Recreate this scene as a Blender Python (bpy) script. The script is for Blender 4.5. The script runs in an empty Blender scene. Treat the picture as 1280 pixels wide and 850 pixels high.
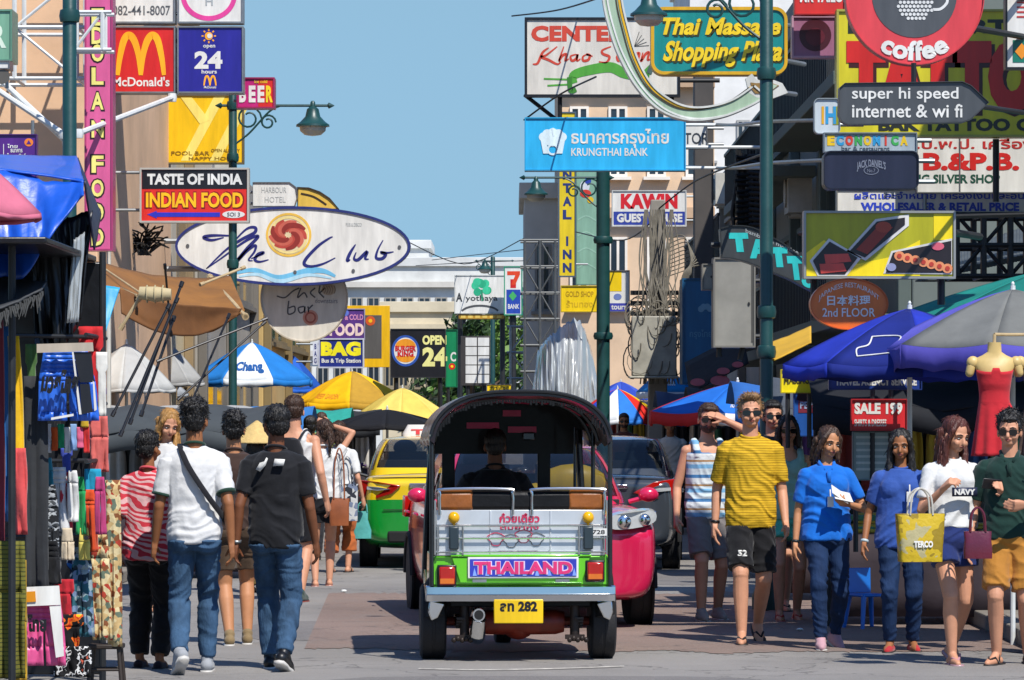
import bpy, bmesh, math, random
import numpy as np
from mathutils import Vector, Matrix, noise, Euler
random.seed(7)
SC = bpy.context.scene
COL = SC.collection
# ------------------------------------------------------------------ camera, sky, sun, exposure
F, CXP, HY, EYE = 5000.0, 640.0, 520.0, 1.7
cam_d = bpy.data.cameras.new('camera')
cam = bpy.data.objects.new('camera', cam_d)
COL.objects.link(cam)
cam.location = (0, 0, EYE)
cam.rotation_euler = (math.pi / 2, 0, 0)
cam_d.sensor_width = 36
cam_d.lens = F / 1280 * 36
cam_d.shift_y = (HY - 425) / 1280
cam_d.clip_end = 5000
SC.camera = cam
SUN = Vector((0.36, -0.66, 1.0)).normalized()       # from the scene towards the sun
elev = math.asin(SUN.z)
azim = math.atan2(SUN.x, SUN.y)                      # clockwise from +Y
wd = bpy.data.worlds.new('World')
SC.world = wd
wd.use_nodes = True
nt = wd.node_tree
sky = nt.nodes.new('ShaderNodeTexSky')
sky.sky_type = 'NISHITA'
sky.sun_disc = False
sky.sun_elevation = elev
sky.sun_rotation = azim
sky.air_density = 0.75
sky.dust_density = 0.0
sky.ozone_density = 7.0
bgn = nt.nodes['Background']
bgn.inputs['Strength'].default_value = 0.14
# ramp darkens the low sky colour; the upper sky keeps its full fill light
tcw = nt.nodes.new('ShaderNodeTexCoord'); spw = nt.nodes.new('ShaderNodeSeparateXYZ'); rpw = nt.nodes.new('ShaderNodeValToRGB'); mxw = nt.nodes.new('ShaderNodeMix')
mxw.data_type = 'RGBA'; mxw.blend_type = 'MULTIPLY'; mxw.inputs['Factor'].default_value = 1
for i, (ps, cl) in enumerate(((0, (.215, .30, .405)), (.03, (.255, .335, .405)), (.06, (.37, .41, .41)), (.11, (.55, .54, .45)), (.35, (1, 1, 1)))):
    e = rpw.color_ramp.elements[i] if i < 2 else rpw.color_ramp.elements.new(ps)
    e.position = ps; e.color = (*cl, 1)
nt.links.new(tcw.outputs['Generated'], spw.inputs[0]); nt.links.new(spw.outputs['Z'], rpw.inputs['Fac'])
nt.links.new(sky.outputs['Color'], mxw.inputs[6]); nt.links.new(rpw.outputs['Color'], mxw.inputs[7])
nt.links.new(mxw.outputs[2], bgn.inputs['Color'])
sun_d = bpy.data.lights.new('sun', 'SUN')
sun_d.energy = 4.0
sun_d.angle = math.radians(0.5)
sun_d.color = (1.0, 0.955, 0.89)
sun = bpy.data.objects.new('sun', sun_d)
COL.objects.link(sun)
sun.rotation_euler = (-SUN).to_track_quat('-Z', 'Y').to_euler()
SC.view_settings.view_transform = 'Standard'
SC.view_settings.look = 'None'
SC.view_settings.gamma = 1
SC.view_settings.exposure = 0.6
SC.render.engine = 'CYCLES'
SC.cycles.use_denoising = True
SC.cycles.max_bounces = 6
SC.cycles.transparent_max_bounces = 12

# ------------------------------------------------------------------ helpers
def W(px, py, d): return Vector(((px - CXP) / F * d, d, EYE + (HY - py) / F * d))
def gd(py): return F * EYE / (py - HY)
def GP(px, py):
    d = gd(py)
    return Vector(((px - CXP) / F * d, d, 0))
def V(*a): return Vector(a)
def lin(h):
    if not isinstance(h, str): return tuple(h)
    h = h.lstrip('#')
    o = []
    for i in (0, 2, 4):
        c = int(h[i:i + 2], 16) / 255
        o.append(c / 12.92 if c <= .04045 else ((c + .055) / 1.055) ** 2.4)
    return tuple(o)
NEW = []
ORG = {}
def link_now(o): COL.objects.link(o)
def reg(o):
    NEW.append(o)
    return o
def tag(o, label=None, cat=None, group=None, kind=None):
    if label: o['label'] = label
    if cat: o['category'] = cat
    if group: o['group'] = group
    if kind: o['kind'] = kind
    return o
def empty(name, loc, label=None, cat=None, group=None, rz=0):
    o = bpy.data.objects.new(name, None)
    o.location = loc
    o.rotation_euler = (0, 0, rz)
    o.empty_display_size = .2
    ORG[o] = Vector(loc)
    reg(o)
    return tag(o, label, cat, group)
def copy_tree(o, parent=None):
    c = reg(o.copy())
    ORG[c] = ORG.get(o, Vector())
    if parent: c.parent = parent
    for ch in [x for x in NEW if x.parent == o]: copy_tree(ch, c)
    return c

class MB:
    """collects faces of one mesh part"""
    def __init__(s):
        s.v = []; s.f = []; s.m = []
    def add(s, vs, fs, mi=0, T=None):
        o = len(s.v)
        s.v += [(T @ Vector(v)) if T else Vector(v) for v in vs]
        s.f += [[i + o for i in f] for f in fs]
        s.m += [mi] * len(fs)
        return s
    def box(s, c, sz, mi=0, T=None, R=None):
        x, y, z = (a / 2 for a in sz)
        vs = [Vector((i * x, j * y, k * z)) for i in (-1, 1) for j in (-1, 1) for k in (-1, 1)]
        if R: vs = [R @ v for v in vs]
        vs = [v + Vector(c) for v in vs]
        return s.add(vs, [(0, 1, 3, 2), (4, 6, 7, 5), (0, 4, 5, 1), (2, 3, 7, 6), (0, 2, 6, 4), (1, 5, 7, 3)], mi, T)
    def box2(s, a, b, mi=0, T=None):
        a = Vector(a); b = Vector(b)
        return s.box((a + b) / 2, [abs(q) for q in (b - a)], mi, T)
    def loft(s, rings, mi=0, cap=True, closed=True, T=None):
        n = len(rings[0]); vs = [p for r in rings for p in r]; fs = []
        for i in range(len(rings) - 1):
            for j in range(n if closed else n - 1):
                k = (j + 1) % n
                fs.append((i * n + j, i * n + k, (i + 1) * n + k, (i + 1) * n + j))
        if cap:
            fs.append(tuple(range(n))[::-1]); fs.append(tuple((len(rings) - 1) * n + j for j in range(n)))
        return s.add(vs, fs, mi, T)
    def tube(s, pts, r, n=8, mi=0, cap=True, T=None, flat=1.0):
        pts = [Vector(p) for p in pts]
        rs = r if isinstance(r, (list, tuple)) else [r] * len(pts)
        rings = []; u = None
        for i, p in enumerate(pts):
            t = (pts[min(i + 1, len(pts) - 1)] - pts[max(i - 1, 0)])
            if t.length < 1e-9: t = Vector((0, 0, 1))
            t.normalize()
            if u is None:
                u = t.orthogonal().normalized() if abs(t.z) > .9 else Vector((0, 0, 1)).cross(t).normalized()
            else:
                u = (u - t * u.dot(t)).normalized()
            w = t.cross(u)
            rings.append([p + (u * math.cos(a) + w * math.sin(a) * flat) * rs[i] for a in (2 * math.pi * k / n for k in range(n))])
        return s.loft(rings, mi, cap, True, T)
    def bar(s, p, q, r, n=8, mi=0, r2=None, T=None): return s.tube([p, q], [r, r if r2 is None else r2], n, mi, True, T)
    def rect(s, p, q, w, h, mi=0):
        p = Vector(p); q = Vector(q); t = (q - p).normalized()
        u = Vector((0, 0, 1)).cross(t)
        u = Vector((1, 0, 0)) if u.length < 1e-3 else u.normalized()
        k = t.cross(u)
        R = [[c + u * a * w / 2 + k * b * h / 2 for a, b in ((-1, -1), (1, -1), (1, 1), (-1, 1))] for c in (p, q)]
        return s.loft(R, mi)
    def lathe(s, prof, n=16, mi=0, T=None, c=(0, 0, 0)):
        c = Vector(c)
        return s.loft([[c + Vector((r * math.cos(2 * math.pi * k / n), r * math.sin(2 * math.pi * k / n), z)) for k in range(n)] for r, z in prof], mi, True, True, T)
    def prism(s, poly, y0, y1, mi=0, T=None):
        return s.loft([[Vector((x, y0, z)) for x, z in poly], [Vector((x, y1, z)) for x, z in poly]], mi, True, True, T)
    def ell(s, c, r, nu=14, nv=9, mi=0, R=None, T=None):
        c = Vector(c); rings = []
        for i in range(nv + 1):
            a = math.pi * (i + .02 * (1 if i == 0 else -1 if i == nv else 0)) / nv
            ring = []
            for k in range(nu):
                b = 2 * math.pi * k / nu
                v = Vector((r[0] * math.sin(a) * math.cos(b), r[1] * math.sin(a) * math.sin(b), -r[2] * math.cos(a)))
                ring.append(c + (R @ v if R else v))
            rings.append(ring)
        return s.loft(rings, mi, True, True, T)
    def cap(s, p, q, r0, r1, n=12, mi=0):
        """tapered capsule"""
        p = Vector(p); q = Vector(q); t = (q - p)
        if t.length < 1e-6: t = Vector((0, 0, 1e-5))
        t.normalize()
        pts, rs = [], []
        for a in (-85, -60, -30, 0):
            pts.append(p + t * r0 * math.sin(math.radians(a))); rs.append(r0 * math.cos(math.radians(a)))
        for a in (0, 30, 60, 85):
            pts.append(q + t * r1 * math.sin(math.radians(a))); rs.append(r1 * math.cos(math.radians(a)))
        u = t.orthogonal().normalized(); w = t.cross(u)
        return s.loft([[P + (u * math.cos(2 * math.pi * k / n) + w * math.sin(2 * math.pi * k / n)) * R for k in range(n)] for P, R in zip(pts, rs)], mi)
    def grid(s, fn, nu, nv, mi=0, T=None):
        vs = [fn(i / nu, j / nv) for i in range(nu + 1) for j in range(nv + 1)]
        fs = [(i * (nv + 1) + j, (i + 1) * (nv + 1) + j, (i + 1) * (nv + 1) + j + 1, i * (nv + 1) + j + 1) for i in range(nu) for j in range(nv)]
        return s.add(vs, fs, mi, T)
    def mesh(s, name, org=None, recalc=True):
        me = bpy.data.meshes.new(name)
        o = org or Vector()
        me.from_pydata([tuple(v - o) for v in s.v], [], s.f)
        me.polygons.foreach_set('material_index', s.m)
        if recalc:
            bm = bmesh.new(); bm.from_mesh(me)
            bmesh.ops.recalc_face_normals(bm, faces=bm.faces[:])
            bm.to_mesh(me); bm.free()
        return me
    def build(s, name, mats, parent=None, local=False, smooth=35, bevel=0, solid=0, sub=0, loc=None, recalc=True):
        org = Vector()
        if parent is not None and not local: org = ORG.get(parent, Vector())
        if parent is None and loc is not None and not local: org = Vector(loc)
        me = s.mesh(name, org, recalc)
        for m in (mats if isinstance(mats, (list, tuple)) else [mats]): me.materials.append(m)
        o = bpy.data.objects.new(name, me)
        if parent is not None: o.parent = parent
        if loc is not None: o.location = loc
        ORG[o] = org
        if smooth:
            me.shade_smooth(); me.set_sharp_from_angle(angle=math.radians(smooth))
        if solid:
            md = o.modifiers.new('s', 'SOLIDIFY'); md.thickness = solid; md.offset = 0
        if bevel:
            md = o.modifiers.new('b', 'BEVEL'); md.width = bevel; md.segments = 2; md.limit_method = 'ANGLE'; md.angle_limit = math.radians(40)
        if sub:
            md = o.modifiers.new('u', 'SUBSURF'); md.levels = sub; md.render_levels = sub
        return reg(o)

def spline(pts, k=6, closed=False):
    P = [Vector(p) for p in pts]; n = len(P); out = []
    for i in range(n if closed else n - 1):
        if closed: a, b, c, d = P[i - 1], P[i], P[(i + 1) % n], P[(i + 2) % n]
        else: a, b, c, d = P[max(i - 1, 0)], P[i], P[i + 1], P[min(i + 2, n - 1)]
        for j in range(k):
            t = j / k
            out.append(.5 * (2 * b + (c - a) * t + (2 * a - 5 * b + 4 * c - d) * t * t + (3 * b - a - 3 * c + d) * t ** 3))
    if not closed: out.append(P[-1])
    return out

# ------------------------------------------------------------------ materials
MATS = {}
def M(name, col=None, rough=.55, metal=0.0, nz=.12, ns=3.0, bump=0.0, bs=60.0, coat=0.0, spec=.5, sheen=0.0, stretch=None):
    if name in MATS and col is None: return MATS[name]
    m = bpy.data.materials.new(name); m.use_nodes = True
    t = m.node_tree; b = t.nodes['Principled BSDF']
    c = lin(col)
    b.inputs['Roughness'].default_value = rough
    b.inputs['Metallic'].default_value = metal
    b.inputs['Specular IOR Level'].default_value = spec
    b.inputs['Coat Weight'].default_value = coat
    b.inputs['Coat Roughness'].default_value = .06
    b.inputs['Sheen Weight'].default_value = sheen
    tc = t.nodes.new('ShaderNodeTexCoord'); src = tc.outputs['Object']
    if stretch:
        mp = t.nodes.new('ShaderNodeMapping'); mp.inputs['Scale'].default_value = stretch
        t.links.new(src, mp.inputs['Vector']); src = mp.outputs['Vector']
    n = t.nodes.new('ShaderNodeTexNoise'); n.inputs['Scale'].default_value = ns; n.inputs['Detail'].default_value = 6; n.inputs['Roughness'].default_value = .62
    t.links.new(src, n.inputs['Vector'])
    r = t.nodes.new('ShaderNodeMapRange')
    r.inputs['From Min'].default_value = .3; r.inputs['From Max'].default_value = .7
    t.links.new(n.outputs['Fac'], r.inputs['Value'])
    mx = t.nodes.new('ShaderNodeMix'); mx.data_type = 'RGBA'
    mx.inputs[6].default_value = (*[x * (1 - nz) for x in c], 1); mx.inputs[7].default_value = (*[min(1, x * (1 + nz * .6)) for x in c], 1)
    t.links.new(r.outputs['Result'], mx.inputs['Factor'])
    t.links.new(mx.outputs[2], b.inputs['Base Color'])
    rr = t.nodes.new('ShaderNodeMapRange'); rr.inputs['To Min'].default_value = max(.02, rough * .8); rr.inputs['To Max'].default_value = min(1, rough * 1.2)
    t.links.new(n.outputs['Fac'], rr.inputs['Value']); t.links.new(rr.outputs['Result'], b.inputs['Roughness'])
    if bump:
        n2 = t.nodes.new('ShaderNodeTexNoise'); n2.inputs['Scale'].default_value = bs; n2.inputs['Detail'].default_value = 4
        t.links.new(src, n2.inputs['Vector'])
        bp = t.nodes.new('ShaderNodeBump'); bp.inputs['Strength'].default_value = bump; bp.inputs['Distance'].default_value = .02
        t.links.new(n2.outputs['Fac'], bp.inputs['Height']); t.links.new(bp.outputs['Normal'], b.inputs['Normal'])
    MATS[name] = m
    return m
def ramp_fabric(name, kind, cols, scale=(1, 1, 1), rough=.85, dist=0.0, rot=(0, 0, 0), stops=None, const=True, detail=2.0):
    """patterned cloth: kind = wave / noise / voronoi / checker, colours through a ramp"""
    m = bpy.data.materials.new(name); m.use_nodes = True
    t = m.node_tree; b = t.nodes['Principled BSDF']; b.inputs['Roughness'].default_value = rough; b.inputs['Specular IOR Level'].default_value = .25
    tc = t.nodes.new('ShaderNodeTexCoord'); mp = t.nodes.new('ShaderNodeMapping')
    mp.inputs['Scale'].default_value = scale; mp.inputs['Rotation'].default_value = rot
    t.links.new(tc.outputs['Object'], mp.inputs['Vector'])
    if kind == 'wave':
        n = t.nodes.new('ShaderNodeTexWave'); n.bands_direction = 'Z'; n.inputs['Scale'].default_value = 1; n.inputs['Distortion'].default_value = dist
        n.inputs['Detail'].default_value = detail; out = n.outputs['Fac']
    elif kind == 'saw':
        n = t.nodes.new('ShaderNodeTexWave'); n.bands_direction = 'Z'; n.wave_profile = 'SAW'; n.inputs['Scale'].default_value = 1; n.inputs['Distortion'].default_value = dist; out = n.outputs['Fac']
    elif kind == 'voronoi':
        n = t.nodes.new('ShaderNodeTexVoronoi'); n.inputs['Scale'].default_value = 1
        sp = t.nodes.new('ShaderNodeSeparateColor'); t.links.new(n.outputs['Color'], sp.inputs[0]); out = sp.outputs[0]
    else:
        n = t.nodes.new('ShaderNodeTexNoise'); n.inputs['Scale'].default_value = 1; n.inputs['Detail'].default_value = detail; n.inputs['Distortion'].default_value = dist; out = n.outputs['Fac']
    t.links.new(mp.outputs['Vector'], n.inputs['Vector'])
    r = t.nodes.new('ShaderNodeValToRGB'); r.color_ramp.interpolation = 'CONSTANT' if const else 'LINEAR'
    k = len(cols); e = r.color_ramp.elements
    while len(e) < k: e.new(.5)
    for i, c in enumerate(cols):
        e[i].position = stops[i] if stops else i / k
        e[i].color = (*lin(c), 1)
    t.links.new(out, r.inputs['Fac']); t.links.new(r.outputs['Color'], b.inputs['Base Color'])
    n2 = t.nodes.new('ShaderNodeTexNoise'); n2.inputs['Scale'].default_value = 14; n2.inputs['Detail'].default_value = 3
    t.links.new(tc.outputs['Object'], n2.inputs['Vector'])
    bp = t.nodes.new('ShaderNodeBump'); bp.inputs['Strength'].default_value = .35; bp.inputs['Distance'].default_value = .03
    t.links.new(n2.outputs['Fac'], bp.inputs['Height']); t.links.new(bp.outputs['Normal'], b.inputs['Normal'])
    MATS[name] = m
    return m
def glass(name, tint, alpha=.35, rough=.03):
    """tinted glass: glossy coat over a partly see-through dark body"""
    m = bpy.data.materials.new(name); m.use_nodes = True
    t = m.node_tree; b = t.nodes['Principled BSDF']
    b.inputs['Base Color'].default_value = (*lin(tint), 1); b.inputs['Roughness'].default_value = rough
    b.inputs['Alpha'].default_value = alpha; b.inputs['Coat Weight'].default_value = 1.0; b.inputs['Coat Roughness'].default_value = .02
    n = t.nodes.new('ShaderNodeTexNoise'); n.inputs['Scale'].default_value = 4
    rr = t.nodes.new('ShaderNodeMapRange'); rr.inputs['To Min'].default_value = rough; rr.inputs['To Max'].default_value = rough + .06
    t.links.new(n.outputs['Fac'], rr.inputs['Value']); t.links.new(rr.outputs['Result'], b.inputs['Roughness'])
    MATS[name] = m
    return m

def cloth(name, col, nz=.1, bump=.35, bs=16, rough=.85): return M(name, col, rough, 0, nz, 7, bump, bs, 0, .2, .15)
def paint(name, col, rough=.4, nz=.12): return M(name, col, rough, 0, nz, 2.5, .04, 30)
PANEL = {}
def P(col, rough=.38):
    """sign face / printed vinyl of this colour"""
    k = 'print_' + col.strip('#')
    return MATS.get(k) or M(k, col, rough, 0, .2, 4.5, .03, 12, stretch=(1.6, 1, .28))
steel = M('galvanised_steel', '#8f9394', .42, .7, .2, 6)
white_metal = M('white_painted_steel', '#c9ccca', .45, 0, .15, 4)
dark_steel = M('dark_steel', '#2b2d2f', .5, .4, .25, 5)
chrome = M('chrome', '#d8dadb', .12, 1.0, .05, 5)
rubber = M('tyre_rubber', '#17171a', .75, 0, .25, 9, .2, 50)
post_green = M('post_green_paint', '#16403f', .4, 0, .2, 5, .05, 30)
black_pl = M('black_plastic', '#101114', .4, 0, .2, 5)
wood = M('brown_wood', '#7a4a22', .6, 0, .3, 6, .1, 30)
concrete = M('concrete', '#8a857c', .9, 0, .25, 1.5, .2, 12)

# ------------------------------------------------------------------ lettering
_txt = {}
def text_geo(s, bold=0.0, space=1.0, lines=1.0):
    space = space * (1 + max(0, bold - .03) * 1.6)
    k = (s, bold, space, lines)
    if k in _txt: return _txt[k]
    cu = bpy.data.curves.new('t', 'FONT'); cu.body = s; cu.offset = bold; cu.resolution_u = 3; cu.extrude = .0
    cu.space_character = space; cu.space_line = lines; cu.align_x = 'CENTER'; cu.fill_mode = 'FRONT'
    o = bpy.data.objects.new('t', cu); COL.objects.link(o)
    dg = bpy.context.evaluated_depsgraph_get()
    me = bpy.data.meshes.new_from_object(o.evaluated_get(dg), depsgraph=dg)
    n = len(me.vertices); a = np.empty(n * 3, dtype=np.float32); me.vertices.foreach_get('co', a); a = a.reshape(-1, 3)
    fs = [list(p.vertices) for p in me.polygons]
    bpy.data.objects.remove(o); bpy.data.curves.remove(cu); bpy.data.meshes.remove(me)
    _txt[k] = (a, fs)
    return a, fs

class Sign:
    """a board at distance d; content is placed in photo pixels, converted to metres on the board's own plane"""
    def __init__(s, name, label, cat, box, d, face, thick=.14, frame=None, fw=3, group=None, shape=None, poly=None, yaw=0, bev=.006):
        x0, y0, x1, y1 = box
        s.k = d / F; s.cx = (x0 + x1) / 2; s.cy = (y0 + y1) / 2; s.d = d; s.box = box; s.th = thick
        s.o = empty(name, W(s.cx, s.cy, d), label, cat, group, yaw)
        w, h = (x1 - x0) * s.k, (y1 - y0) * s.k
        b = MB()
        if shape == 'ellipse': pl = [(math.cos(a) * w / 2, math.sin(a) * h / 2) for a in (2 * math.pi * i / 64 for i in range(64))]
        elif shape == 'round':
            r = min(w, h) * .18; pl = []
            for sx, sz, a0 in ((1, 1, 0), (-1, 1, 90), (-1, -1, 180), (1, -1, 270)):
                for j in range(7):
                    a = math.radians(a0 + 15 * j); pl.append((sx * (w / 2 - r) + r * math.cos(a), sz * (h / 2 - r) + r * math.sin(a)))
        elif poly: pl = [s.L(x, y) for x, y in poly]
        else: pl = [(-w / 2, -h / 2), (w / 2, -h / 2), (w / 2, h / 2), (-w / 2, h / 2)]
        s.pl = pl
        b.prism(pl, 0, thick)
        s.panel = b.build('panel', face, s.o, True, bevel=bev)
        if frame:
            f = MB(); t = fw * s.k
            n = len(pl); ctr = Vector((sum(p[0] for p in pl) / n, sum(p[1] for p in pl) / n))
            if shape or poly:
                ring_o, ring_i = [], []
                for i in range(n):
                    a = Vector(pl[i - 1]); c = Vector(pl[i]); e = Vector(pl[(i + 1) % n]); tg = (e - a).normalized(); nn = Vector((tg.y, -tg.x))
                    if nn.dot(c - ctr) < 0: nn = -nn
                    ring_o.append(c + nn * t * .35); ring_i.append(c - nn * t * .65)
                R = [[Vector((p.x, y, p.y)) for p in rg] for rg, y in ((ring_i, -.018), (ring_o, -.018), (ring_o, thick + .004), (ring_i, thick + .004), (ring_i, -.018))]
                f.loft(R, cap=False)
            else:
                f.box2((-w / 2 - .002, -.02, h / 2 - t), (w / 2 + .002, thick + .003, h / 2 + .003)); f.box2((-w / 2 - .002, -.02, -h / 2 - .003), (w / 2 + .002, thick + .003, -h / 2 + t))
                f.box2((-w / 2 - .003, -.019, -h / 2 + t), (-w / 2 + t, thick + .002, h / 2 - t)); f.box2((w / 2 - t, -.019, -h / 2 + t), (w / 2 + .003, thick + .002, h / 2 - t))
            f.build('frame', frame, s.o, True)
    def L(s, x, y): return ((x - s.cx) * s.k, (s.cy - y) * s.k)
    def text(s, body, box, mat, bold=0.0, lay=1, slant=0.0, name='lettering', space=1.0, lines=1.0, warp=None, out=0.004, depth=0.003):
        a, fs = text_geo(body, bold, space, lines)
        if len(a) == 0: return
        x0, y0, x1, y1 = box
        lo = a.min(0); hi = a.max(0)
        u = (a[:, 0] - lo[0]) / max(1e-6, hi[0] - lo[0]); v = (a[:, 1] - lo[1]) / max(1e-6, hi[1] - lo[1])
        X = x0 + u * (x1 - x0) + slant * (v - .5) * (y1 - y0); Y = y1 - v * (y1 - y0)
        b = MB(); pts = []
        for x, y in zip(X, Y):
            if warp: x, y = warp(x, y)
            lx, lz = s.L(x, y); pts.append((lx, -out * lay, lz))
        b.add(pts, fs)
        o = b.build(name, mat, s.o, True, smooth=0)
        md = o.modifiers.new('s', 'SOLIDIFY'); md.thickness = depth; md.offset = -1
        return o
    def poly(s, pts, mat, lay=1, name='graphic', depth=.003, out=.004):
        p = [s.L(x, y) for x, y in pts]
        b = MB(); b.prism(p, -out * lay, -out * lay + depth)
        return b.build(name, mat, s.o, True, smooth=0)
    def rect(s, x0, y0, x1, y1, mat, lay=1, name='graphic'): return s.poly([(x0, y0), (x1, y0), (x1, y1), (x0, y1)], mat, lay, name)
    def disc(s, cx, cy, rx, ry, mat, lay=1, name='graphic', n=40): return s.poly([(cx + rx * math.cos(2 * math.pi * i / n), cy + ry * math.sin(2 * math.pi * i / n)) for i in range(n)], mat, lay, name)
    def ring(s, cx, cy, rx, ry, w, mat, lay=1, name='graphic', a0=0, a1=360, n=48):
        pts = [(cx + rx * math.cos(math.radians(a0 + (a1 - a0) * i / n)), cy + ry * math.sin(math.radians(a0 + (a1 - a0) * i / n))) for i in range(n + 1)]
        return s.stroke(pts, w, mat, lay, name, False)
    def stroke(s, pts, w, mat, lay=1, name='lettering', smooth=True, b=None):
        """brush stroke(s) of width w px; w may be a list; pts may be a list of strokes"""
        strokes = pts if isinstance(pts[0][0], (list, tuple)) else [pts]
        mb = MB()
        for st in strokes:
            P3 = spline([(x, y, 0) for x, y in st], 7) if smooth and len(st) > 2 else [Vector((x, y, 0)) for x, y in st]
            n = len(P3); A, B = [], []
            for i, p in enumerate(P3):
                t = P3[min(i + 1, n - 1)] - P3[max(i - 1, 0)]
                t = t.normalized() if t.length > 1e-6 else Vector((1, 0, 0))
                nn = Vector((-t.y, t.x, 0))
                ww = (w if not isinstance(w, (list, tuple)) else w[0] + (w[1] - w[0]) * math.sin(math.pi * i / (n - 1))) / 2
                A.append(p + nn * ww); B.append(p - nn * ww)
            y0 = -.004 * lay; vs = []
            for i in range(n):
                for q, y in ((A[i], y0), (B[i], y0), (B[i], y0 + .003), (A[i], y0 + .003)):
                    lx, lz = s.L(q.x, q.y); vs.append(Vector((lx, y, lz)))
            mb.loft([vs[i * 4:i * 4 + 4] for i in range(n)])
        return mb.build(name, mat, s.o, True, smooth=0)
    def arms(s, segs, mat=None, r=.02, name='bracket'):
        """bracket pipes, in pixels at the board's own depth plus dy metres"""
        for x0, y0, x1, y1, *dy in segs:
            b = MB()
            a = s.L(x0, y0); c = s.L(x1, y1); k = dy[0] if dy else s.th / 2
            k2 = dy[1] if len(dy) > 1 else k
            b.bar((a[0], k, a[1]), (c[0], k2, c[1]), r, 8)
            b.build(name, mat or steel, s.o, True)
# ------------------------------------------------------------------ ground
def road_mat(name, col, stain, crack):
    m = M(name, col, .9, 0, .2, .5, .5, 90); t = m.node_tree; b = t.nodes['Principled BSDF']; src = b.inputs['Base Color'].links[0].from_socket
    tc = t.nodes.new('ShaderNodeTexCoord')
    def mixin(src, fac, c):
        x = t.nodes.new('ShaderNodeMix'); x.data_type = 'RGBA'; x.inputs[7].default_value = (*lin(c), 1); t.links.new(src, x.inputs[6]); t.links.new(fac, x.inputs['Factor']); return x.outputs[2]
    def rng_(sock, a, c, lo, hi):
        r = t.nodes.new('ShaderNodeMapRange'); r.inputs['From Min'].default_value = a; r.inputs['From Max'].default_value = c; r.inputs['To Min'].default_value = lo; r.inputs['To Max'].default_value = hi; t.links.new(sock, r.inputs['Value']); return r.outputs['Result']
    n = t.nodes.new('ShaderNodeTexNoise'); n.inputs['Scale'].default_value = 1.1; n.inputs['Detail'].default_value = 7; n.inputs['Distortion'].default_value = .6; t.links.new(tc.outputs['Object'], n.inputs['Vector'])
    src = mixin(src, rng_(n.outputs['Fac'], .52, .72, 0, .55), stain)
    sp = t.nodes.new('ShaderNodeTexNoise'); sp.inputs['Scale'].default_value = 60; sp.inputs['Detail'].default_value = 2; t.links.new(tc.outputs['Object'], sp.inputs['Vector'])
    src = mixin(src, rng_(sp.outputs['Fac'], .58, .7, 0, .35), '#a39e98')
    v = t.nodes.new('ShaderNodeTexVoronoi'); v.feature = 'DISTANCE_TO_EDGE'; v.inputs['Scale'].default_value = .55
    w = t.nodes.new('ShaderNodeVectorMath'); w.operation = 'ADD'; n3 = t.nodes.new('ShaderNodeTexNoise'); n3.inputs['Scale'].default_value = 2.5; n3.inputs['Detail'].default_value = 5
    t.links.new(tc.outputs['Object'], n3.inputs['Vector']); t.links.new(tc.outputs['Object'], w.inputs[0]); t.links.new(n3.outputs['Color'], w.inputs[1]); t.links.new(w.outputs[0], v.inputs['Vector'])
    src = mixin(src, rng_(v.outputs['Distance'], .0, .012, crack, 0), '#3a3836')
    t.links.new(src, b.inputs['Base Color']); return m
asphalt = road_mat('asphalt', '#827e79', '#6a6764', .7)
redasph = road_mat('worn_red_asphalt', '#7d6a60', '#6f6862', .5)
paving = M('paving', '#7d766c', .9, 0, .3, 1.6, .3, 40)
b = MB(); b.grid(lambda u, v: V(-400 + 800 * u, -60 + 1500 * v, 0), 8, 8)
tag(b.build('ground', M('bare_ground', '#6b655c', .95, 0, .25, .3, .2, 10), smooth=0), kind='structure')
b = MB(); b.grid(lambda u, v: V(-4.1 + 8.0 * u, -20 + 200 * v, .004), 4, 40)
tag(b.build('road', asphalt, smooth=0), kind='structure')
b = MB(); random.seed(3)
edge = []
for i in range(160): edge.append(V(-1.5 + 5.35 * i / 159 + random.uniform(-.02, .02), 28.75 + random.uniform(-.1, .1) + .5 * noise.noise(V(i * .06, 3, 0)) + (.35 if i < 32 else 0), .008))
for i in range(160): edge.append(V(3.85 - 5.6 * i / 159, 38.2 + random.uniform(-.2, .2) + .9 * noise.noise(V(i * .05, 9, 0)), .008))
b.add(edge, [tuple(range(320))])
tag(b.build('road_surfacing', redasph, smooth=0), kind='structure')
b = MB(); b.tube(spline([V(-.62, 26.75, .012), V(-.2, 26.62, .012), V(.3, 26.75, .012), V(.75, 27.0, .012)]), .018, 6, flat=.15)
tag(b.build('road_marking', M('worn_white_line', '#b9b4aa', .9, 0, .5, 8), smooth=0), kind='structure')
b = MB()
for x0, y0, x1, y1 in ((-2.1, 30.2, -.9, 33.1), (.5, 40, 2.6, 44), (-1.2, 24.6, 1.6, 26.1)):
    n = 26; cx, cy = (x0 + x1) / 2, (y0 + y1) / 2
    b.add([V(cx + (x1 - x0) / 2 * math.copysign(abs(math.cos(a)) ** .5, math.cos(a)) * random.uniform(.93, 1.05), cy + (y1 - y0) / 2 * math.copysign(abs(math.sin(a)) ** .5, math.sin(a)) * random.uniform(.93, 1.05), .0065) for a in (2 * math.pi * i / n for i in range(n))], [tuple(range(n))])
tag(b.build('road_patch', road_mat('asphalt_patch', '#6f6b68', '#5f5c5a', .3), smooth=0), kind='structure')
for sx, x0, x1 in ((-1, -6.4, -4.1), (1, 3.9, 6.2)):
    b = MB(); b.box2((x0, -20, 0), (x1, 200, .13)); b.box2((x1 if sx < 0 else x0 - .16, -20, 0), (x1 + .16 if sx < 0 else x0, 200, .128))
    tag(b.build('pavement', paving, smooth=0, bevel=.015), kind='structure')

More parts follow.
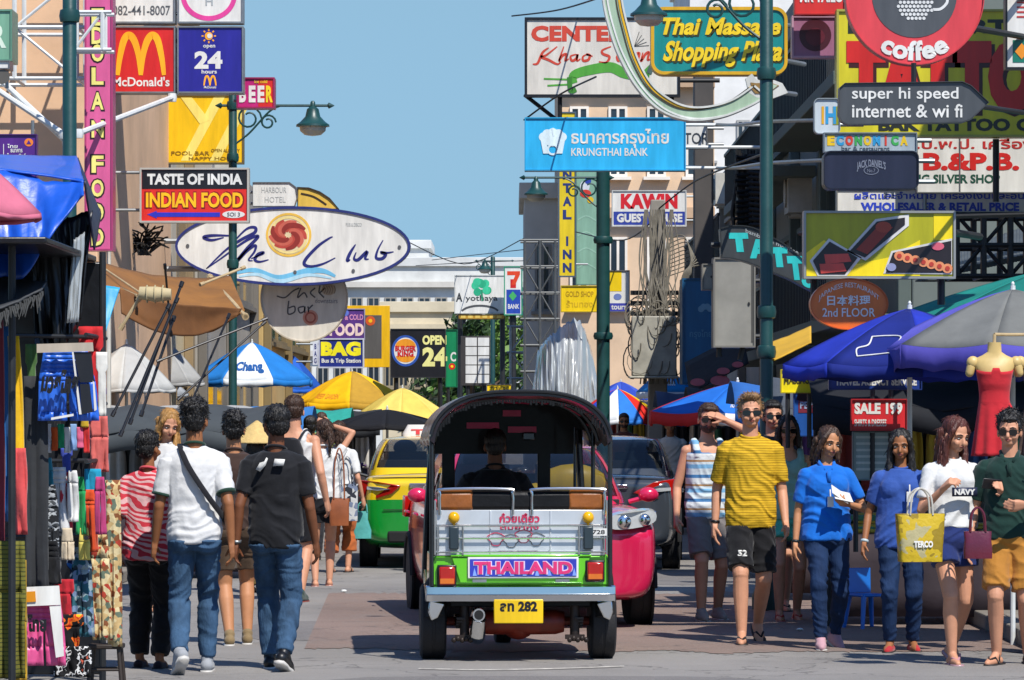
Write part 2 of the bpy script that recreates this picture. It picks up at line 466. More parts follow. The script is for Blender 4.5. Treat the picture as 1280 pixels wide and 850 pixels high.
# ------------------------------------------------------------------ buildings
def wallmat(name, col): return M(name, col, .85, 0, .2, .8, .1, 8)
glassdark = M('window_glass', '#26303a', .08, 0, .2, 2, coat=.6)
def shophouse(label, side, xf, y0, y1, z1, col, trim, floors=3, balcony=True, rail='bars', group=None, ac=True):
    """a terraced shop building whose front faces the street (side -1: stands left of the street)"""
    o = empty('shophouse', (xf, (y0 + y1) / 2, 0), label, 'building', group)
    s = side; xb = xf + s * 9
    wm = wallmat('wall_' + col.strip('#'), col); tm = wallmat('trim_' + trim.strip('#'), trim)
    b = MB(); b.box2((xf, y0, 0), (xb, y1, z1)); 
    b.box2((xf - s * .25, y0 - .01, z1 - .3), (xb, y1 + .01, z1 + .22))
    b.build('wall', wm, o, smooth=0, bevel=.02)
    fh = z1 / floors
    for y in (y0 + .18, (y0 + y1) / 2, y1 - .18):
        pb = MB(); pb.box2((xf - s * .16, y - .16, .0), (xf - s * .003, y + .16, z1 - .3)); pb.build('column', tm, o, smooth=0, bevel=.015)
    for k in range(floors):
        z = k * fh
        for h in (0, 1):
            ya = y0 + .5 + h * (y1 - y0) / 2; yb = ya + (y1 - y0) / 2 - .85
            w = MB(); za, zb = z + .9, z + fh - .6
            if k == 0: za = .15
            for q in ((ya, za, yb, za + .08), (ya, zb - .08, yb, zb), (ya, za + .08, ya + .07, zb - .08), (yb - .07, za + .08, yb, zb - .08), ((ya + yb) / 2 - .03, za + .08, (ya + yb) / 2 + .03, zb - .08)):
                w.box2((xf - s * .07, q[0], q[1]), (xf - s * .004, q[2], q[3]))
            w.box2((xf - s * .14, ya - .08, za - .09), (xf - s * .003, yb + .08, za - .004))
            f = w.build('window', tm, o, smooth=0)
            g = MB(); g.box2((xf - s * .035, ya + .07, za + .08), (xf - s * .006, yb - .07, zb - .08)); g.build('pane', glassdark, f, smooth=0)
            if k and ac and (k + h) % 2:
                a = MB(); yc = ya + .5; a.box2((xf - s * .55, yc - .42, z + fh - .58), (xf - s * .2, yc + .42, z + fh + .02)); a.lathe([(.2, 0), (.22, .03), (.05, .035)], 14, T=Matrix.Translation((xf - s * .55, yc, z + fh - .28)) @ Matrix.Rotation(-s * math.pi / 2, 4, 'Y'))
                a.box2((xf - s * .5, yc - .3, z + fh - .64), (xf - s * .02, yc - .26, z + fh - .6)); a.box2((xf - s * .5, yc + .26, z + fh - .64), (xf - s * .02, yc + .3, z + fh - .6))
                a.build('air_conditioner', M('ac_white', '#b5b2a8', .5, 0, .2, 4), o, smooth=30)
        if k and balcony:
            sl = MB(); sl.box2((xf - s * .9, y0 + .1, z - .08), (xf - s * .18, y1 - .1, z + .08)); sl.build('balcony', tm, o, smooth=0, bevel=.01)
            r = MB()
            r.box2((xf - s * .9, y0 + .1, z + .95), (xf - s * .85, y1 - .1, z + 1.0))
            n = int((y1 - y0) / (.28 if rail == 'bars' else .5))
            for i in range(n):
                y = y0 + .14 + (y1 - y0 - .28) * i / (n - 1); r.box2((xf - s * .885, y - .022, z + .083), (xf - s * .865, y + .022, z + .948))
            r.build('railing', dark_steel if rail == 'bars' else tm, o, smooth=0)
    return o
G = 'shophouses along the street'
# right side, mostly in shade
shophouse('dark grey-green shophouse right of the street, with barred balconies', 1, 4.6, 46, 58, 8.4, '#666e68', '#55605a', 3, group=G)
shophouse('grey shophouse right of the street, behind the dark lettered arch sign', 1, 4.6, 58.05, 70, 7.9, '#80817a', '#626a64', 3, group=G)
shophouse('pale shophouse right of the street, past the thick bundle of black cables', 1, 4.5, 70.05, 84, 6.4, '#b5aea2', '#847c72', 3, group=G)
# left side
shophouse('cream shophouse behind the yellow poster left of the street', -1, -5.55, 57.6, 68, 8.6, '#c9b791', '#8a7657', 3, False, group=G)
shophouse('grey shophouse behind the big oval sign left of the street', -1, -5.35, 68.05, 82, 6.0, '#9b958a', '#6f6a62', 2, False, group=G)
shophouse('ochre shophouse behind the purple and blue signs left of the street', -1, -5.1, 82.05, 98, 4.7, '#b79a62', '#7a6844', 2, False, group=G)

def block(name, label, x0, y0px, x1, d, depth, col, rows, cols, wcol='#3a4046', group=None, wfrac=(.5, .5), band=None, roof=None, skip=0.0):
    """a building that shows its front to the camera, laid out from its pixel outline"""
    a = W(x0, y0px, d); c = W(x1, y0px, d); z1 = a.z
    o = empty(name, (a.x / 2 + c.x / 2, d, 0), label, 'building', group)
    wm = wallmat('wall_' + col.strip('#'), col)
    b = MB(); b.box2((a.x, d, 0), (c.x, d + depth, z1)); b.box2((a.x - .12, d - .15, z1 - .25), (c.x + .12, d + depth, z1 + .15))
    b.build('wall', wm, o, smooth=0, bevel=.02)
    w = c.x - a.x; fh = 3.1
    z = z1 - 3.0; r = 0; rng = random.Random(len(label))
    while z > 2 and r < rows:
        for k in range(cols):
            if rng.random() < skip: continue
            xc = a.x + w * (k + .5) / cols; ww = w / cols * wfrac[0]; wh = fh * wfrac[1]
            f = MB()
            for q in ((xc - ww / 2 - .06, z - .06, xc + ww / 2 + .06, z), (xc - ww / 2 - .06, z + wh, xc + ww / 2 + .06, z + wh + .06), (xc - ww / 2 - .06, z, xc - ww / 2, z + wh), (xc + ww / 2, z, xc + ww / 2 + .06, z + wh), (xc - .03, z, xc + .03, z + wh)):
                f.box2((q[0], d - .06, q[1]), (q[2], d - .004, q[3]))
            f.box2((xc - ww / 2 - .15, d - .2, z - .14), (xc + ww / 2 + .15, d - .003, z - .064))
            ff = f.build('window', wallmat('trim_' + wcol.strip('#'), wcol), o, smooth=0)
            g = MB(); g.box2((xc - ww / 2, d - .03, z), (xc + ww / 2, d - .006, z + wh)); g.build('pane', glassdark, ff, smooth=0)
        if band:
            bb = MB(); bb.box2((a.x, d - .3, z + wh + .5), (c.x, d - .005, z + wh + .75)); bb.build('ledge', wallmat('trim_' + band.strip('#'), band), o, smooth=0)
        z -= fh; r += 1
    return o
block('office_building', 'long white building closing the far end of the street', 372, 326, 668, 180, 14, '#c9cac6', 4, 14, '#8d8a84', wfrac=(.55, .42), band='#c4c0b6')
block('stair_tower', 'white rooftop tower standing on the long far white building', 455, 304, 536, 186, 8, '#c9cac6', 1, 3, '#8d8a84', wfrac=(.3, .3))
block('apartment_building', 'cream building with rounded balcony bands behind the black sign', 478, 382, 566, 150, 12, '#c9bda2', 2, 5, '#8d826c', band='#c9bb9e')
block('guest_house', 'beige guest house tower with white framed windows behind the cable pole', 700, 60, 893, 95, 12, '#d2b596', 5, 4, '#e0d8cc', wfrac=(.36, .5), band='#b99a7c')
block('rooftop_house', 'white narrow building beside the tall yellow vertical sign', 655, 236, 702, 100, 8, '#b6b3ab', 3, 1, '#7d7b76', wfrac=(.3, .5))
block('tall_white_building', 'tall bright white building behind the thick black cable bundle', 862, -60, 1085, 118, 12, '#d9d8d4', 5, 5, '#a5a5a2', wfrac=(.25, .35), skip=.3)
block('peach_building', 'peach building wall behind the steel sign truss', -420, -90, 122, 46.4, 10, '#d6b08c', 2, 5, '#8f7358', wfrac=(.4, .45), skip=1.0)
block('white_shop_front', 'pale building front behind the black column at the left', 140, 60, 214, 57.5, .9, '#bfb4a0', 2, 3, '#6f6659', skip=.4)
# added unseen building slab, sized to cast shade on the right hand signs
block('shade_block', 'tall grey corner building beyond the right edge of the street', 1415, -425, 1950, 33.5, 1.4, '#8e8a82', 5, 4, '#5d5a55')
# dark columns beside the pink sign
def pillar(label, x0, x1, yt, d, col, dep=.5):
    a = W(x0, yt, d); c = W(x1, yt, d)
    b = MB(); b.box2((a.x, d, 0), (c.x, d + dep, a.z)); b.box2((a.x - .04, d - .05, a.z - .25), (c.x + .04, d + dep + .05, a.z - .1)); b.box2((a.x - .03, d - .04, 0), (c.x + .03, d + dep, .5))
    return tag(b.build('column', M('pillar_' + col.strip('#'), col, .7, 0, .25, 2), loc=V((a.x + c.x) / 2, d, 0), smooth=0, bevel=.015), label, 'column')
pillar('black square column right of the pink vertical sign', 146, 161, 60, 52, '#1d1b1d')
pillar('cream column between the black column and yellow poster', 163, 175, 60, 53, '#b3a78e')
pillar('thin white post right of the pink vertical sign', 133, 138, 178, 45.5, '#c4bfb2', .1)
pillar('dark grey column behind the green street lamp on the right', 868, 892, 30, 66, '#4a4643')

# ------------------------------------------------------------------ trees
leaf_a = M('foliage_dark', '#27421a', .6, 0, .45, 3); leaf_b = M('foliage_light', '#55762a', .6, 0, .4, 3); bark = M('bark', '#4c3b2a', .9, 0, .3, 8, .4, 30)
def tree(label, px, py, d, h, r, seed):
    p = W(px, py, d); p.z = 0
    o = empty('tree', p, label, 'tree', 'trees at the far end of the street'); rng = random.Random(seed)
    t = MB(); t.tube([p, p + V(.1, 0, h * .35), p + V(-.05, .1, h * .6), p + V(.1, 0, h * .85)], [.2, .16, .12, .05], 9)
    for i in range(6):
        a = rng.uniform(0, 6.28); z = h * rng.uniform(.4, .7)
        t.tube([p + V(0, 0, z), p + V(math.cos(a) * r * .4, math.sin(a) * r * .4, z + h * .1), p + V(math.cos(a) * r * .75, math.sin(a) * r * .75, z + h * .18)], [.09, .06, .02], 6)
    t.build('trunk', bark, o)
    c = MB()
    cl = [(V(rng.gauss(0, .45) * r, rng.gauss(0, .45) * r, h * rng.uniform(.5, .97)), rng.uniform(.25, .5) * r) for _ in range(18)]
    for q, s in cl:
        mi = rng.random() < .45
        for _ in range(95):
            dv = V(rng.gauss(0, 1), rng.gauss(0, 1), rng.gauss(0, .8)); dv *= s / dv.length * rng.uniform(.55, 1)
            n = V(rng.gauss(0, 1), rng.gauss(0, 1), rng.gauss(0, 1)).normalized(); u = n.orthogonal() * rng.uniform(.09, .17); w = n.cross(u)
            cc = p + q + dv
            c.add([cc - u, cc - w * .5, cc + u, cc + w * .5], [(0, 1, 2, 3)], int(mi))
    c.build('crown', [leaf_a, leaf_b], o, smooth=0, recalc=False)
tree('leafy green tree in front of the far white building', 588, 470, 140, 5.2, 1.9, 1)
tree('leafy tree behind the white sign grid', 625, 470, 145, 4.9, 1.6, 2)
tree('dark tree behind the scaffold at the far right of the sky gap', 560, 470, 150, 4.6, 1.5, 5)

# ------------------------------------------------------------------ street lamps
def lamp_post(label, px, d, ytop, arm, lamp_px, r=.055, ring=(), lamp=True, yb=None):
    """green post with a bracket arm (pixel x0, x1, y) and bell lamps"""
    p = W(px, ytop, d); z1 = p.z; base = V(p.x, d, 0)
    o = empty('street_lamp', base, label, 'street lamp', 'green street lamps')
    b = MB(); b.lathe([(r * 2.2, 0), (r * 2.2, .12), (r * 1.7, .2), (r * 1.5, 1.0), (r * 1.15, 1.1), (r, 1.2), (r, z1), (r * .6, z1 + .04)], 18, c=base)
    for y in ring:
        zz = W(px, y, d).z; b.lathe([(r * .9, zz - .06), (r * 1.35, zz - .05), (r * 1.5, zz), (r * 1.35, zz + .05), (r * .9, zz + .06)], 16, c=base)
    b.build('post', post_green, o)
    if arm:
        x0, x1, y = arm; a = W(x0, y, d); c = W(x1, y, d)
        b = MB(); b.bar(a, c, .017, 8)
        for q, sg in ((a, -1), (c, 1)):
            b.tube([q - V(.02 * sg, 0, 0), q + V(.0 * sg, 0, 0), q + V(.07 * sg, 0, 0)], [.012, .04, .004], 8)
        sg = 1 if abs(lamp_px[0] - px) and lamp_px[0] > px else -1
        zz = a.z
        for k, rr in ((0, .16), (1, .10)):
            cen = V(p.x + sg * (.2 + k * .24), d, zz - .16 - k * .05)
            b.tube([cen + V(math.cos(t) * rr * (1 - t / 14), 0, math.sin(t) * rr * (1 - t / 14)) for t in (i * .45 for i in range(20))], .013, 6)
        b.tube(spline([V(p.x, d, zz - .5), V(p.x + sg * .2, d, zz - .35), V(p.x + sg * .45, d, zz - .08), V(p.x + sg * .6, d, zz)]), .014, 6)
        b.build('bracket_arm', post_green, o)
    for lx, lt, lb in (lamp_px[1:] if lamp else ()):
        q = W(lx, lt, d); hh = (lb - lt) * d / F; w = hh * .5
        b = MB(); b.lathe([(.015, .02), (.03, 0), (.035, -hh * .12), (w * .35, -hh * .2), (w * .45, -hh * .42), (w * .75, -hh * .58), (w * .98, -hh * .66), (w * 1.0, -hh * .72), (w * .9, -hh * .72), (w * .4, -hh * .5)], 22, c=q)
        sh = b.build('lamp_shade', post_green, o)
        b = MB(); b.lathe([(w * .8, -hh * .7), (w * .76, -hh * .85), (w * .5, -hh * .97), (.02, -hh)], 20, c=q); b.build('globe', M('lamp_glass', '#b9b6a6', .25, 0, .1, 5), sh)
    return o
lamp_post('green street lamp with one bell lamp, standing before the oval club sign', 291, 50, 118, (276, 411, 132), (391, (391, 128, 170)), .052, (132, 197, 330))
lamp_post('thick green post at the left rising past the pink vertical sign', 87, 34, -40, None, (0,), .06, (20,), lamp=False)
lamp_post('green street lamp post rising beside the dark lettered arch sign', 958, 35, -40, (770, 965, -18), (800, (811, -14, 33)), .058, (92, 390, 440))
lamp_post('green street lamp with its bell lamp left of the tall yellow vertical sign', 754, 60, 205, (655, 762, 222), (670, (670, 222, 252)), .1, (300, 420))
lamp_post('small distant street lamp before the far white building', 616, 125, 322, (596, 640, 326), (606, (606, 324, 342)), .07, ())

# ------------------------------------------------------------------ overhead cables and lattice frames
def lattice(name, label, x0, y0, x1, y1, d, nx, ny, mat, r=.025, dep=.5, cat='scaffold', cross=True, group=None):
    a = W(x0, y1, d); c = W(x1, y0, d); o = MB()
    for yy in (d, d + dep):
        for i in range(nx + 1):
            x = a.x + (c.x - a.x) * i / nx; o.bar((x, yy, a.z), (x, yy, c.z), r, 6)
        for j in range(ny + 1):
            z = a.z + (c.z - a.z) * j / ny; o.bar((a.x - .1, yy, z), (c.x + .1, yy, z), r * .9, 6)
    for i in range(nx):
        for j in range(ny):
            xa, xb = (a.x + (c.x - a.x) * (i + q) / nx for q in (0, 1)); za, zb = (a.z + (c.z - a.z) * (j + q) / ny for q in (0, 1))
            if (i + j) % 2: xa, xb = xb, xa
            if cross: o.bar((xa, d + .03, za), (xb, d + .03, zb), r * .7, 6)
    for i in range(nx + 1):
        x = a.x + (c.x - a.x) * i / nx
        for j in range(ny + 1):
            z = a.z + (c.z - a.z) * j / ny; o.bar((x, d, z), (x, d + dep, z), r * .7, 6)
    return tag(o.build(name, mat, loc=V((a.x + c.x) / 2, d, a.z)), label, cat, group)
lattice('sign_truss', 'pale steel truss fixed before the peach wall at top left', -60, -30, 96, 98, 45.2, 2, 2, white_metal, .028, .9)
lattice('sign_truss', 'steel truss between the green post and pink vertical sign', 92, 15, 128, 62, 44.0, 1, 1, white_metal, .026, .3)
lattice('scaffold', 'thin dark scaffold tower left of the tall yellow vertical sign', 656, 300, 694, 530, 92, 2, 7, M('scaffold_grey', '#5d5f5e', .5, .4, .2, 5), .03, 1.2)
lattice('scaffold', 'pale scaffold frame right of the white sign grid', 638, 408, 662, 505, 110, 1, 3, steel, .035, 1.0)
lattice('roof_truss', 'dark roof truss under the blue wholesale sign at the right', 1196, 268, 1330, 345, 37, 4, 2, dark_steel, .03, .8)
for label, pts in (('long pale pipe stay from the green post up to the fast food signs', [(98, 167, 44), (215, 122, 48)]), ('pale pipe stay slanting down from the top left truss', [(-10, 108, 45), (80, 168, 44.6)]), ('second pale pipe stay slanting along the peach wall', [(-8, 92, 45), (84, 178, 44.7)])):
    b = MB(); b.bar(W(*pts[0]), W(*pts[1]), .034, 8); b.lathe([(.05, -.05), (.06, 0), (.05, .05)], 10, c=W(*pts[0])); b.lathe([(.05, -.05), (.06, 0), (.05, .05)], 10, c=W(*pts[1]))
    tag(b.build('stay_pipe', white_metal, loc=W(*pts[0])), label, 'pipe', 'pipe stays')
black_cable = M('black_cable', '#161616', .6, 0, .2, 6)
b = MB(); rng = random.Random(5)
for i in range(26):
    x = 921 + i % 9 * 3.4; p0 = W(x, 186 + rng.uniform(0, 12), 60 + i // 9 * .2); p1 = W(x + rng.uniform(-4, 4), 300, 60 + i // 9 * .2)
    b.tube([p0, p0.lerp(p1, .3) + V(rng.uniform(-.05, .05), 0, 0), p0.lerp(p1, .7) + V(rng.uniform(-.06, .06), 0, 0), p1], rng.uniform(.02, .032), 6)
for i in range(30):
    z = 195 + i * 3.3; sg = -1 if i % 2 else 1; b.bar(W(936, z, 60), W(936 + sg * rng.uniform(14, 20), z + rng.uniform(-3, 3), 59.9), .03, 6)
tag(b.build('cable_bundle', black_cable, loc=W(936, 300, 60)), 'thick bundle of black cables standing above the dark lettered arch sign', 'cables')
def cable(label, pts, r=.012, mat=None):
    b = MB(); b.tube(spline([W(*p) for p in pts], 8), r, 6)
    tag(b.build('overhead_cable', mat or black_cable, loc=W(*pts[0])), label, 'cable', 'overhead cables')
cable('black overhead cable above the far white building', [(540, 325, 130), (600, 318, 120), (655, 312, 100)])
cable('second overhead cable sagging over the far white building', [(520, 332, 130), (590, 328, 118), (655, 326, 100)])
cable('thin cable running to the top of the white framed board', [(640, 20, 60), (700, 12, 57), (765, -8, 52)])
cable('cable sagging under the blue bank sign to its left edge', [(655, 150, 54), (700, 118, 53), (745, 96, 50)])
cable('black cable rising from the utility pole to the bank sign arm', [(822, 262, 62), (870, 226, 58), (960, 190, 36)], .012)
cable('slack black cable between the cable pole and the tall yellow sign', [(822, 270, 62), (780, 300, 68), (720, 290, 79)], .012)
cable('black cable sagging over the far roofs beside the oval sign', [(505, 300, 110), (580, 330, 118), (655, 298, 95)], .014)
cable('pair of grey cables crossing behind the lamp post on the right', [(855, 152, 58), (910, 156, 50), (960, 152, 40), (1040, 150, 37)], .02, steel)
cable('grey cable crossing below the white lettered sign on the right', [(855, 208, 58), (910, 210, 50), (960, 204, 40), (1035, 200, 37)], .02, steel)
cable('black cable stretched above the sushi photo sign', [(1000, 292, 34), (1100, 275, 33), (1290, 268, 34)], .02)
# concrete utility pole wrapped in cables
b0 = W(822, 250, 62); o = empty('utility_pole', V(b0.x, 62, 0), 'concrete utility pole hung with tangled cable coils before the beige guest house', 'utility pole')
b = MB(); b.loft([[V(b0.x + sx * w, 62 + sy * w, z) for sx, sy in ((-1, -1), (1, -1), (1, 1), (-1, 1))] for w, z in ((.17, 0), (.11, b0.z))]); b.build('shaft', concrete, o, bevel=.02)
b = MB(); rng = random.Random(9)
for z in (372, 385, 398): b.rect(W(788, z - 6, 61.8), W(848, z - 6, 61.8), .07, .07)
b.build('crossarm', dark_steel, o)
b = MB()
for i in range(60):
    cx = rng.uniform(790, 846); cy = rng.uniform(385, 455); rx = rng.uniform(5, 16); ry = rng.uniform(8, 22); dd = rng.uniform(61.2, 62.3)
    b.tube([W(cx + rx * math.cos(t), cy + ry * math.sin(t), dd + .03 * t) for t in (k * .5 for k in range(14 + i % 6))], rng.uniform(.006, .012), 6)
for i in range(30):
    x = rng.uniform(806, 842); b.tube(spline([W(x, 262, 61.7), W(x + rng.uniform(-9, 9), 330, 61.6), W(x + rng.uniform(-14, 14), 400, 61.5), W(x + rng.uniform(-10, 10), 480, 61.6)]), rng.uniform(.006, .013), 6)
for i in range(10):
    b.tube(spline([W(836, 300 + i * 5, 61.8), W(856 + i * 2, 296 + i * 4, 61.7), W(864 - i, 340, 61.6), W(846, 385, 61.6)]), .009, 6)
b.build('cable_coil', [M('grey_cable', '#6f6a5e', .6, 0, .4, 8)], o)
b = MB(); b.box2(W(790, 470, 61.3), W(846, 395, 61.28) + V(0, .35, 0)); b.box2(W(787, 473, 61.25), W(849, 470, 61.28) + V(0, .4, 0)); b.build('junction_box', M('box_grey', '#9d9a8d', .6, 0, .25, 4), o, bevel=.02)
# pale plastic sheeting hung from the scaffold
def sheet(name, label, cat, pts, mat, d0, seed, dep=.25, kind=None, nu=40, amp=.12, freq=9, solid=.012, parent=None):
    """hanging cloth: pts = top edge and bottom edge in pixels at depth d, folds run vertically"""
    top, bot = pts
    tp = spline([V(x, y, d) for x, y, d in top], 8); bt = spline([V(x, y, d) for x, y, d in bot], 8)
    def at(c, u):
        f = u * (len(c) - 1); i = min(int(f), len(c) - 2); return c[i].lerp(c[i + 1], f - i)
    b = MB()
    def fn(u, v):
        q = at(tp, u).lerp(at(bt, u), v); p = W(q.x, q.y, q.z)
        k = noise.noise(V(u * freq + seed, v * 1.3, seed)) + .5 * noise.noise(V(u * freq * 2.3, v * 2.5, seed * 2))
        return p + V(0, amp * k * (.35 + .65 * v), .3 * amp * k)
    b.grid(fn, nu, 16)
    o = b.build(name, mat, parent, loc=None if parent else W(*top[0]), smooth=60, solid=solid, recalc=False)
    return tag(o, label, cat, None, kind) if not parent else o
plastic = glass('clear_sheeting', '#a9b0b4', .72, .28)
sheet('plastic_sheet', 'grey translucent plastic sheeting draped over stall left of the far lamp post', 'plastic sheet', ([(672, 440, 84), (690, 418, 83), (722, 400, 83), (740, 440, 84)], [(664, 505, 83), (690, 510, 82), (720, 510, 82), (752, 505, 83)]), plastic, 84, 3, amp=.3, freq=22, nu=110)
b = MB(); rng = random.Random(8)
for i in range(46):
    x, y = rng.uniform(148, 214), rng.uniform(272, 322); b.tube(spline([W(180 + rng.uniform(-6, 6), 318, 51), W((x + 180) / 2 + rng.uniform(-8, 8), (y + 318) / 2 - 8, 50.8), W(x, y, 50.6)], 5), [.018] + [.012] * 9 + [.005], 5)
tag(b.build('cable_tangle', black_cable, loc=W(180, 318, 51)), 'spiky dark tangle of cables below the Indian food sign', 'cables')
# ------------------------------------------------------------------ signs, left side
WHT = P('#d6d5cf'); BLK = P('#17161a'); RED = P('#c4211f'); YEL = P('#f0c80a'); GRY = P('#5a5b5e'); NAVY = P('#1f2a6e')
s = Sign('phone_sign', 'white sign showing a phone number, above the red fast food sign', 'sign', (135, -44, 219, 29), 48, WHT, .22, steel, 2)
s.text('082-441-8007', (141, 7, 213, 19), P('#55585c'), .01)
s.text('OPEN DAILY', (150, -22, 204, -8), P('#55585c'), .01)
s.arms([(110, -6, 135, -6), (110, 20, 135, 20)])
s = Sign('round_logo_sign', 'white sign with a pink ring, above the blue 24 hour sign', 'sign', (222, -44, 304, 29), 48, WHT, .22, steel, 2)
s.ring(261, -6, 32, 29, 6, P('#d43f8e')); s.text('H', (257, -4, 266, 7), P('#9aa0a2'), .01)
s.arms([(219, -10, 222, -10), (219, 16, 222, 16)])
def arches(s, x0, y0, x1, y1, w, mat, lay=1):
    m = (x0 + x1) / 2; q = (x1 - x0)
    L = [(x0, y1), (x0 + q * .05, y0 + (y1 - y0) * .55), (x0 + q * .14, y0 + (y1 - y0) * .12), (x0 + q * .25, y0), (x0 + q * .36, y0 + (y1 - y0) * .14), (x0 + q * .45, y0 + (y1 - y0) * .5), (m, y1)]
    R = [(x1 + x0 - x, y) for x, y in L]
    s.stroke([L], w, mat, lay, 'logo'); s.stroke([R], w, mat, lay + .3, 'logo')
s = Sign('fast_food_sign', 'red sign with yellow arches on the left', 'sign', (135, 33, 219, 116), 48, RED, .3, steel, 1.5)
arches(s, 147, 44, 205, 94, (5, 9), P('#f2a61a'))
s.text("McDonald's", (141, 96, 212, 108), WHT, .02)
s.arms([(110, 50, 135, 50), (110, 100, 135, 100)])
s = Sign('opening_hours_sign', 'deep blue sign reading 24 beside the red fast food sign', 'sign', (222, 33, 304, 116), 48, P('#231f86'), .3, steel, 1.5)
s.disc(261, 45, 5, 5, P('#f2a61a')); s.disc(262, 45, 3, 3, WHT, 2)
for i in range(8):
    a = i * math.pi / 4; s.stroke([(261 + 6.5 * math.cos(a), 45 + 6.5 * math.sin(a)), (261 + 9 * math.cos(a), 45 + 9 * math.sin(a))], 1.8, P('#f2a61a'), smooth=False, name='logo')
s.text('open', (254, 56, 269, 61), WHT, .02); s.text('24', (243, 64, 278, 86), WHT, .045); s.text('hours', (252, 87, 271, 92), WHT, .02)
arches(s, 255, 95, 270, 107, (1.6, 2.4), P('#f2a61a')); s.text('McDonald', (255, 107.5, 270, 110.5), WHT, .01)
s.arms([(219, 50, 222, 50), (219, 100, 222, 100)])
s = Sign('vertical_food_sign', 'tall pink vertical sign with yellow letters spelling FOOD', 'sign', (106, -60, 141, 313), 45, P('#cf5a8c'), .3, P('#a33a68'), 2)
for ch, y in zip('SEDOLANFOOD', (-32, 10, 33, 55, 84, 115, 150, 194, 224, 254, 285)):
    s.text(ch, (112.5, y - 1.5, 131.5, y + 24), P('#2b1a1c'), .06, 1); s.text(ch, (114.5, y + .5, 129.5, y + 22), P('#e8dc7a'), .03, 2)
s.arms([(96, 60, 106, 60), (96, 240, 106, 240)])
s = Sign('yellow_poster', 'large yellow poster with pale diagonal stripes behind the left lamp post', 'poster', (172, 118, 305, 205), 56, P('#e3b505'), .08, M('poster_frame', '#5a5238', .6), 2)
pale = P('#e8d36c')
for x in (182, 226, 262):
    s.poly([(x, 201), (x + 12, 201), (x + 56, 120), (x + 42, 120)] if x > 200 else [(x, 120), (x + 12, 120), (x + 22, 180), (x + 14, 180)], pale)
s.poly([(226, 122), (240, 122), (262, 150), (250, 155)], pale, 1.6)
s.text('POOL BAR', (214, 189, 262, 194), P('#8c6a10'), .01, 2); s.text('OPEN ALL DAY', (264, 186, 300, 190), P('#8c6a10'), .01, 2); s.text('HAPPY HOUR', (236, 196, 296, 200), P('#8c6a10'), .01, 2)
s.arms([(160, 130, 172, 130), (160, 190, 172, 190)])
s = Sign('indian_food_sign', 'black and red sign reading Indian food with a blue arrow', 'sign', (175, 210, 311, 278), 47, P('#d22a20'), .2, M('grey_frame', '#a9a69d', .5), 2)
s.rect(177.5, 212.5, 308.5, 236, BLK)
s.text('TASTE OF INDIA', (184, 217, 303, 231), WHT, .045, 2)
s.text('INDIAN FOOD', (180.5, 239, 305.5, 261), P('#7c1410'), .07, 1); s.text('INDIAN FOOD', (182.5, 240.5, 303.5, 259.5), P('#f2b50f'), .035, 2)
s.poly([(184, 268), (196, 263.5), (196, 265.5), (275, 265.5), (275, 271), (196, 271), (196, 273)], P('#2a2fae'))
s.disc(292, 268, 14, 4.5, WHT); s.text('SOI 3', (284, 265.5, 300, 270.5), GRY, .01, 2)
s.arms([(137, 215, 175, 215), (137, 262, 175, 262)])
s = Sign('beer_sign', 'small magenta and red sign reading beer, against the sky', 'sign', (296, 97, 343, 135), 49, P('#b51f6e'), .3, P('#8f1d4e'), 1.5)
s.rect(323, 98.5, 341.5, 133.5, P('#c8231f'))
for ch, x, c in zip('BEER', (299, 311, 322, 332.5), ('#dcd7d2', '#dcd7d2', '#dcd7d2', '#e8c81a')): s.text(ch, (x, 107, x + 8.5, 128), P(c), .05, 2)
s.text('ice cold', (318, 100, 334, 104), P('#e8c81a'), .01, 2)
s.arms([(291, 110, 296, 110), (291, 125, 296, 125)])
s = Sign('hotel_sign', 'small white hotel sign with faded grey letters above the oval sign', 'sign', (316, 228, 372, 258), 57, WHT, .12, GRY, 1.2, poly=[(316, 228), (362, 228), (370, 234), (372, 246), (368, 258), (316, 258)])
s.text('HARBOUR', (327, 234, 358, 241), P('#a7aaa8'), .0); s.text('HOTEL', (331, 246, 357, 253), P('#a7aaa8'), .0)
s.arms([(300, 240, 316, 240), (300, 254, 316, 254)])
s = Sign('arched_sign', 'yellow arched sign peeping over the oval club sign', 'sign', (372, 234, 424, 262), 57.5, P('#d9b24a'), .12, P('#3b2c1a'), 2, poly=[(372, 234), (386, 235), (400, 240), (412, 248), (424, 262), (372, 262)])
s.stroke([(376, 242), (392, 246), (408, 256)], 2.5, P('#3b2c1a'))
s.arms([(372, 262, 372, 300)])
# oval club sign
z = lambda l: [(200 + x / 3.034, 80 + y / 3.034) for x, y in l]
s = Sign('club_sign', 'large white oval club sign with blue script and red emblem', 'sign', (220, 259, 512, 356), 55, WHT, .25, P('#27306e'), 3.2, shape='ellipse')
BLU = P('#23276e')
s.stroke([z(l) for l in ([(242, 658), (195, 668), (166, 657), (205, 650), (292, 652)], [(265, 690), (325, 628), (360, 620), (358, 640), (310, 665), (250, 705), (176, 776)],
   [(176, 776), (235, 735), (296, 690), (345, 660), (372, 655), (330, 700), (290, 750), (330, 708), (362, 688), (358, 712), (336, 742), (352, 746)],
   [(346, 738), (384, 722), (392, 715), (372, 722), (360, 742), (378, 750), (412, 742)],
   [(655, 655), (640, 662), (600, 690), (556, 736), (548, 760), (575, 768), (620, 757), (665, 735)], [(742, 684), (722, 715), (710, 745), (722, 742)],
   [(744, 714), (736, 738), (752, 742), (785, 712), (778, 738), (792, 740)], [(846, 668), (826, 705), (820, 735), (842, 738), (856, 722), (838, 714), (862, 716), (886, 712)])], (1.2, 4.2), BLU, 1)
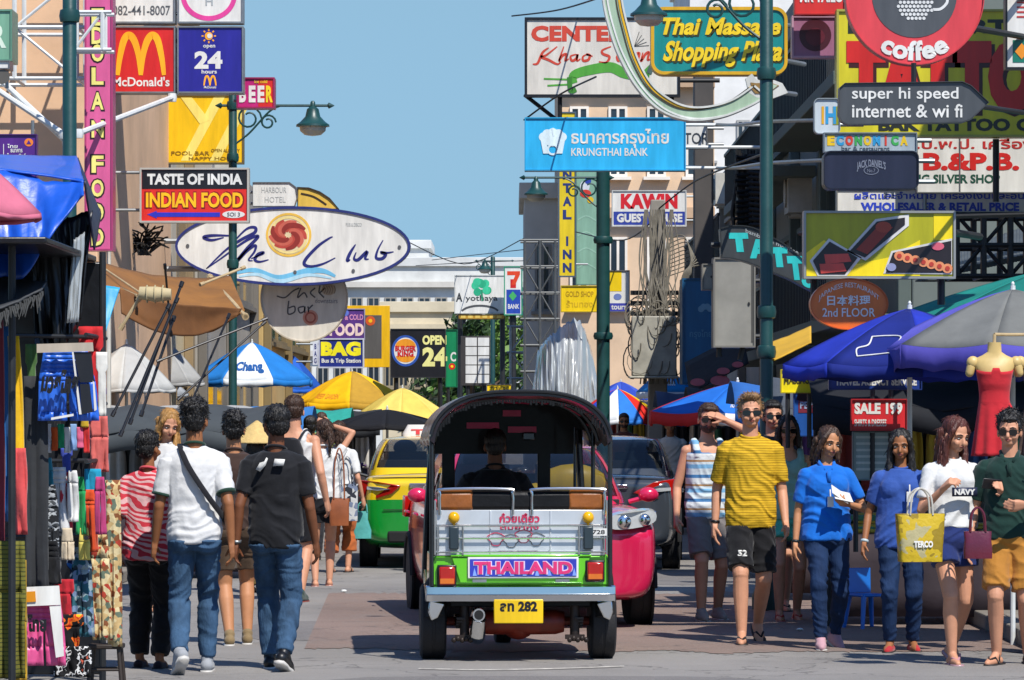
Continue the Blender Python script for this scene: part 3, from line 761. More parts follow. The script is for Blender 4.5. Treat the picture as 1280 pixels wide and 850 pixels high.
s.ring(*z([(488, 648)])[0], 27, 26, 3, P('#dcb24a'), 1, 'emblem'); s.ring(*z([(488, 648)])[0], 23, 22, 3.5, P('#e2cf8a'), 1.2, 'emblem')
s.disc(*z([(488, 650)])[0], 22, 20, P('#dcc9a0'), 1.4, 'emblem')
ccx, ccy = z([(486, 648)])[0]
for i in range(9):
    a = i * 2 * math.pi / 9
    s.stroke([[(ccx + (4 + 5 * t) * 1.15 * math.cos(a + t * .75), ccy + (4 + 4.4 * t) * math.sin(a + t * .75)) for t in (0, .8, 1.7, 2.6, 3.2)]], (3, 6.5), P(('#b4473a', '#c2604f', '#8c2f28')[i % 3]), 1.8 + (i % 3) * .3, 'emblem')
s.stroke([z([(292, 792), (360, 782), (450, 812), (560, 785), (620, 785), (665, 805)])], (3, 8), P('#6bb4d8'), 1, 'graphic'); s.stroke([z([(300, 806), (370, 798), (455, 824), (560, 800), (650, 812)])], (2, 5), P('#a9cfe0'), 1.2, 'graphic')
for x, y in ((105, 690), (908, 695), (512, 790), (733, 785)):
    qx, qy = z([(x, y)])[0]; s.disc(qx, qy, 2.2, 2.6, GRY, 2, 'bolt', 12)
s.text('PUB & DISCO', (*z([(705, 603)])[0], *z([(765, 616)])[0]), P('#a7aaa8'), 0)
s.arms([(240, 300, 180, 300, .3), (250, 335, 180, 335, .3)], r=.04)
s = Sign('bar_sign', 'round cream bar sign hanging just under the oval club sign', 'sign', (326, 318, 434, 427), 55.35, P('#cdc8bb'), .2, P('#b5aa98'), 1.6, shape='ellipse')
s.stroke([[(346, 370), (356, 372), (366, 364), (374, 360)], [(376, 360), (372, 372), (380, 366), (384, 372)], [(394, 360), (388, 366), (394, 372)], [(400, 357), (399, 366), (406, 360)], [(399, 366), (405, 372)]], 1.8, P('#4d4a4c'))
s.stroke([[(361, 376), (360, 392), (368, 390), (368, 383), (361, 385)], [(380, 383), (373, 385), (375, 391), (380, 389), (381, 383), (381, 391)], [(385, 383), (386, 391)], [(386, 386), (391, 381)]], 1.8, P('#4d4a4c'))
s.text('downstairs', (394, 373, 422, 379), P('#7b767a'), 0)
s.disc(388, 397, 9.5, 9.5, P('#c58a74')); s.ring(388, 397, 6, 6, 2, P('#a5503c'), 2, 'emblem'); s.disc(411, 362, 9, 7, P('#b8a58c'), name='emblem')
for k in range(5): s.stroke([[(404 + k * 3.4, 357), (407 + k * 3, 362), (405 + k * 3.2, 367)]], 1.1, P('#8b7a66'), 2, 'emblem')
s.arms([(340, 330, 340, 322), (420, 330, 420, 322)])
s = Sign('snack_sign', 'purple sign with pale letters behind the blue bag sign', 'sign', (398, 386, 456, 425), 77, P('#54307a'), .1, P('#8c86a6'), 1)
s.text('FOOD', (412, 404, 455, 420), P('#e4c9c0'), .05); s.text('HOT & COLD', (416, 393, 454, 400), P('#d08cb0'), .02); s.disc(432, 391, 4, 4, P('#5f73c8'), 2)
s.arms([(380, 395, 398, 395), (380, 415, 398, 415)])
s = Sign('bag_sign', 'blue sign reading bag in yellow letters', 'sign', (398, 423, 455, 460), 75, P('#1d2a78'), .12, P('#b9bcc6'), 1.6)
s.text('BAG', (401, 427, 451, 445), P('#e9dc1a'), .07); s.text('Bus & Trip Station', (402, 448, 451, 455), WHT, .03)
s.rect(391, 428, 397.5, 456, P('#c9ccd6'), 1); s.text('B\nA\nG', (392.5, 430, 396, 454), NAVY, .02, 2)
s.arms([(370, 430, 398, 430), (370, 452, 398, 452)])
s = Sign('yellow_frame_sign', 'thick yellow framed sign with a grey centre and orange dot', 'sign', (433, 382, 487, 459), 80, P('#e0ad06'), .25)
s.rect(452, 394, 477, 448, P('#55524e')); s.disc(463, 401, 6, 6, P('#c9541f'), 2); s.disc(463, 401, 2.4, 2.4, P('#e8b51a'), 3)
s.arms([(410, 395, 433, 395), (410, 450, 433, 450)])
s = Sign('burger_sign', 'black sign reading open 24 with a round burger emblem', 'sign', (488, 411, 557, 472), 85, BLK, .2, M('black_frame', '#232326', .5), 1)
s.ring(507, 438.5, 16, 18, 3, P('#2a4fa0'), 1, 'emblem'); s.disc(507, 438.5, 14.5, 16.5, WHT, 1.2, 'emblem')
s.poly([(507 + 13 * math.cos(math.radians(a)), 433.5 - 10 * math.sin(math.radians(a))) for a in range(0, 181, 15)], P('#dd8f1d'), 2, 'emblem'); s.poly([(507 + 12 * math.cos(math.radians(a)), 445 + 8 * math.sin(math.radians(a))) for a in range(0, 181, 15)], P('#dd8f1d'), 2, 'emblem')
s.text('BURGER', (494, 432, 520, 439), RED, .05, 3); s.text('KING', (497, 439, 517, 446), RED, .05, 3)
s.text('OPEN', (528, 419, 558, 431), P('#ddd98a'), .05); s.text('24', (528, 434, 559, 458), P('#ddd98a'), .05)
s.arms([(495, 472, 495, 520), (550, 472, 550, 520)], dark_steel, .05, 'post')
s = Sign('green_banner', 'narrow green vertical banner beside the black burger sign', 'banner', (557, 412, 572, 484), 88, P('#0f7d4d'), .08, P('#0a5a3a'), 1)
s.text('C', (563, 440, 570, 452), WHT, .03); s.disc(565, 458, 4, 4, RED); s.disc(565, 458, 1.7, 1.7, YEL, 2)
s.arms([(560, 484, 560, 520)], dark_steel, .04, 'post')
s = Sign('sign_grid', 'tall white sign made of ten blank panels under the trees', 'sign', (576, 420, 613, 482), 95, P('#3a3735'), .2)
for i in range(2):
    for j in range(5): s.rect(582 + i * 15.5, 422 + j * 11.6, 596 + i * 15.5, 432.4 + j * 11.6, P('#cfcfca'), 1, 'blank_panel')
s.arms([(585, 482, 585, 520), (605, 482, 605, 520)], dark_steel, .05, 'post')
s = Sign('small_yellow_board', 'small yellow board under the white sign grid', 'sign', (608, 480, 640, 494), 94, YEL, .08, GRY, 1)
s.text('TOURS', (612, 483, 636, 491), P('#6b5a12'), .02)
s.arms([(624, 494, 624, 530)], dark_steel, .03, 'post')
s = Sign('tree_logo_sign', 'white sign with a green tree emblem at the far end', 'sign', (568, 344, 632, 392), 121, WHT, .3, P('#aeb0ac'), 1)
rng = random.Random(4)
for i in range(9): s.disc(602 + rng.uniform(-9, 9), 358 + rng.uniform(-7, 8), 5, 5, P('#2aa378' if i % 2 else '#3bb98c'), 1 + i * .1, 'emblem', 14)
s.stroke([[(602, 362), (603, 376)]], 2.2, P('#2a8a66'), 2.5, 'emblem'); s.text('A', (570, 366, 578, 377), P('#33373a'), .03, 2); s.text('yothaya', (582, 369, 622, 378), P('#33373a'), .01, 2); s.ring(600, 392, 24, 10, 2.4, P('#4b4c4e'), 2, a0=200, a1=340)
s.arms([(575, 392, 575, 520), (628, 392, 628, 520)], dark_steel, .08, 'post')
s = Sign('amber_lightbox', 'amber strip sign under the white tree emblem sign', 'sign', (573, 393, 631, 399), 120.6, P('#b58a2a'), .2, P('#4d3d1c'), .6)
for i in range(6): s.rect(576 + i * 9, 394.5, 582 + i * 9, 397.5, P('#d8b85a'), 1, 'panel_tile')
s.arms([(580, 399, 580, 405)], dark_steel, .05)
s = Sign('convenience_store_sign', 'tall sign with a red 7 over a blue panel', 'sign', (630, 333, 653, 394), 120, WHT, .4, P('#1f8a68'), 1.2)
s.poly([(634, 339), (650, 339), (650, 343), (644, 356), (639, 356), (644, 344), (634, 344)], P('#d2401f')); s.rect(638, 349, 645, 360, RED, .8)
s.rect(633, 362, 650.5, 392, P('#23429c')); s.poly([(641, 364), (646, 370), (641, 376), (636, 370)], P('#3fa05a'), 2); s.text('BANK', (635, 380, 649, 386), WHT, .02, 2)
s.arms([(641, 394, 641, 520)], dark_steel, .1, 'post')
s = Sign('green_box_sign', 'pale green box sign cut by the left edge of the frame', 'sign', (-60, 12, 15, 76), 43, P('#6f9c82'), .5, P('#5a8570'), 2)
s.text('BAR', (-50, 30, 8, 60), P('#c9d6c4'), .03); s.arms([(-40, 76, -40, 100), (5, 76, 5, 108)])
s = Sign('flood_lamp_board', 'white flood lamp bracket under the green box sign', 'lamp', (-14, 76, 12, 86), 42.8, WHT, .3, GRY, 1)
s.disc(2, 96, 10, 9, P('#57534c'), .5, 'lamp_head'); s.arms([(2, 86, 2, 92)])
s = Sign('purple_thai_sign', 'purple sign with a small orange emblem above the blue tarp', 'sign', (-70, 168, 46, 232), 43.5, P('#4d1f78'), .12, P('#3d1760'), 1)
s.disc(36, 178, 5.5, 5, P('#e07a2a')); s.poly([(36, 175), (39, 180), (33, 180)], P('#4d1f78'), 2); s.text('ไทย', (9, 180, 22, 185), WHT, .02); s.text('ธนาคาร\nไทยพาณิชย์', (9, 186, 32, 198), WHT, .02)
s.stroke([[(4.5, 180), (4.5, 200)]], .8, WHT, smooth=False)
s.arms([(-50, 168, -50, 150), (40, 168, 40, 150)])

# ------------------------------------------------------------------ signs, right side
s = Sign('center_board', 'white framed board with red script and a green gecko shape', 'sign', (656, 22, 850, 121), 55, P('#cfcabf'), .15, BLK, 3)
s.text('CENTER', (664, 32, 782, 52), P('#c4432e'), .05)
zz = lambda l: [(640 + x / 3.27, y / 3.27) for x, y in l]
s.stroke([zz(l) for l in ([(150, 195), (125, 215), (105, 258), (85, 262)], [(185, 190), (140, 225), (120, 232), (150, 245), (185, 262), (200, 252)], [(212, 190), (192, 248), (205, 228), (222, 222), (218, 248), (232, 240)],
   [(262, 222), (240, 230), (245, 248), (262, 240), (268, 222), (266, 248), (280, 240)], [(305, 222), (290, 232), (292, 248), (312, 244), (318, 226), (304, 222), (330, 230)], [(405, 190), (370, 205), (372, 220), (398, 232), (385, 255), (355, 252)],
   [(450, 215), (430, 228), (435, 248), (455, 238), (460, 215), (458, 248)], [(500, 218), (492, 250), (505, 225), (520, 218), (516, 248), (535, 242)], [(535, 215), (528, 250), (545, 222), (560, 215), (555, 245), (575, 235)])], (1.4, 3.4), P('#c4432e'))
s.stroke([zz([(255, 340), (250, 310), (300, 290), (400, 275), (460, 300), (530, 310), (570, 275)])], (8, 13), P('#4f9a35')); s.stroke([zz([(235, 315), (240, 370), (262, 365)])], 6, P('#3c7d28'), 2, 'graphic'); s.stroke([zz([(145, 350), (235, 345)]), zz([(130, 322), (230, 325)])], 2.2, P('#4f9a35'), 1, 'graphic')
s.disc(*zz([(545, 312)])[0], 5, 5, P('#3c7d28'), 3, 'graphic'); s.stroke([zz([(560, 300), (575, 262)])], 7, P('#4b5f5a'), 2.2, 'graphic')
for i in range(5): s.stroke([zz([(500, 190), (520 + i * 10, 130 + i * 14)])], .9, P('#5b5a55'), 1, 'graphic')
s.arms([(656, 118, 700, 150, .1, .4), (840, 121, 840, 160), (700, 121, 700, 150), (850, 60, 900, 60), (850, 100, 900, 100)], dark_steel, .03)
s = Sign('bank_sign', 'sky blue bank sign with white bird emblem and Thai letters', 'sign', (656, 147, 857, 213), 52, P('#2aa9dd'), .3, P('#2596c6'), 1.2)
for i in range(5):
    a = math.radians(200 + i * 35); s.disc(691 + 12 * math.cos(a), 174 + 8 * math.sin(a), 6.2, 5.8, P('#d2e4ea'), 1 + i * .2, 'emblem', 18)
s.disc(691, 176, 10, 7, P('#d2e4ea'), 2.2, 'emblem'); s.poly([(676, 176), (683, 176), (686, 192), (679, 192)], P('#d2e4ea'), 2.4, 'emblem'); s.poly([(699, 176), (706, 176), (703, 192), (696, 192)], P('#d2e4ea'), 2.6, 'emblem'); s.ring(691, 187, 6, 6, 2.4, P('#d2e4ea'), 2.8, 'emblem'); s.stroke([[(691, 160), (692, 170)]], 2.4, P('#d2e4ea'), 3, 'emblem')
s.text('ธนาคารกรุงไทย', (714, 161, 836, 185), WHT, .02); s.text('KRUNGTHAI BANK', (714, 185, 810, 195), WHT, .015)
s.arms([(857, 155, 955, 155, .15), (857, 183, 955, 183, .15), (857, 209, 955, 209, .15)], white_metal, .022)
s = Sign('white_lettered_sign', 'white sign with dark letters tucked behind the bank sign', 'sign', (846, 152, 884, 186), 54, WHT, .1, GRY, 1)
s.text('MOTOR', (832, 166, 886, 180), P('#3a3e44'), .01); s.arms([(884, 160, 905, 160), (884, 180, 905, 180)])
# curved neon arrow
outer = [(752, -40), (754, 0), (762, 36), (775, 72), (797, 110), (826, 138), (862, 150), (902, 146), (938, 132), (958, 120)]
inner = [(943, 107), (918, 124), (890, 133), (862, 134), (838, 125), (814, 105), (796, 72), (785, 36), (777, 0), (775, -40)]
ol = [(p.x, p.y) for p in spline([(x, y, 0) for x, y in outer], 5)]; il = [(p.x, p.y) for p in spline([(x, y, 0) for x, y in inner], 5)]
s = Sign('neon_arrow', 'big curved green neon arrow hooking under the massage sign', 'sign', (752, -40, 985, 150), 40, P('#9db59a'), .22, P('#c9cbc4'), 2.4, poly=ol + il)
s.stroke([[(x - 3, y + 1) for x, y in inner[::-1]]], 2.6, P('#d8a916'), 2, 'tube'); s.stroke([[(x - 6.5, y + 2.5) for x, y in inner[::-1]]], 1.6, P('#4a3c1e'), 2, 'tube'); s.stroke([[(x + 5, y - 2) for x, y in outer]], 2.2, P('#d6d8d2'), 2, 'tube')
s.poly([(932, 98), (940, 92), (946, 100), (962, 98), (978, 104), (985, 116), (966, 123), (946, 122), (936, 116)], P('#c3c4bd'), .2, 'arrow_head', .1); s.poly([(938, 103), (945, 104), (962, 103), (974, 107), (960, 117), (944, 117), (940, 112)], P('#8a6c3a'), 2, 'arrow_head'); s.poly([(958, 103), (972, 107), (962, 115)], P('#a5b8a0'), 3, 'arrow_head')
s.arms([(960, 112, 1000, 112, .1, .6), (760, -30, 1000, -30, .12, .6)], steel, .025)
s = Sign('massage_sign', 'teal rounded sign with yellow script offering Thai massage', 'sign', (815, 10, 983, 92), 41, P('#0f7f7c'), .25, P('#c99b17'), 4, shape='round')
for body, bx in (('Thai Massage', (824, 22, 976, 50)), ('Shopping Plaza', (830, 51, 978, 84))):
    s.text(body, tuple(q + e for q, e in zip(bx, (2, 2.2, 2, 2.2))), P('#3a3a12'), .05, 1, 10 / 40); s.text(body, bx, P('#e2c11c'), .035, 2, 10 / 40)
s.arms([(983, 30, 1010, 30, .1, .5), (983, 75, 1010, 75, .1, .5)], steel, .025)
def vert(name, label, box, d, face, frame, letters, lm, top, pitch, w, h):
    s = Sign(name, label, 'sign', box, d, face, .2, frame, 1.4); cx = (box[0] + box[2]) / 2
    for i, ch in enumerate(letters):
        if ch != ' ': s.text(ch, (cx - w / 2, top + i * pitch, cx + w / 2, top + i * pitch + h) if ch != 'I' else (cx - w / 8, top + i * pitch, cx + w / 8, top + i * pitch + h), lm, .05)
    return s
s = vert('tall_inn_sign', 'tall narrow yellow sign with navy letters spelling inn', (698, 140, 720, 346), 80, P('#d6bb1c'), P('#4a5a6a'), 'ORIENTAL INN', P('#25346c'), 146, 16.6, 11, 12)
s.arms([(720, 200, 735, 200), (720, 330, 735, 330)])
s = Sign('green_cloth_banner', 'tall pale green banner with a bird picture beside the yellow sign', 'banner', (720, 190, 747, 356), 82, P('#7fa590'), .1, P('#5c7d6c'), 1)
s.disc(731, 233, 6, 7, P('#c8ccd2')); s.disc(735, 226, 4, 4, P('#2a3f9c'), 2); s.disc(732, 242, 7, 5, P('#c4372a'), 1.5); s.disc(738, 250, 4, 4, P('#d9b41c'), 2)
for i in range(4): s.stroke([[(722, 275 + i * 20), (733, 270 + i * 20), (745, 276 + i * 20)]], 1.5, P('#93b8a4'))
s.arms([(747, 210, 760, 210), (747, 340, 760, 340)])
s = Sign('yellow_shop_sign', 'plain yellow shop sign with faded letters by the far lamp post', 'sign', (701, 357, 748, 390), 70, P('#e6c40a'), .12, P('#b09a20'), 1)
s.text('GOLD SHOP', (707, 364, 742, 371), P('#b08d12'), .02); s.text('ร้านทอง', (708, 375, 741, 384), P('#c9a51a'), .01)
s.arms([(748, 362, 760, 362), (748, 385, 760, 385)])
s = Sign('airline_sign', 'small yellow over blue sign right of the far lamp post', 'sign', (760, 338, 787, 390), 68, WHT, .12, GRY, 1)
s.rect(761, 339, 777, 364, P('#e6c40a')); s.rect(761, 379, 786, 389, P('#3b3f9c')); s.text('tours', (764, 381, 783, 387), WHT, .02, 2); s.disc(772, 371, 5, 4, P('#6a7bb0')); s.arms([(755, 345, 760, 345), (755, 380, 760, 380)])
s = Sign('guest_house_sign', 'white and blue guest house sign with bold red letters', 'sign', (765, 238, 858, 283), 75, WHT, .25, P('#b9bbb8'), 1.2)
s.text('KAWIN', (776, 242, 847, 261), P('#c81f2a'), .06); s.rect(767, 264.5, 856, 281, P('#2f3f94')); s.text('GUEST HOUSE', (771, 267, 853, 278), WHT, .05, 2)
s.arms([(858, 245, 880, 245), (858, 275, 880, 275)])
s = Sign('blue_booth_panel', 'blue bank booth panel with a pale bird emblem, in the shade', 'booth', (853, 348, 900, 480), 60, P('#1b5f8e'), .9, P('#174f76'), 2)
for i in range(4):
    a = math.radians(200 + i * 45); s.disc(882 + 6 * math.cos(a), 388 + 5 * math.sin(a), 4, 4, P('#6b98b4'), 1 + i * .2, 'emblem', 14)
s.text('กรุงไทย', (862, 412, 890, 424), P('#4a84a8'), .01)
s = Sign('control_cabinet', 'tall grey metal cabinet mounted under the dark lettered arch sign', 'cabinet', (892, 322, 944, 434), 45, M('cabinet_grey', '#8b887e', .55, .1, .2, 3), .45, M('cabinet_edge', '#6f6c64', .6), 2)
s.rect(939, 330, 942, 428, M('cabinet_seam', '#4f4d48', .6), 1, 'door_seam'); s.disc(936, 380, 1.5, 2.5, dark_steel, 2, 'handle', 12); s.arms([(900, 434, 900, 446, .2), (930, 434, 926, 450, .2), (944, 350, 956, 350, .2), (944, 420, 956, 420, .2)], dark_steel, .03)
s = Sign('small_cabinet', 'small grey box fixed left of the tall grey cabinet', 'cabinet', (878, 330, 892, 362), 45.3, M('cabinet_grey'), .3, M('cabinet_edge'), 1)
s.disc(889, 346, 1, 1.6, dark_steel, 2, 'handle', 10); s.arms([(890, 340, 894, 340, .2)])
up = [(900, 286), (916, 282), (940, 284), (965, 296), (990, 312), (1012, 334), (1020, 348)]; lo = [(1020, 366), (1004, 358), (985, 348), (960, 338), (935, 328), (915, 323), (902, 322)]
s = Sign('tattoo_arch_sign', 'dark grey arching tattoo sign with turquoise letters', 'sign', (900, 282, 1020, 366), 43, P('#3a3d3e'), .25, P('#26292a'), 1.4, poly=[(p.x, p.y) for p in spline([(x, y, 0) for x, y in up], 4)] + [(p.x, p.y) for p in spline([(x, y, 0) for x, y in lo], 4)])
for ch, bx in zip('TATTO', ((912, 291, 936, 315), (936, 299, 961, 323), (962, 309, 985, 334), (985, 320, 1004, 350), (1002, 343, 1019, 360))): s.text(ch, bx, P('#2fb5b0'), .09, 1, -.12)
s.text('bamboo & machine', (932, 290, 998, 316), P('#9da3a3'), .01, 1, warp=lambda x, y: (x, 288 + (x - 932) * .42 + (y - 303) * .2))
s.arms([(1000, 345, 1030, 345, .2), (905, 305, 890, 305, .2)], dark_steel, .03)
s = Sign('red_header_sign', 'red sign with white letters cut by the top of the frame', 'sign', (993, -40, 1056, 18), 36.5, P('#c42a22'), .15, P('#a32019'), 1)
s.text('MR TAILOR', (1000, -12, 1062, 3), WHT, .04); s.arms([(1056, -20, 1090, -20), (1056, 8, 1090, 8)])
s = Sign('pink_square_sign', 'square pinkish sign with a big dark red disc', 'sign', (990, 20, 1046, 72), 37, P('#94607a'), .15, P('#b08a9a'), 2)
s.disc(1019, 44, 20, 20, P('#431522')); s.disc(1019, 46, 12, 11, P('#5a1a28'), 2); s.arms([(1046, 30, 1080, 30), (1046, 62, 1080, 62)])
s = Sign('tattoo_board', 'huge yellow board with red letters reading tattoo', 'sign', (1046, 12, 1440, 171), 36, P('#c4b91e'), .2, P('#9a9640'), 2.5)
s.text('TATTOO', (1061, 54, 1356, 146), P('#3c0f0c'), .1); s.text('TATTOO', (1058, 50, 1352, 142), P('#c01f17'), .085, 2)
s.text('BODY ART STUDIO', (1060, 24, 1420, 42), P('#23261c'), .05); s.text('BAK TATTOO GROUP', (1098, 148, 1360, 164), P('#23261c'), .05)
s.arms([(1060, 171, 1060, 200, .3), (1250, 171, 1250, 250, .3)], dark_steel, .03)
s = Sign('coffee_sign', 'round red coffee sign with a grey centre', 'sign', (1057, -92, 1230, 81), 30, P('#cc3f45'), .14, P('#b8383e'), 1.2, shape='ellipse')
s.disc(1143, -6, 53, 53, P('#4b4d50'), 1, 'emblem')
for j in range(6):
    for i in range(9):
        if abs(i - 4) <= 5 - max(0, j - 2): s.disc(1123 + i * 4.9 + (j % 2) * 2.4, -2 + j * 5, 2.1, 2.1, P('#cfcfcc'), 2, 'dot', 10)
s.stroke([[(1171, -12), (1180, -8), (1184, 2), (1176, 11), (1166, 12)]], 3.4, P('#cfcfcc'), 2, 'emblem')
def arc(x, y, cx=1143, cy=-6, R=70):
    a = (x - cx) / R; r = R + (y - 64); return (cx + r * math.sin(a), cy + r * math.cos(a))
s.text('coffee', (1102, 51, 1184, 76), WHT, .04, 2, warp=arc)
s.arms([(1200, -20, 1300, -20, .1, 1), (1200, 30, 1300, 30, .1, 1)], dark_steel, .025)
s = Sign('wifi_sign', 'dark grey pointed sign offering internet and wifi', 'sign', (1048, 102, 1236, 156), 29.8, P('#45484b'), .1, P('#3b3e41'), .8, poly=[(1056, 104), (1203, 102), (1214, 107), (1236, 128), (1214, 149), (1203, 153), (1060, 156), (1052, 152), (1048, 144), (1049, 110)])
s.text('super hi speed', (1065, 109, 1198, 128), WHT, .012); s.text('internet & wi fi', (1065, 130, 1203, 147), WHT, .012)
s.arms([(1143, 102, 1143, 78), (1200, 128, 1300, 128, .1, 1)], dark_steel, .02)
s = Sign('edge_sign', 'white sign with a green and orange corner at the right edge', 'sign', (1257, -40, 1340, 86), 31, WHT, .12, BLK, 2)
for i in range(4): s.rect(1271, 2 + i * 6, 1300, 4 + i * 6, P('#b5302a'))
s.rect(1266, 50, 1340, 78, P('#15705c')); s.poly([(1268, 64), (1277, 54), (1286, 64), (1277, 74)], P('#dd8a1d'), 2); s.arms([(1300, 86, 1300, 110)])
s = Sign('hostel_sign', 'small white sign with rainbow coloured letters', 'sign', (1018, 123, 1050, 167), 34, P('#b9c2c6'), .1, P('#8e989c'), 1, shape='round')
for ch, x, c in (('I', 1027, '#d8a01d'), ('H', 1032, '#2f8fc0')): s.text(ch, (x, 133, x + (3 if ch == 'I' else 13), 155), P(c), .04)
s.rect(1041, 133, 1048, 156, P('#8a8f1a'), .8); s.arms([(1050, 135, 1080, 135), (1050, 155, 1080, 155)])
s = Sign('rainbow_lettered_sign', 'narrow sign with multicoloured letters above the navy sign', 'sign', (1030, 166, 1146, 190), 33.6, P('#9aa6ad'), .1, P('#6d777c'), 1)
for i, ch in enumerate('ECONOMICA'): s.text(ch, (1034 + i * 11.4 + (3.5 if ch == 'I' else 0), 169, 1043.5 + i * 11.4 - (3.5 if ch == 'I' else 0), 182), P(('#d8b31d', '#2f8fc0', '#c33a2a', '#3a9a4c')[i % 4]), .07)
s.text('bar & restaurant', (1052, 183, 1112, 188), P('#4c5660'), .01); s.arms([(1146, 175, 1165, 175)])
s = Sign('whiskey_sign', 'dark navy rounded sign with faint pale lettering', 'sign', (1030, 189, 1148, 236), 33, P('#20253a'), .22, P('#161a2a'), 1.6, shape='round')
s.text("JACK DANIEL'S", (1071, 199, 1107, 211), P('#7a8090'), .02, 1, warp=lambda x, y: (x, y + ((x - 1089) / 18) ** 2 * 4)); s.ring(1089, 213, 9, 5, 1, P('#6a7080'), 1); s.text('No.7', (1084, 211, 1094, 215.5), P('#6a7080'), .01); s.arms([(1148, 200, 1170, 200), (1148, 226, 1170, 226)])
s = Sign('silver_shop_sign', 'white sign with red Thai letters for a silver shop', 'sign', (1146, 167, 1400, 241), 38, P('#cfcdc6'), .12, P('#6a6a66'), 1)
s.text('ก.ป.พ.ป. เครื่องเงิน', (1130, 172, 1330, 186), P('#b02a2a'), .02); s.text('B.&P.B.', (1154, 191, 1274, 213), P('#c0211f'), .045); s.text('STERLING SILVER SHOP', (1098, 218, 1250, 229), P('#1d4a3a'), .03)
s.rect(1199, 168, 1200.5, 240, GRY, 2, 'seam'); s.arms([(1160, 241, 1160, 260, .3)])
s = Sign('wholesale_sign', 'white sign with blue Thai and English wholesale lettering', 'sign', (1046, 236, 1400, 266), 38.3, P('#cfcdc6'), .12, P('#6a6a66'), 1)
s.text('ผลิตและจำหน่าย เครื่องเงินและอื่นๆ', (1068, 239, 1290, 251), P('#2b41b4'), .02); s.text('WHOLESALER & RETAIL PRICE', (1076, 253, 1274, 264), P('#2b41b4'), .05); s.arms([(1060, 266, 1060, 290, .3)])
s = Sign('sushi_photo_sign', 'yellow sign painted olive where shaded, with photos of sushi and tuna', 'sign', (1005, 264, 1194, 348), 31, P('#a3a014'), .16, M('sign_grey_frame', '#8f918c', .45, .3), 2.4)
Yl_lit = P('#e8cf12'); BK = P('#211a1c'); FR = P('#c9c7c0')
s.poly([(1008, 316), (1030, 300), (1072, 330), (1110, 322), (1150, 300), (1150, 345), (1008, 345)], Yl_lit); s.rect(1167, 267, 1191, 300, Yl_lit)  # yellow shapes paint the sunlit parts, the olive face the shaded part
s.poly([(1012, 326), (1036, 298), (1077, 322), (1058, 345), (1022, 345)], FR, 2); s.poly([(1016, 326), (1037, 302), (1072, 322), (1056, 343), (1024, 343)], BK, 3)
for x, y in ((1024, 330), (1030, 318)): s.poly([(x, y), (x + 30, y - 1), (x + 34, y + 9), (x + 2, y + 12)], P('#c8463c'), 4 if y > 320 else 3.6, 'food_photo')
s.poly([(1058, 314), (1094, 274), (1136, 268), (1136, 282), (1082, 326)], FR, 2); s.poly([(1062, 314), (1096, 277), (1131, 272), (1131, 281), (1081, 322)], BK, 3); s.poly([(1070, 312), (1098, 282), (1116, 284), (1084, 318)], P('#8f2a1c'), 4, 'food_photo'); s.disc(1104, 284, 10, 7, P('#a33a22'), 4.4, 'food_photo', 16)
s.poly([(1104, 342), (1114, 314), (1190, 298), (1190, 343)], FR, 2); s.poly([(1107, 341), (1116, 316), (1189, 301), (1189, 341)], BK, 3)
for i in range(7): s.disc(1124 + i * 10, 320 + i * 2.6, 6.5, 6, P('#d88a5a'), 4 + i * .1, 'food_photo', 14); s.disc(1124 + i * 10, 320 + i * 2.6, 3, 3, P('#b03a2a'), 5 + i * .1, 'food_photo', 12)
s.disc(1172, 308, 8, 5, P('#c85a6a'), 4.8, 'food_photo', 14); s.disc(1114, 334, 6, 5, P('#8a8fb0'), 4.8, 'food_photo', 14)
s.arms([(1020, 348, 1020, 400, .2), (1180, 348, 1180, 380, .2), (1194, 290, 1240, 290, .1, .8)], dark_steel, .03)
s = Sign('japanese_food_sign', 'orange oval sign with Japanese characters above the blue parasol', 'sign', (1013, 348, 1110, 412), 30.75, P('#d8651a'), .14, P('#c2581a'), 1, shape='ellipse')
s.text('日本料理', (1034, 369, 1088, 382), P('#dcd3c6'), .02); s.text('2nd FLOOR', (1028, 385, 1094, 396), P('#dcd3c6'), .01)
s.text('JAPANESE RESTAURANT', (1020, 352, 1102, 360), P('#dcd3c6'), 0, warp=lambda x, y: (1061 + (x - 1061) * .92, y + 1 + ((x - 1061) / 41) ** 2 * 17))
s.arms([(1061, 412, 1061, 470, .1)], dark_steel, .03, 'post')
s = Sign('yellow_stall_board', 'yellow stall board with dark letters left of the blue parasol', 'sign', (976, 462, 1021, 491), 33, P('#e3d010'), .06, P('#b5a616'), 1)
s.text('MASSAGE', (980, 470, 1016, 480), P('#4a4410'), .03); s.arms([(985, 491, 985, 560), (1012, 491, 1012, 560)], dark_steel, .02, 'post')
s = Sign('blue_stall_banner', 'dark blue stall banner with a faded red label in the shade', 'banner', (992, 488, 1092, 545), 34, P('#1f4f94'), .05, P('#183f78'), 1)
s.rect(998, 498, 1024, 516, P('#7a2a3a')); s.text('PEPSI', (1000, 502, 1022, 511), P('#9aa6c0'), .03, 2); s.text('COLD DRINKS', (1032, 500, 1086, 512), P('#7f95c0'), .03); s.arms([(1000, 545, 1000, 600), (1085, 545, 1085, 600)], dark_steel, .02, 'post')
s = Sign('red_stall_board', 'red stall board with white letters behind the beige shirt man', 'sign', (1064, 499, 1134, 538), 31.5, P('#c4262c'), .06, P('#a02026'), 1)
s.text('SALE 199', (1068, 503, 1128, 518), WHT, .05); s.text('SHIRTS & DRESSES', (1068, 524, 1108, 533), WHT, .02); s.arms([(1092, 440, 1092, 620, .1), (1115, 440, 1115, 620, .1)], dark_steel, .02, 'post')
s = Sign('white_notice_board', 'pale grey notice board below the red stall board', 'notice board', (1066, 540, 1134, 600), 31.6, P('#7f9698'), .05, P('#5d7072'), 1)
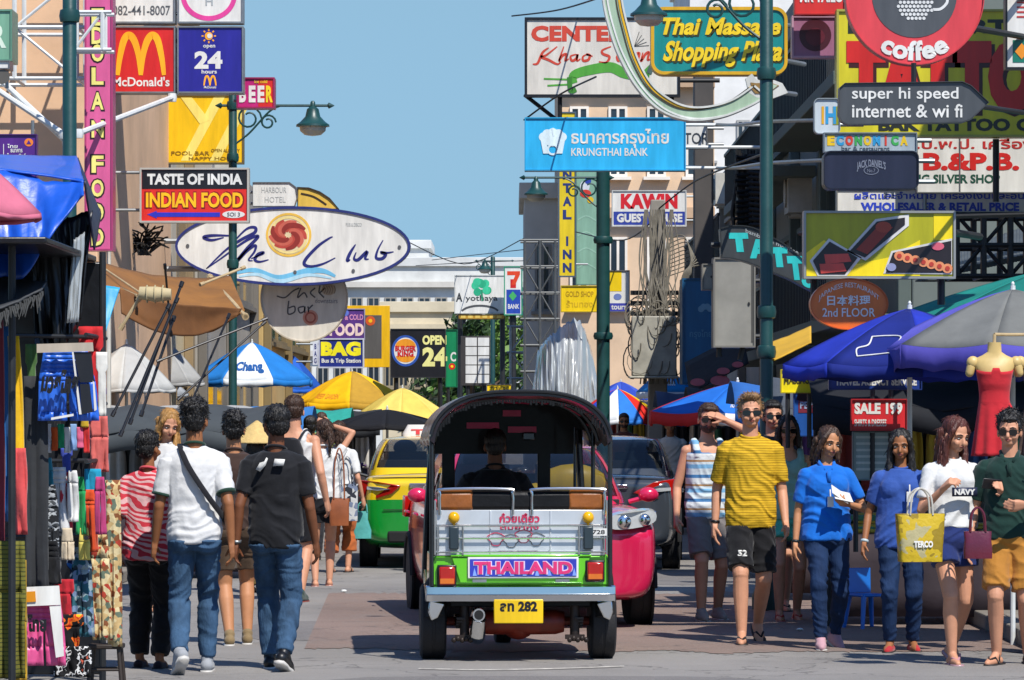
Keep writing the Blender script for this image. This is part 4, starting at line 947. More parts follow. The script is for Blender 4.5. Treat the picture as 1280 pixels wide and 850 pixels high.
for i in range(6): s.rect(1070, 545 + i * 8, 1118 + (i * 37) % 12, 548 + i * 8, P('#a9b9b9'), 1, 'lettering')
s.arms([(1070, 600, 1070, 690)], dark_steel, .02, 'post')
s = Sign('blue_valance_banner', 'blue banner with white letters hung under the parasols', 'banner', (1036, 468, 1152, 487), 31.2, P('#1e3a86'), .04, P('#182f6c'), 1)
s.text('TRAVEL AGENCY SERVICE', (1044, 472, 1146, 482), WHT, .05); s.arms([(1040, 468, 1040, 440), (1148, 468, 1148, 440)], dark_steel, .015)
# ------------------------------------------------------------------ people
SKIN = {k: M('skin_' + k, c, .55, 0, .12, 9, .05, 90, 0, .35) for k, c in (('fair', '#c08a6c'), ('tan', '#b07a55'), ('brown', '#8f5c3a'), ('dark', '#6f432a'))}
HAIR = {k: M('hair_' + k, c, .5, 0, .45, 40, .5, 120, 0, .5, 0, (1, 1, .15)) for k, c in (('black', '#14110f'), ('brown', '#3d2718'), ('auburn', '#4e2216'), ('blond', '#a5793f'), ('sandy', '#80603c'))}
eye_w = M('eye_white', '#d5cfc8', .3); eye_d = M('iris_dark', '#1a100b', .2); lens = M('sunglass_lens', '#0c0b0c', .08, 0, .1, 5, coat=.5)
lipm = M('lips', '#8c4a3e', .5); browm = M('eyebrow', '#1f1610', .8)
sole_w = M('shoe_sole_white', '#b9b6b0', .6); sole_d = M('shoe_sole_dark', '#1f1b19', .7)
def remesh(mb, vox, smooth=2):
    me = mb.mesh('t'); o = bpy.data.objects.new('t', me); COL.objects.link(o)
    md = o.modifiers.new('r', 'REMESH'); md.mode = 'VOXEL'; md.voxel_size = vox; md.adaptivity = 0
    if smooth:
        m2 = o.modifiers.new('s', 'SMOOTH'); m2.factor = .5; m2.iterations = smooth
    dg = bpy.context.evaluated_depsgraph_get()
    out = bpy.data.meshes.new_from_object(o.evaluated_get(dg), depsgraph=dg)
    bpy.data.objects.remove(o); bpy.data.meshes.remove(me)
    return out
def wrinkle(me, amp, sc, seed, fade=None):
    n = len(me.vertices); co = np.empty(n * 3, dtype=np.float32); no = np.empty(n * 3, dtype=np.float32)
    me.vertices.foreach_get('co', co); me.vertices.foreach_get('normal', no)
    co = co.reshape(-1, 3); no = no.reshape(-1, 3)
    def fold(c):
        if sc[0] > 40: return noise.noise(V(c[0] * sc[0] + seed, c[1] * sc[1], c[2] * sc[2])) + .5 * noise.noise(V(c[0] * sc[0] * 2.1, c[1] * sc[1] * 2.1 + seed, c[2] * sc[2] * 2.3))
        w = noise.noise(V(c[0] * 5 + seed, c[1] * 5, c[2] * 4)) * .35
        sg = 1 if math.sin(seed * 9 + c[2] * 3) > 0 else -1
        a = noise.noise(V((c[0] + w * .3) * sc[0] * .55 + seed, c[1] * sc[1] * .55, (c[2] + sg * .55 * c[0] + w * .4) * sc[2]))
        b_ = noise.noise(V(c[0] * sc[0] * 1.5 + seed * 2, c[1] * sc[1] * 1.5, (c[2] + w) * sc[2] * .5))
        return 1.1 * (1 - 2.6 * abs(a)) * .8 + .5 * b_ - .25
    d = np.array([fold(c) for c in co], dtype=np.float32)
    if fade is not None: d *= np.array([fade(c) for c in co], dtype=np.float32)
    co = co + no * (d * amp)[:, None]
    me.vertices.foreach_set('co', co.ravel()); me.update()
def ring_e(c, rx, ry, n=18, pw=1.0, R=None):
    out = []
    for k in range(n):
        a = 2 * math.pi * k / n; ca, sa = math.cos(a), math.sin(a)
        v = V(rx * math.copysign(abs(ca) ** pw, ca), ry * math.copysign(abs(sa) ** pw, sa), 0)
        out.append(Vector(c) + (R @ v if R else v))
    return out
def ik(a, b, l1, l2, pole):
    a = Vector(a); b = Vector(b); d = b - a; L = d.length
    if L > (l1 + l2) * .998: b = a + d.normalized() * (l1 + l2) * .998; d = b - a; L = d.length
    x = (l1 * l1 - l2 * l2 + L * L) / (2 * L); h = math.sqrt(max(0, l1 * l1 - x * x))
    t = d.normalized(); p = Vector(pole); p = (p - t * p.dot(t)).normalized()
    return a + t * x + p * h, b

def person(label, foot, H, rz=0, sex='m', skin='tan', hair=('short', 'black'), hands=None, feet=None, head=(0, 0, 0), lean=(0, 0), twist=0, top=None, bottom=None, shoes=None, glasses=False, beard=None, build=1.0, vox=.0062, extras=None, group='people in the street', elbow=None, hair_band=None, smile=False):
    """local frame: faces -Y, own left hand is +X. Lengths in units of the height H"""
    o = bpy.data.objects.new('person', None)
    base = Vector(foot)
    f = sex == 'f'; k = H; bw = build
    def S(*p): return Vector(p) * k
    Lx, Ly = lean
    def tor(z):                                    # torso axis offset at height z
        t = max(0, min(1, (z - .5) / .36)); return V(Lx * t, Ly * t, 0)
    tw = Matrix.Rotation(twist, 3, 'Z')
    prof = [(.455, .058, .046), (.475, .082, .060), (.505, .096, .070), (.53, .097, .070), (.575, .088, .062), (.62, .079, .055), (.67, .084, .057), (.72, .094, .061), (.765, .098, .060), (.79, .088, .052), (.808, .070, .043), (.828, .046, .036), (.85, .034, .033)] if not f else \
           [(.455, .056, .046), (.475, .082, .062), (.50, .098, .071), (.525, .098, .070), (.57, .084, .060), (.62, .069, .050), (.67, .074, .052), (.72, .083, .057), (.765, .084, .054), (.79, .074, .047), (.808, .058, .039), (.828, .038, .032), (.85, .029, .029)]
    def torso(mb, z0, z1, inf=0.0, drape=0.0, wz=None):
        rings = []
        zs = [p for p in prof if z0 < p[0] < z1]
        def at(z):
            for a, b in zip(prof, prof[1:]):
                if a[0] <= z <= b[0]:
                    t = (z - a[0]) / (b[0] - a[0]); return tuple(a[i] + (b[i] - a[i]) * t for i in (1, 2))
            return prof[0][1:] if z < prof[0][0] else prof[-1][1:]
        hemx, hemy = at(max(z0, .50)); chx, chy = at(.765)
        for z in [z0] + [p[0] for p in zs] + [z1]:
            rx, ry = at(z)
            if drape and z < .765:
                t = max(0, min(1, (z - z0) / (.765 - z0))); wx = hemx * (1 - t) + chx * t; wy = hemy * (1 - t) + chy * t
                rx += max(0, wx - rx) * drape; ry += max(0, wy - ry) * drape
            q = tw if z > .62 else Matrix.Identity(3)
            rings.append(ring_e(S(*(tor(z) + V(0, .004, z))), rx * bw * k + inf, ry * bw * k + inf, 20, .88, q))
        mb.loft(rings)
        if f and z1 > .77:
            for sx in (-1, 1): mb.ell(S(*(tor(.735) + tw @ V(sx * .037, -.034, .735))), (.043 * k + inf, .029 * k + inf, .043 * k + inf))
    shx = (.103 if not f else .088) * bw
    sh = {sx: S(*(tor(.8) + tw @ V(sx * shx, .004, .783))) for sx in (-1, 1)}
    hp = {sx: S(sx * .047 * (bw * .5 + .5), .004, .495) for sx in (-1, 1)}
    hands = hands or {}; feet = feet or {}; elbow = elbow or {}
    l1, l2 = .172 * k, .146 * k
    arm = {}; leg = {}
    for sx in (-1, 1):
        hd = hands.get(sx, (sx * (shx + .026), -.02, .475))
        t = S(*hd[:3]); pole = elbow.get(sx, (sx * .35, 1, -.3))
        e, w = ik(sh[sx], t, l1, l2, pole); arm[sx] = (sh[sx], e, w)
        ft = feet.get(sx, (sx * .055, 0, 0, 0)); a = S(ft[0], ft[1], .045 + ft[2])
        kn, an = ik(hp[sx], a, .238 * k, .238 * k, (sx * .08, -1, 0)); leg[sx] = (hp[sx], kn, an)
    ra = (.027, .022, .0215, .0145) if not f else (.0225, .0185, .018, .0125)
    rl = (.05, .034, .033, .0205) if not f else (.05, .032, .031, .019)
    ra = [q * bw ** .5 * k for q in ra]; rl = [q * bw ** .5 * k for q in rl]
    b = MB(); torso(b, .455, .85, -.010 if top and top[0] not in ('tank', 'vest') else -.004)
    # neck and head
    hc = tor(.86) ; piv = S(hc.x, hc.y + .002, .862)
    HR = Euler((head[1], head[2], head[0]), 'XYZ').to_matrix()
    def Hd(x, y, z): return piv + HR @ S(x, y, z - .862)
    nr = (.0315 if not f else .026) * bw ** .4 * k
    b.cap(S(hc.x, hc.y + .008, .80), Hd(0, .006, .90), nr * 1.12, nr, 14)
    for sx in (-1, 1): b.cap(S(*(tor(.8) + V(sx * .02, .010, .822))), S(*(tor(.8) + V(sx * .085, .008, .790))), .021 * k, .020 * k)
    hw = .95 if f else 1.0
    b.ell(Hd(0, .010, .946), (.0445 * hw * k, .056 * k, .054 * k), 20, 14, R=HR)
    b.ell(Hd(0, -.014, .912), (.037 * hw * k, .038 * k, .040 * k), 16, 12, R=HR)
    b.ell(Hd(0, -.030, .885), (.021 * hw * k, .020 * k, .015 * k), 12, 8, R=HR)
    b.cap(Hd(0, -.050, .930), Hd(0, -.0585, .911), .0055 * k, .0085 * k, 8)
    for sx in (-1, 1):
        b.ell(Hd(sx * .0445 * hw, .006, .92), (.0065 * k, .012 * k, .018 * k), 10, 8, R=HR)
        b.ell(Hd(sx * .022, -.040, .908), (.013 * k, .012 * k, .013 * k), 10, 8, R=HR)
        b.cap(Hd(sx * .008, -.046, .9405), Hd(sx * .030, -.036, .9405), .0062 * k, .0055 * k, 8)
    b.cap(Hd(-.008, -.0485, .8965), Hd(.008, -.0485, .8965), .0058 * k, .0058 * k, 8)
    for sx in (-1, 1):
        s_, e, w = arm[sx]
        b.ell(s_, (.029 * k * bw, .029 * k * bw, .029 * k * bw)); b.cap(s_, e, ra[0], ra[1], 14); m = e.lerp(w, .3); b.cap(e, m, ra[1] * .95, ra[2], 14); b.cap(m, w, ra[2], ra[3], 14)
        # hand: palm, four bent fingers, thumb
        hd = hands.get(sx, ()); d = (w - e).normalized()
        pn = Vector(hd[3]) if len(hd) > 3 and hd[3] else V(-sx, 0, 0); pn = (pn - d * pn.dot(d)).normalized(); curl = hd[4] if len(hd) > 4 else .45
        sd = d.cross(pn).normalized()              # across the palm
        if len(hd) <= 3 or not hd[3]:
            if sd.y > 0: sd = -sd                  # thumb side forward
        else:
            if len(hd) > 5 and hd[5] * sd.x < 0: sd = -sd
        kp = w + d * .052 * k
        b.loft([[w + d * t * k + sd * sx_ * ww * k + pn * sy_ * tt * k for sx_, sy_ in ((-1, -1), (-.5, -1.3), (.5, -1.3), (1, -1), (1, 1), (.5, 1.1), (-.5, 1.1), (-1, 1))] for t, ww, tt in ((-.006, .012, .010), (.012, .018, .0095), (.035, .0225, .009), (.052, .0215, .0075))])
        for i, (off, ln) in enumerate(((.0165, .038), (.0055, .043), (-.0055, .040), (-.0165, .032))):
            p0 = kp + sd * off * k - d * .006 * k; a1 = curl * (.7 + .12 * i); d1 = d * math.cos(a1) + pn * math.sin(a1); d2 = d * math.cos(a1 * 2.1) + pn * math.sin(a1 * 2.1)
            p1 = p0 + d1 * ln * .55 * k; p2 = p1 + d2 * ln * .5 * k
            b.cap(p0, p1, .0054 * k, .005 * k, 8); b.cap(p1, p2, .005 * k, .0042 * k, 8)
        t0 = w + d * .016 * k + sd * .014 * k; t1 = t0 + (d * .62 + sd * .62 + pn * .45).normalized() * .024 * k; t2 = t1 + (d * .85 + sd * .15 + pn * .55).normalized() * .022 * k
        b.cap(t0, t1, .0078 * k, .0062 * k, 8); b.cap(t1, t2, .0062 * k, .005 * k, 8)
        h_, kn, an = leg[sx]; ft = feet.get(sx, (0, 0, 0, 0)); yaw = ft[3] if len(ft) > 3 else 0; pit = ft[4] if len(ft) > 4 else 0
        kz = 1.0 if not bottom else (.8 if bottom[0] == 'trousers' else .88); b.cap(h_, kn, rl[0] * kz, rl[1] * (kz if kz < .85 else 1), 14); cm = kn.lerp(an, .3) + V(0, .008 * k, 0); kz = .82 if kz < .85 else 1.0; b.cap(kn, cm, rl[1] * .93 * kz, rl[2] * kz, 14); b.cap(cm, an, rl[2] * kz, rl[3], 14)
        fr = Matrix.Rotation(yaw, 3, 'Z') @ Matrix.Rotation(pit, 3, 'X')
        def Ft(x, y, z): return an + fr @ S(x, y, z - .045)
        b.cap(Ft(0, .022, .018), Ft(0, -.05, .017), .0185 * k, .019 * k); b.cap(Ft(-.004, -.05, .016), Ft(-.004, -.09, .011), .020 * k, .0125 * k); b.cap(Ft(0, 0, .045), Ft(0, -.045, .022), .019 * k, .016 * k)
    me = remesh(b, vox, 2)
    me.materials.append(SKIN[skin])
    me.name = 'person'
    bpy.data.objects.remove(o)
    o = bpy.data.objects.new('person', me); o.location = base; o.rotation_euler = (0, 0, rz)
    reg(o); ORG[o] = base; tag(o, label, 'person', group); me.shade_smooth()
    def part(name, mb, mats, vx=.008, sm=2, wr=None, fade=None, lab=None, tuck=None):
        m = remesh(mb, vx, sm) if vx else mb.mesh(name)
        m.name = name
        if wr: wrinkle(m, *wr, fade)
        if tuck:
            for q in m.vertices:
                if q.co.z > tuck: q.co.x *= .86; q.co.y = q.co.y * .8
        for q in (mats if isinstance(mats, (list, tuple)) else [mats]): m.materials.append(q)
        m.shade_smooth()
        p = bpy.data.objects.new(name, m); p.parent = o; ORG[p] = base; reg(p)
        if lab: p['label'] = lab
        return p
    seed = len(label) * 1.37
    # face
    if not (glasses and glasses != 'clear'):
        b = MB(); b2 = MB(); 
        for sx in (-1, 1):
            b.ell(Hd(sx * .0185, -.0425, .929), (.0078 * k, .0055 * k, .0026 * k), 10, 7, R=HR); b2.ell(Hd(sx * .0185, -.0462, .929), (.0036 * k, .0025 * k, .0027 * k), 8, 6, R=HR)
            b2.cap(Hd(sx * .010, -.0470, .9318), Hd(sx * .027, -.0436, .9318), .0013 * k, .0011 * k, 6)
        e = b.build('eyes', eye_w, o, True); b2.build('irises', eye_d, e, True)
    b = MB()
    for sx in (-1, 1): b.tube([Hd(sx * .0085, -.0505, .9425), Hd(sx * .019, -.0480, .9455), Hd(sx * .031, -.0400, .942)], [.0022 * k, .0024 * k, .0012 * k], 6)
    b.build('eyebrows', browm, o, True)
    b = MB(); q = .012 if not smile else .015
    b.tube([Hd(-q, -.0505, .897 + (.002 if smile else 0)), Hd(-.004, -.0545, .8985), Hd(.004, -.0545, .8985), Hd(q, -.0505, .897 + (.002 if smile else 0))], [.0014 * k, .0032 * k, .0032 * k, .0014 * k], 8); b.tube([Hd(-q * .8, -.0505, .8945), Hd(0, -.0545, .8925), Hd(q * .8, -.0505, .8945)], [.0014 * k, .0034 * k, .0014 * k], 8)
    b.build('lips', lipm, o, True)
    if glasses:
        b = MB()
        for sx in (-1, 1):
            b.loft([[Hd(sx * (.0205 + .0165 * math.copysign(abs(math.cos(a)) ** .6, math.cos(a))), -.0565 - y + .006 * abs(.0205 + .0165 * math.cos(a)) / .037, .9275 + (.0125 if glasses != 'round' else .0145) * math.copysign(abs(math.sin(a)) ** .7, math.sin(a)) - (.003 if math.sin(a) > 0 else 0)) for a in (2 * math.pi * i / 16 for i in range(16))] for y in (0, -.003)])
            b.bar(Hd(sx * .036, -.050, .933), Hd(sx * .046, .004, .931), .0018 * k, 6)
        b.bar(Hd(-.006, -.058, .932), Hd(.006, -.058, .932), .002 * k, 6)
        b.build('sunglasses', lens, o, True)
    if beard:
        b = MB(); b.ell(Hd(0, -.020, .893), (.0385 * k, .036 * k, .026 * k), R=HR); b.ell(Hd(0, -.034, .885), (.024 * k, .021 * k, .019 * k), R=HR)
        part('beard', b, HAIR[beard], .006, 1, (.003, (90, 90, 90), seed))
    # hair
    hs, hcv = hair
    if hs:
        b = MB(); hm = HAIR[hcv]
        b.ell(Hd(0, .017, .960), (.0485 * hw * k, .0565 * k, .0475 * k), 20, 14, R=HR); b.ell(Hd(0, .030, .928), (.043 * hw * k, .040 * k, .042 * k), 18, 12, R=HR)
        if hs in ('short', 'quiff', 'long', 'bob', 'pony', 'messy', 'bun'):
            for sx in (-1, 1): b.ell(Hd(sx * .040 * hw, .002, .945), (.0075 * k, .022 * k, .023 * k), R=HR)
        if hs == 'quiff': b.ell(Hd(0, -.024, .992), (.036 * k, .026 * k, .018 * k), R=HR)
        if hs == 'messy':
            rng = random.Random(int(seed * 7))
            for i in range(26):
                a = rng.uniform(0, 6.28); e = rng.uniform(.1, 1.4); b.ell(Hd(.045 * math.cos(a) * math.cos(e), .018 + .052 * math.sin(a) * math.cos(e), .962 + .046 * math.sin(e)), (.014 * k, .014 * k, .012 * k))
        if hs in ('short', 'messy'): b.ell(Hd(0, -.028, .978), (.034 * k, .020 * k, .016 * k), R=HR)
        if hs in ('long', 'bob'):
            zl = .74 if hs == 'long' else .855
            for sx in (-1, 1):
                b.cap(Hd(sx * .010, -.010, .995), Hd(sx * .040, -.022, .955), .012 * k, .012 * k); b.cap(Hd(sx * .040, -.022, .955), Hd(sx * .047, -.008, .90), .012 * k, .014 * k)
                bot = S(*(tor(zl) + V(sx * .052, -.030 if hs == 'long' else 0, zl))); b.cap(Hd(sx * .047, -.006, .90), bot, .015 * k, .011 * k)
                if hs == 'long': b.cap(Hd(sx * .045, .012, .90), S(*(tor(zl) + V(sx * .062, -.012, zl + .03))), .016 * k, .013 * k)
            for i in range(5):
                x = (i - 2) * .018; b.cap(Hd(x, .045, .93), S(*(tor(zl) + V(x * 1.6, .058, zl + .01 * (i % 2)))), .020 * k, .013 * k)
        if hs == 'pony': b.cap(Hd(0, .066, .945), Hd(0, .085, .88), .016 * k, .014 * k); b.cap(Hd(0, .085, .88), Hd(0, .075, .80), .015 * k, .006 * k)
        if hs == 'bun': b.ell(Hd(0, .072, .935), (.025 * k, .024 * k, .025 * k))
        hp_ = part('hair', b, hm, .006, 1, (.0045 if hs != 'messy' else .008, (70, 70, 22) if hs != 'messy' else (60, 60, 60), seed))
        if vox < .009:
            rng = random.Random(int(seed * 11)); vs_ = hp_.data.vertices; sb = MB(); lng = hs in ('long', 'pony')
            for _ in range(420 if not lng else 340):
                q = vs_[rng.randrange(len(vs_))]; p0 = q.co.copy(); nn = q.normal; lo_z = p0.z / k < .9
                if nn.y < -.35 and (hs not in ('messy', 'quiff') or p0.z / k < .972): continue
                dn = V(rng.gauss(0, .35), .25 + rng.gauss(0, .35) if not lo_z else rng.gauss(0, .2), -1.0); dn = (dn - nn * dn.dot(nn)); dn = dn.normalized() if dn.length > .05 else V(0, 1, 0)
                if hs in ('messy', 'quiff') and not lo_z: dn = (dn + nn * .9 + V(rng.gauss(0, .5), rng.gauss(0, .5), .3)).normalized()
                L_ = (.022 if not lng else (.085 if lo_z else .05)) * rng.uniform(.6, 1.3)
                sb.tube([p0 + nn * .0015, p0 + dn * L_ * .5 + nn * .004, p0 + dn * L_ + nn * (.003 if not lng else .001)], [.0026, .002, .0005], 4)
            bm = bmesh.new(); bm.from_mesh(hp_.data); sm_ = sb.mesh('t', recalc=False); bm.from_mesh(sm_); bm.to_mesh(hp_.data); bm.free(); bpy.data.meshes.remove(sm_); hp_.data.shade_smooth()
    # clothes: top
    if top:
        kind, mat = top[0], top[1]; z0 = top[2] if len(top) > 2 else .47; inf = .0115 * k + .005
        b = MB()
        if kind in ('tank', 'vest'):
            torso(b, z0, .775, inf, .6)
            for sx in (-1, 1):
                b.tube([S(*(tor(z) + V(sx * x, y, z))) for x, y, z in ((.058, -.050, .755), (.060, -.046, .785), (.060, -.022, .818), (.060, .008, .828), (.060, .036, .816), (.058, .052, .785), (.056, .054, .755))], .017 * k, 10)
        else:
            torso(b, z0, .826, inf, .85 if kind != 'fitted' else .25)
            for sx in (-1, 1): b.cap(S(*(tor(.8) + tw @ V(sx * .02, .010, .818))), S(*(tor(.8) + tw @ V(sx * .085, .008, .788))), .022 * k + .006, .023 * k + .006)
            sl = top[3] if len(top) > 3 else .62
            for sx in (-1, 1):
                s_, e, w = arm[sx]; b.ell(s_, tuple([.030 * k * bw + .007] * 3))
                tgt = s_.lerp(e, sl) if sl <= 1 else e.lerp(w, sl - 1)
                t = (tgt - s_).normalized(); u = t.orthogonal().normalized(); v = t.cross(u); r0, r1 = ra[0] + inf, (ra[0] + .015 if sl <= 1 else ra[3] + .012)
                pts = [(s_, r0)] + ([(e, ra[1] + .013)] if sl > 1 else []) + [(tgt, r1)]
                b.loft([[p + (u * math.cos(2 * math.pi * i / 14) + v * math.sin(2 * math.pi * i / 14)) * r for i in range(14)] for p, r in pts])
        shirt = part('shirt', b, mat, .0085, 2, (.0125, (8, 8, 13), seed), lambda c: .3 + .7 * max(0, min(1, (.80 - c[2] / k) * 5)))
        if kind == 'polo':
            cb = MB()
            for sx in (-1, 1): cb.tube([S(hc.x, hc.y + .036, .848), S(hc.x + sx * .035, hc.y + .014, .846), S(hc.x + sx * .030, hc.y - .028, .828), S(hc.x + sx * .014, hc.y - .050, .806)], [.008 * k, .009 * k, .0095 * k, .005 * k], 8)
            part('collar', cb, mat, 0)
            pb = MB(); pb.box(S(hc.x, hc.y - .066, .775), (.018 * k, .012, .055 * k)); part('placket', pb, mat, 0)
        elif kind == 'tee':
            cb = MB(); cb.tube([S(*(tor(.84) + V(math.cos(a) * (.038 if not f else .034), .004 + math.sin(a) * .040, .838 + .012 * math.sin(a)))) for a in (2 * math.pi * i / 20 for i in range(21))], .0055 * k, 7)
            part('collar', cb, top[4] if len(top) > 4 else mat, 0)
    if bottom:
        kind, mat = bottom[0], bottom[1]; en = bottom[2] if len(bottom) > 2 else .97; loose = bottom[3] if len(bottom) > 3 else .010
        b = MB(); zt = .585 if len(bottom) <= 4 else bottom[4]
        if kind in ('trousers', 'shorts'):
            torso(b, .45, zt, .010 * k + .003)
            for sx in (-1, 1): b.ell(S(sx * .045, .022, .495), (.058 * k, .062 * k, .06 * k))
            for sx in (-1, 1):
                h_, kn, an = leg[sx]; pts = [(h_ + V(0, 0, .03 * k), rl[0] + .006 * k + .002)]
                if en <= .5:
                    t = en * 2; pts.append((h_.lerp(kn, t), rl[0] + (rl[1] - rl[0]) * t + loose + .010))
                else:
                    pts.append((kn, rl[1] + loose)); t = (en - .5) * 2
                    if t > .4: pts.append((kn.lerp(an, .35) + V(0, .006 * k, 0), rl[2] + loose))
                    pts.append((kn.lerp(an, t), (rl[3] if t > .6 else rl[2]) + loose + (.006 if t > .6 else .004)))
                if en > .5: b.ell(kn + V(0, -.004, 0), tuple([rl[1] + loose + .003] * 3))
                for (p, r), (q, r2) in zip(pts, pts[1:]):
                    t = (q - p).normalized(); u = V(1, 0, 0); u = (u - t * u.dot(t)).normalized(); v = t.cross(u)
                    b.loft([[c + (u * math.cos(2 * math.pi * i / 16) + v * math.sin(2 * math.pi * i / 16)) * rr for i in range(16)] for c, rr in ((p - t * .004, r), (q + t * .004, r2))])
        elif kind == 'skirt':
            rings = []
            for z, g in ((.585, 0), (.53, .006), (.48, .018), (en, .034)):
                rx, ry = (.072, .054) if z > .56 else (.098, .072)
                rings.append(ring_e(S(0, .004, z), (rx + g) * bw * k + .008, (ry + g) * bw * k + .008, 24))
            b.loft(rings)
        nm = kind
        part(nm, b, mat, .0085, 2, (.0095, (10, 10, 14), seed + 3), tuck=(top[2] + .012) * k if top and len(top) > 2 and top[2] < .58 else None)
        if kind in ('trousers', 'shorts') and top and len(top) > 2 and top[2] > .6:
            wb = MB(); wb.loft([ring_e(S(0, .004, z), .0905 * bw * k + .013, .0635 * bw * k + .013, 22, .9) for z in (zt - .012, zt + .006)]); part('waistband', wb, mat, 0)
    if shoes:
        kind, mat = shoes[0], shoes[1]
        for sx in (-1, 1):
            b = MB(); sb = MB()
            h_, kn, an = leg[sx]; ft = feet.get(sx, (0, 0, 0, 0)); yaw = ft[3] if len(ft) > 3 else 0; pit = ft[4] if len(ft) > 4 else 0
            fr = Matrix.Rotation(yaw, 3, 'Z') @ Matrix.Rotation(pit, 3, 'X')
            def Ft(x, y, z): return an + fr @ S(x, y, z - .045)
            if kind == 'shoe':
                b.cap(Ft(0, .024, .024), Ft(0, -.05, .022), .024 * k, .0245 * k); b.cap(Ft(-.002, -.05, .021), Ft(-.002, -.094, .015), .0245 * k, .016 * k); b.cap(Ft(0, .004, .05), Ft(0, -.045, .028), .0245 * k, .021 * k)
            elif kind == 'flat':
                b.cap(Ft(0, .026, .016), Ft(0, -.05, .014), .021 * k, .022 * k); b.cap(Ft(0, -.05, .013), Ft(0, -.092, .010), .022 * k, .0145 * k)
            else:
                for q in (-1, 1): b.tube([Ft(q * .019, -.025, .010), Ft(q * .014, -.050, .033), Ft(0, -.078, .024)], .0045 * k, 7)
                if kind == 'sandal': b.tube([Ft(.019, -.02, .012), Ft(.012, -.01, .05), Ft(-.012, -.01, .05), Ft(-.019, -.02, .012)], .005 * k, 7)
            prof_ = [(.022, .040), (.024, .0), (.020, -.03), (.026, -.06), (.022, -.092), (.010, -.106), (-.012, -.104), (-.022, -.085), (-.024, -.055), (-.019, -.03), (-.021, .0), (-.018, .040), (0, .050)]
            sb.loft([[Ft(x, y, z) for x, y in prof_] for z in (-.006, .008)])
            nm = {'shoe': 'shoe', 'flat': 'flat_shoe'}.get(kind, 'sandal_strap')
            part(nm, b, mat, .0075 if kind in ('shoe', 'flat') else 0)
            part('sole', sb, shoes[2] if len(shoes) > 2 else sole_d, 0)
    o_T = Matrix.Translation(base) @ Matrix.Rotation(rz, 4, 'Z')
    info = {'o': o, 'arm': arm, 'leg': leg, 'S': S, 'Hd': Hd, 'tor': tor, 'T': o_T, 'k': k, 'part': part, 'tw': tw}
    return info
def hang(info, name, label, cat, builder, mats, group=None, **kw):
    """a thing worn over or held by a person: own top-level object, geometry in the person's frame"""
    b = MB(); builder(b); T = info['T']; b.v = [T @ v for v in b.v]
    c = sum(b.v, Vector()) / len(b.v)
    return tag(b.build(name, mats, loc=c, **kw), label, cat, group)
def foot_at(px, py, dx=0): return GP(px, py)
PI = math.pi
# ---- right side, walking towards the camera
yel_tee = ramp_fabric('mustard_pattern_cloth', 'wave', ('#8a6a10', '#b8901a', '#c39c22'), (3, 3, 17), stops=(0, .12, .35), dist=3.5, detail=3)
p = person('man in a mustard patterned T-shirt, black shorts and sunglasses', GP(938, 804), 1.86, .05, 'm', 'fair', ('quiff', 'sandy'), feet={-1: (-.048, -.12, 0, -.1), 1: (.045, .13, .03, .1, .5)}, hands={-1: (-.140, .03, .478), 1: (.135, -.06, .485)}, build=.92,
           top=('tee', yel_tee, .462, .82), bottom=('shorts', cloth('black_shorts_cloth', '#141417'), .44, .022), shoes=('thong', cloth('black_strap', '#1a1718')), glasses=True, beard=None)
def tag52(b):
    h_, kn, an = p['leg'][-1]
a, fs = text_geo('52', .06); q = MB(); lo, hi = a.min(0), a.max(0)
h_, kn, an = p['leg'][-1]; cc = h_.lerp(kn, .62)
q.add([V(cc.x - .03 + (v[0] - lo[0]) / (hi[0] - lo[0]) * .07, cc.y - .118, cc.z - .02 + (v[1] - lo[1]) / (hi[1] - lo[1]) * .05) for v in a], fs); t_ = p['part']('shorts_print', q, WHT, 0); md = t_.modifiers.new('s', 'SOLIDIFY'); md.thickness = .012
def band(info, sx, mat, r=.019, name='wristband'):
    s_, e, w = info['arm'][sx]; b = MB(); d = (w - e).normalized(); c = e.lerp(w, .93); u = d.orthogonal().normalized(); v = d.cross(u)
    b.loft([[c + d * t * .018 + (u * math.cos(2 * PI * i / 16) + v * math.sin(2 * PI * i / 16)) * r * info['k'] for i in range(16)] for t in (-.5, .5)]); info['part'](name, b, mat, 0)
band(p, -1, black_pl)
polo_b = cloth('bright_blue_polo', '#0f63bd')
jean = M('dark_jeans', '#1d3050', .85, 0, .3, 9, .35, 60, 0, .15, 0, (1, 1, .35)); jean_l = M('faded_jeans', '#39536e', .85, 0, .5, 5, .35, 60, 0, .15, 0, (1.4, 1.4, .5))
p = person('woman in a bright blue polo shirt and jeans reading a paper', GP(1033, 811), 1.62, .1, 'f', 'tan', ('bob', 'brown'), head=(.35, .18, .12), feet={-1: (-.045, -.10, 0, -.1), 1: (.055, .09, .012, .25, .3)}, hands={-1: (-.145, -.02, .475), 1: (.075, -.125, .655, (-.6, -.4, .7), .8)}, elbow={1: (.8, .6, -.6)},
           top=('polo', polo_b, .49, .72), bottom=('trousers', jean, .97, .007), shoes=('shoe', cloth('pink_stripe_shoe', '#b98f98'), sole_w), build=1.04)
band(p, -1, dark_steel, .0165)
hw_ = p['arm'][1][2]
def paper(b):
    for i, (ax, az) in enumerate(((.0, .0), (-.02, .012))): b.box(hw_ + V(-.05 + ax, -.05, .06 + az), (.15, .006, .11), R=Euler((-.9, .2 + i * .35, .3)).to_matrix())
hang(p, 'paper', 'folded white paper held by the woman in the bright blue polo', 'paper', paper, WHT, bevel=.001)
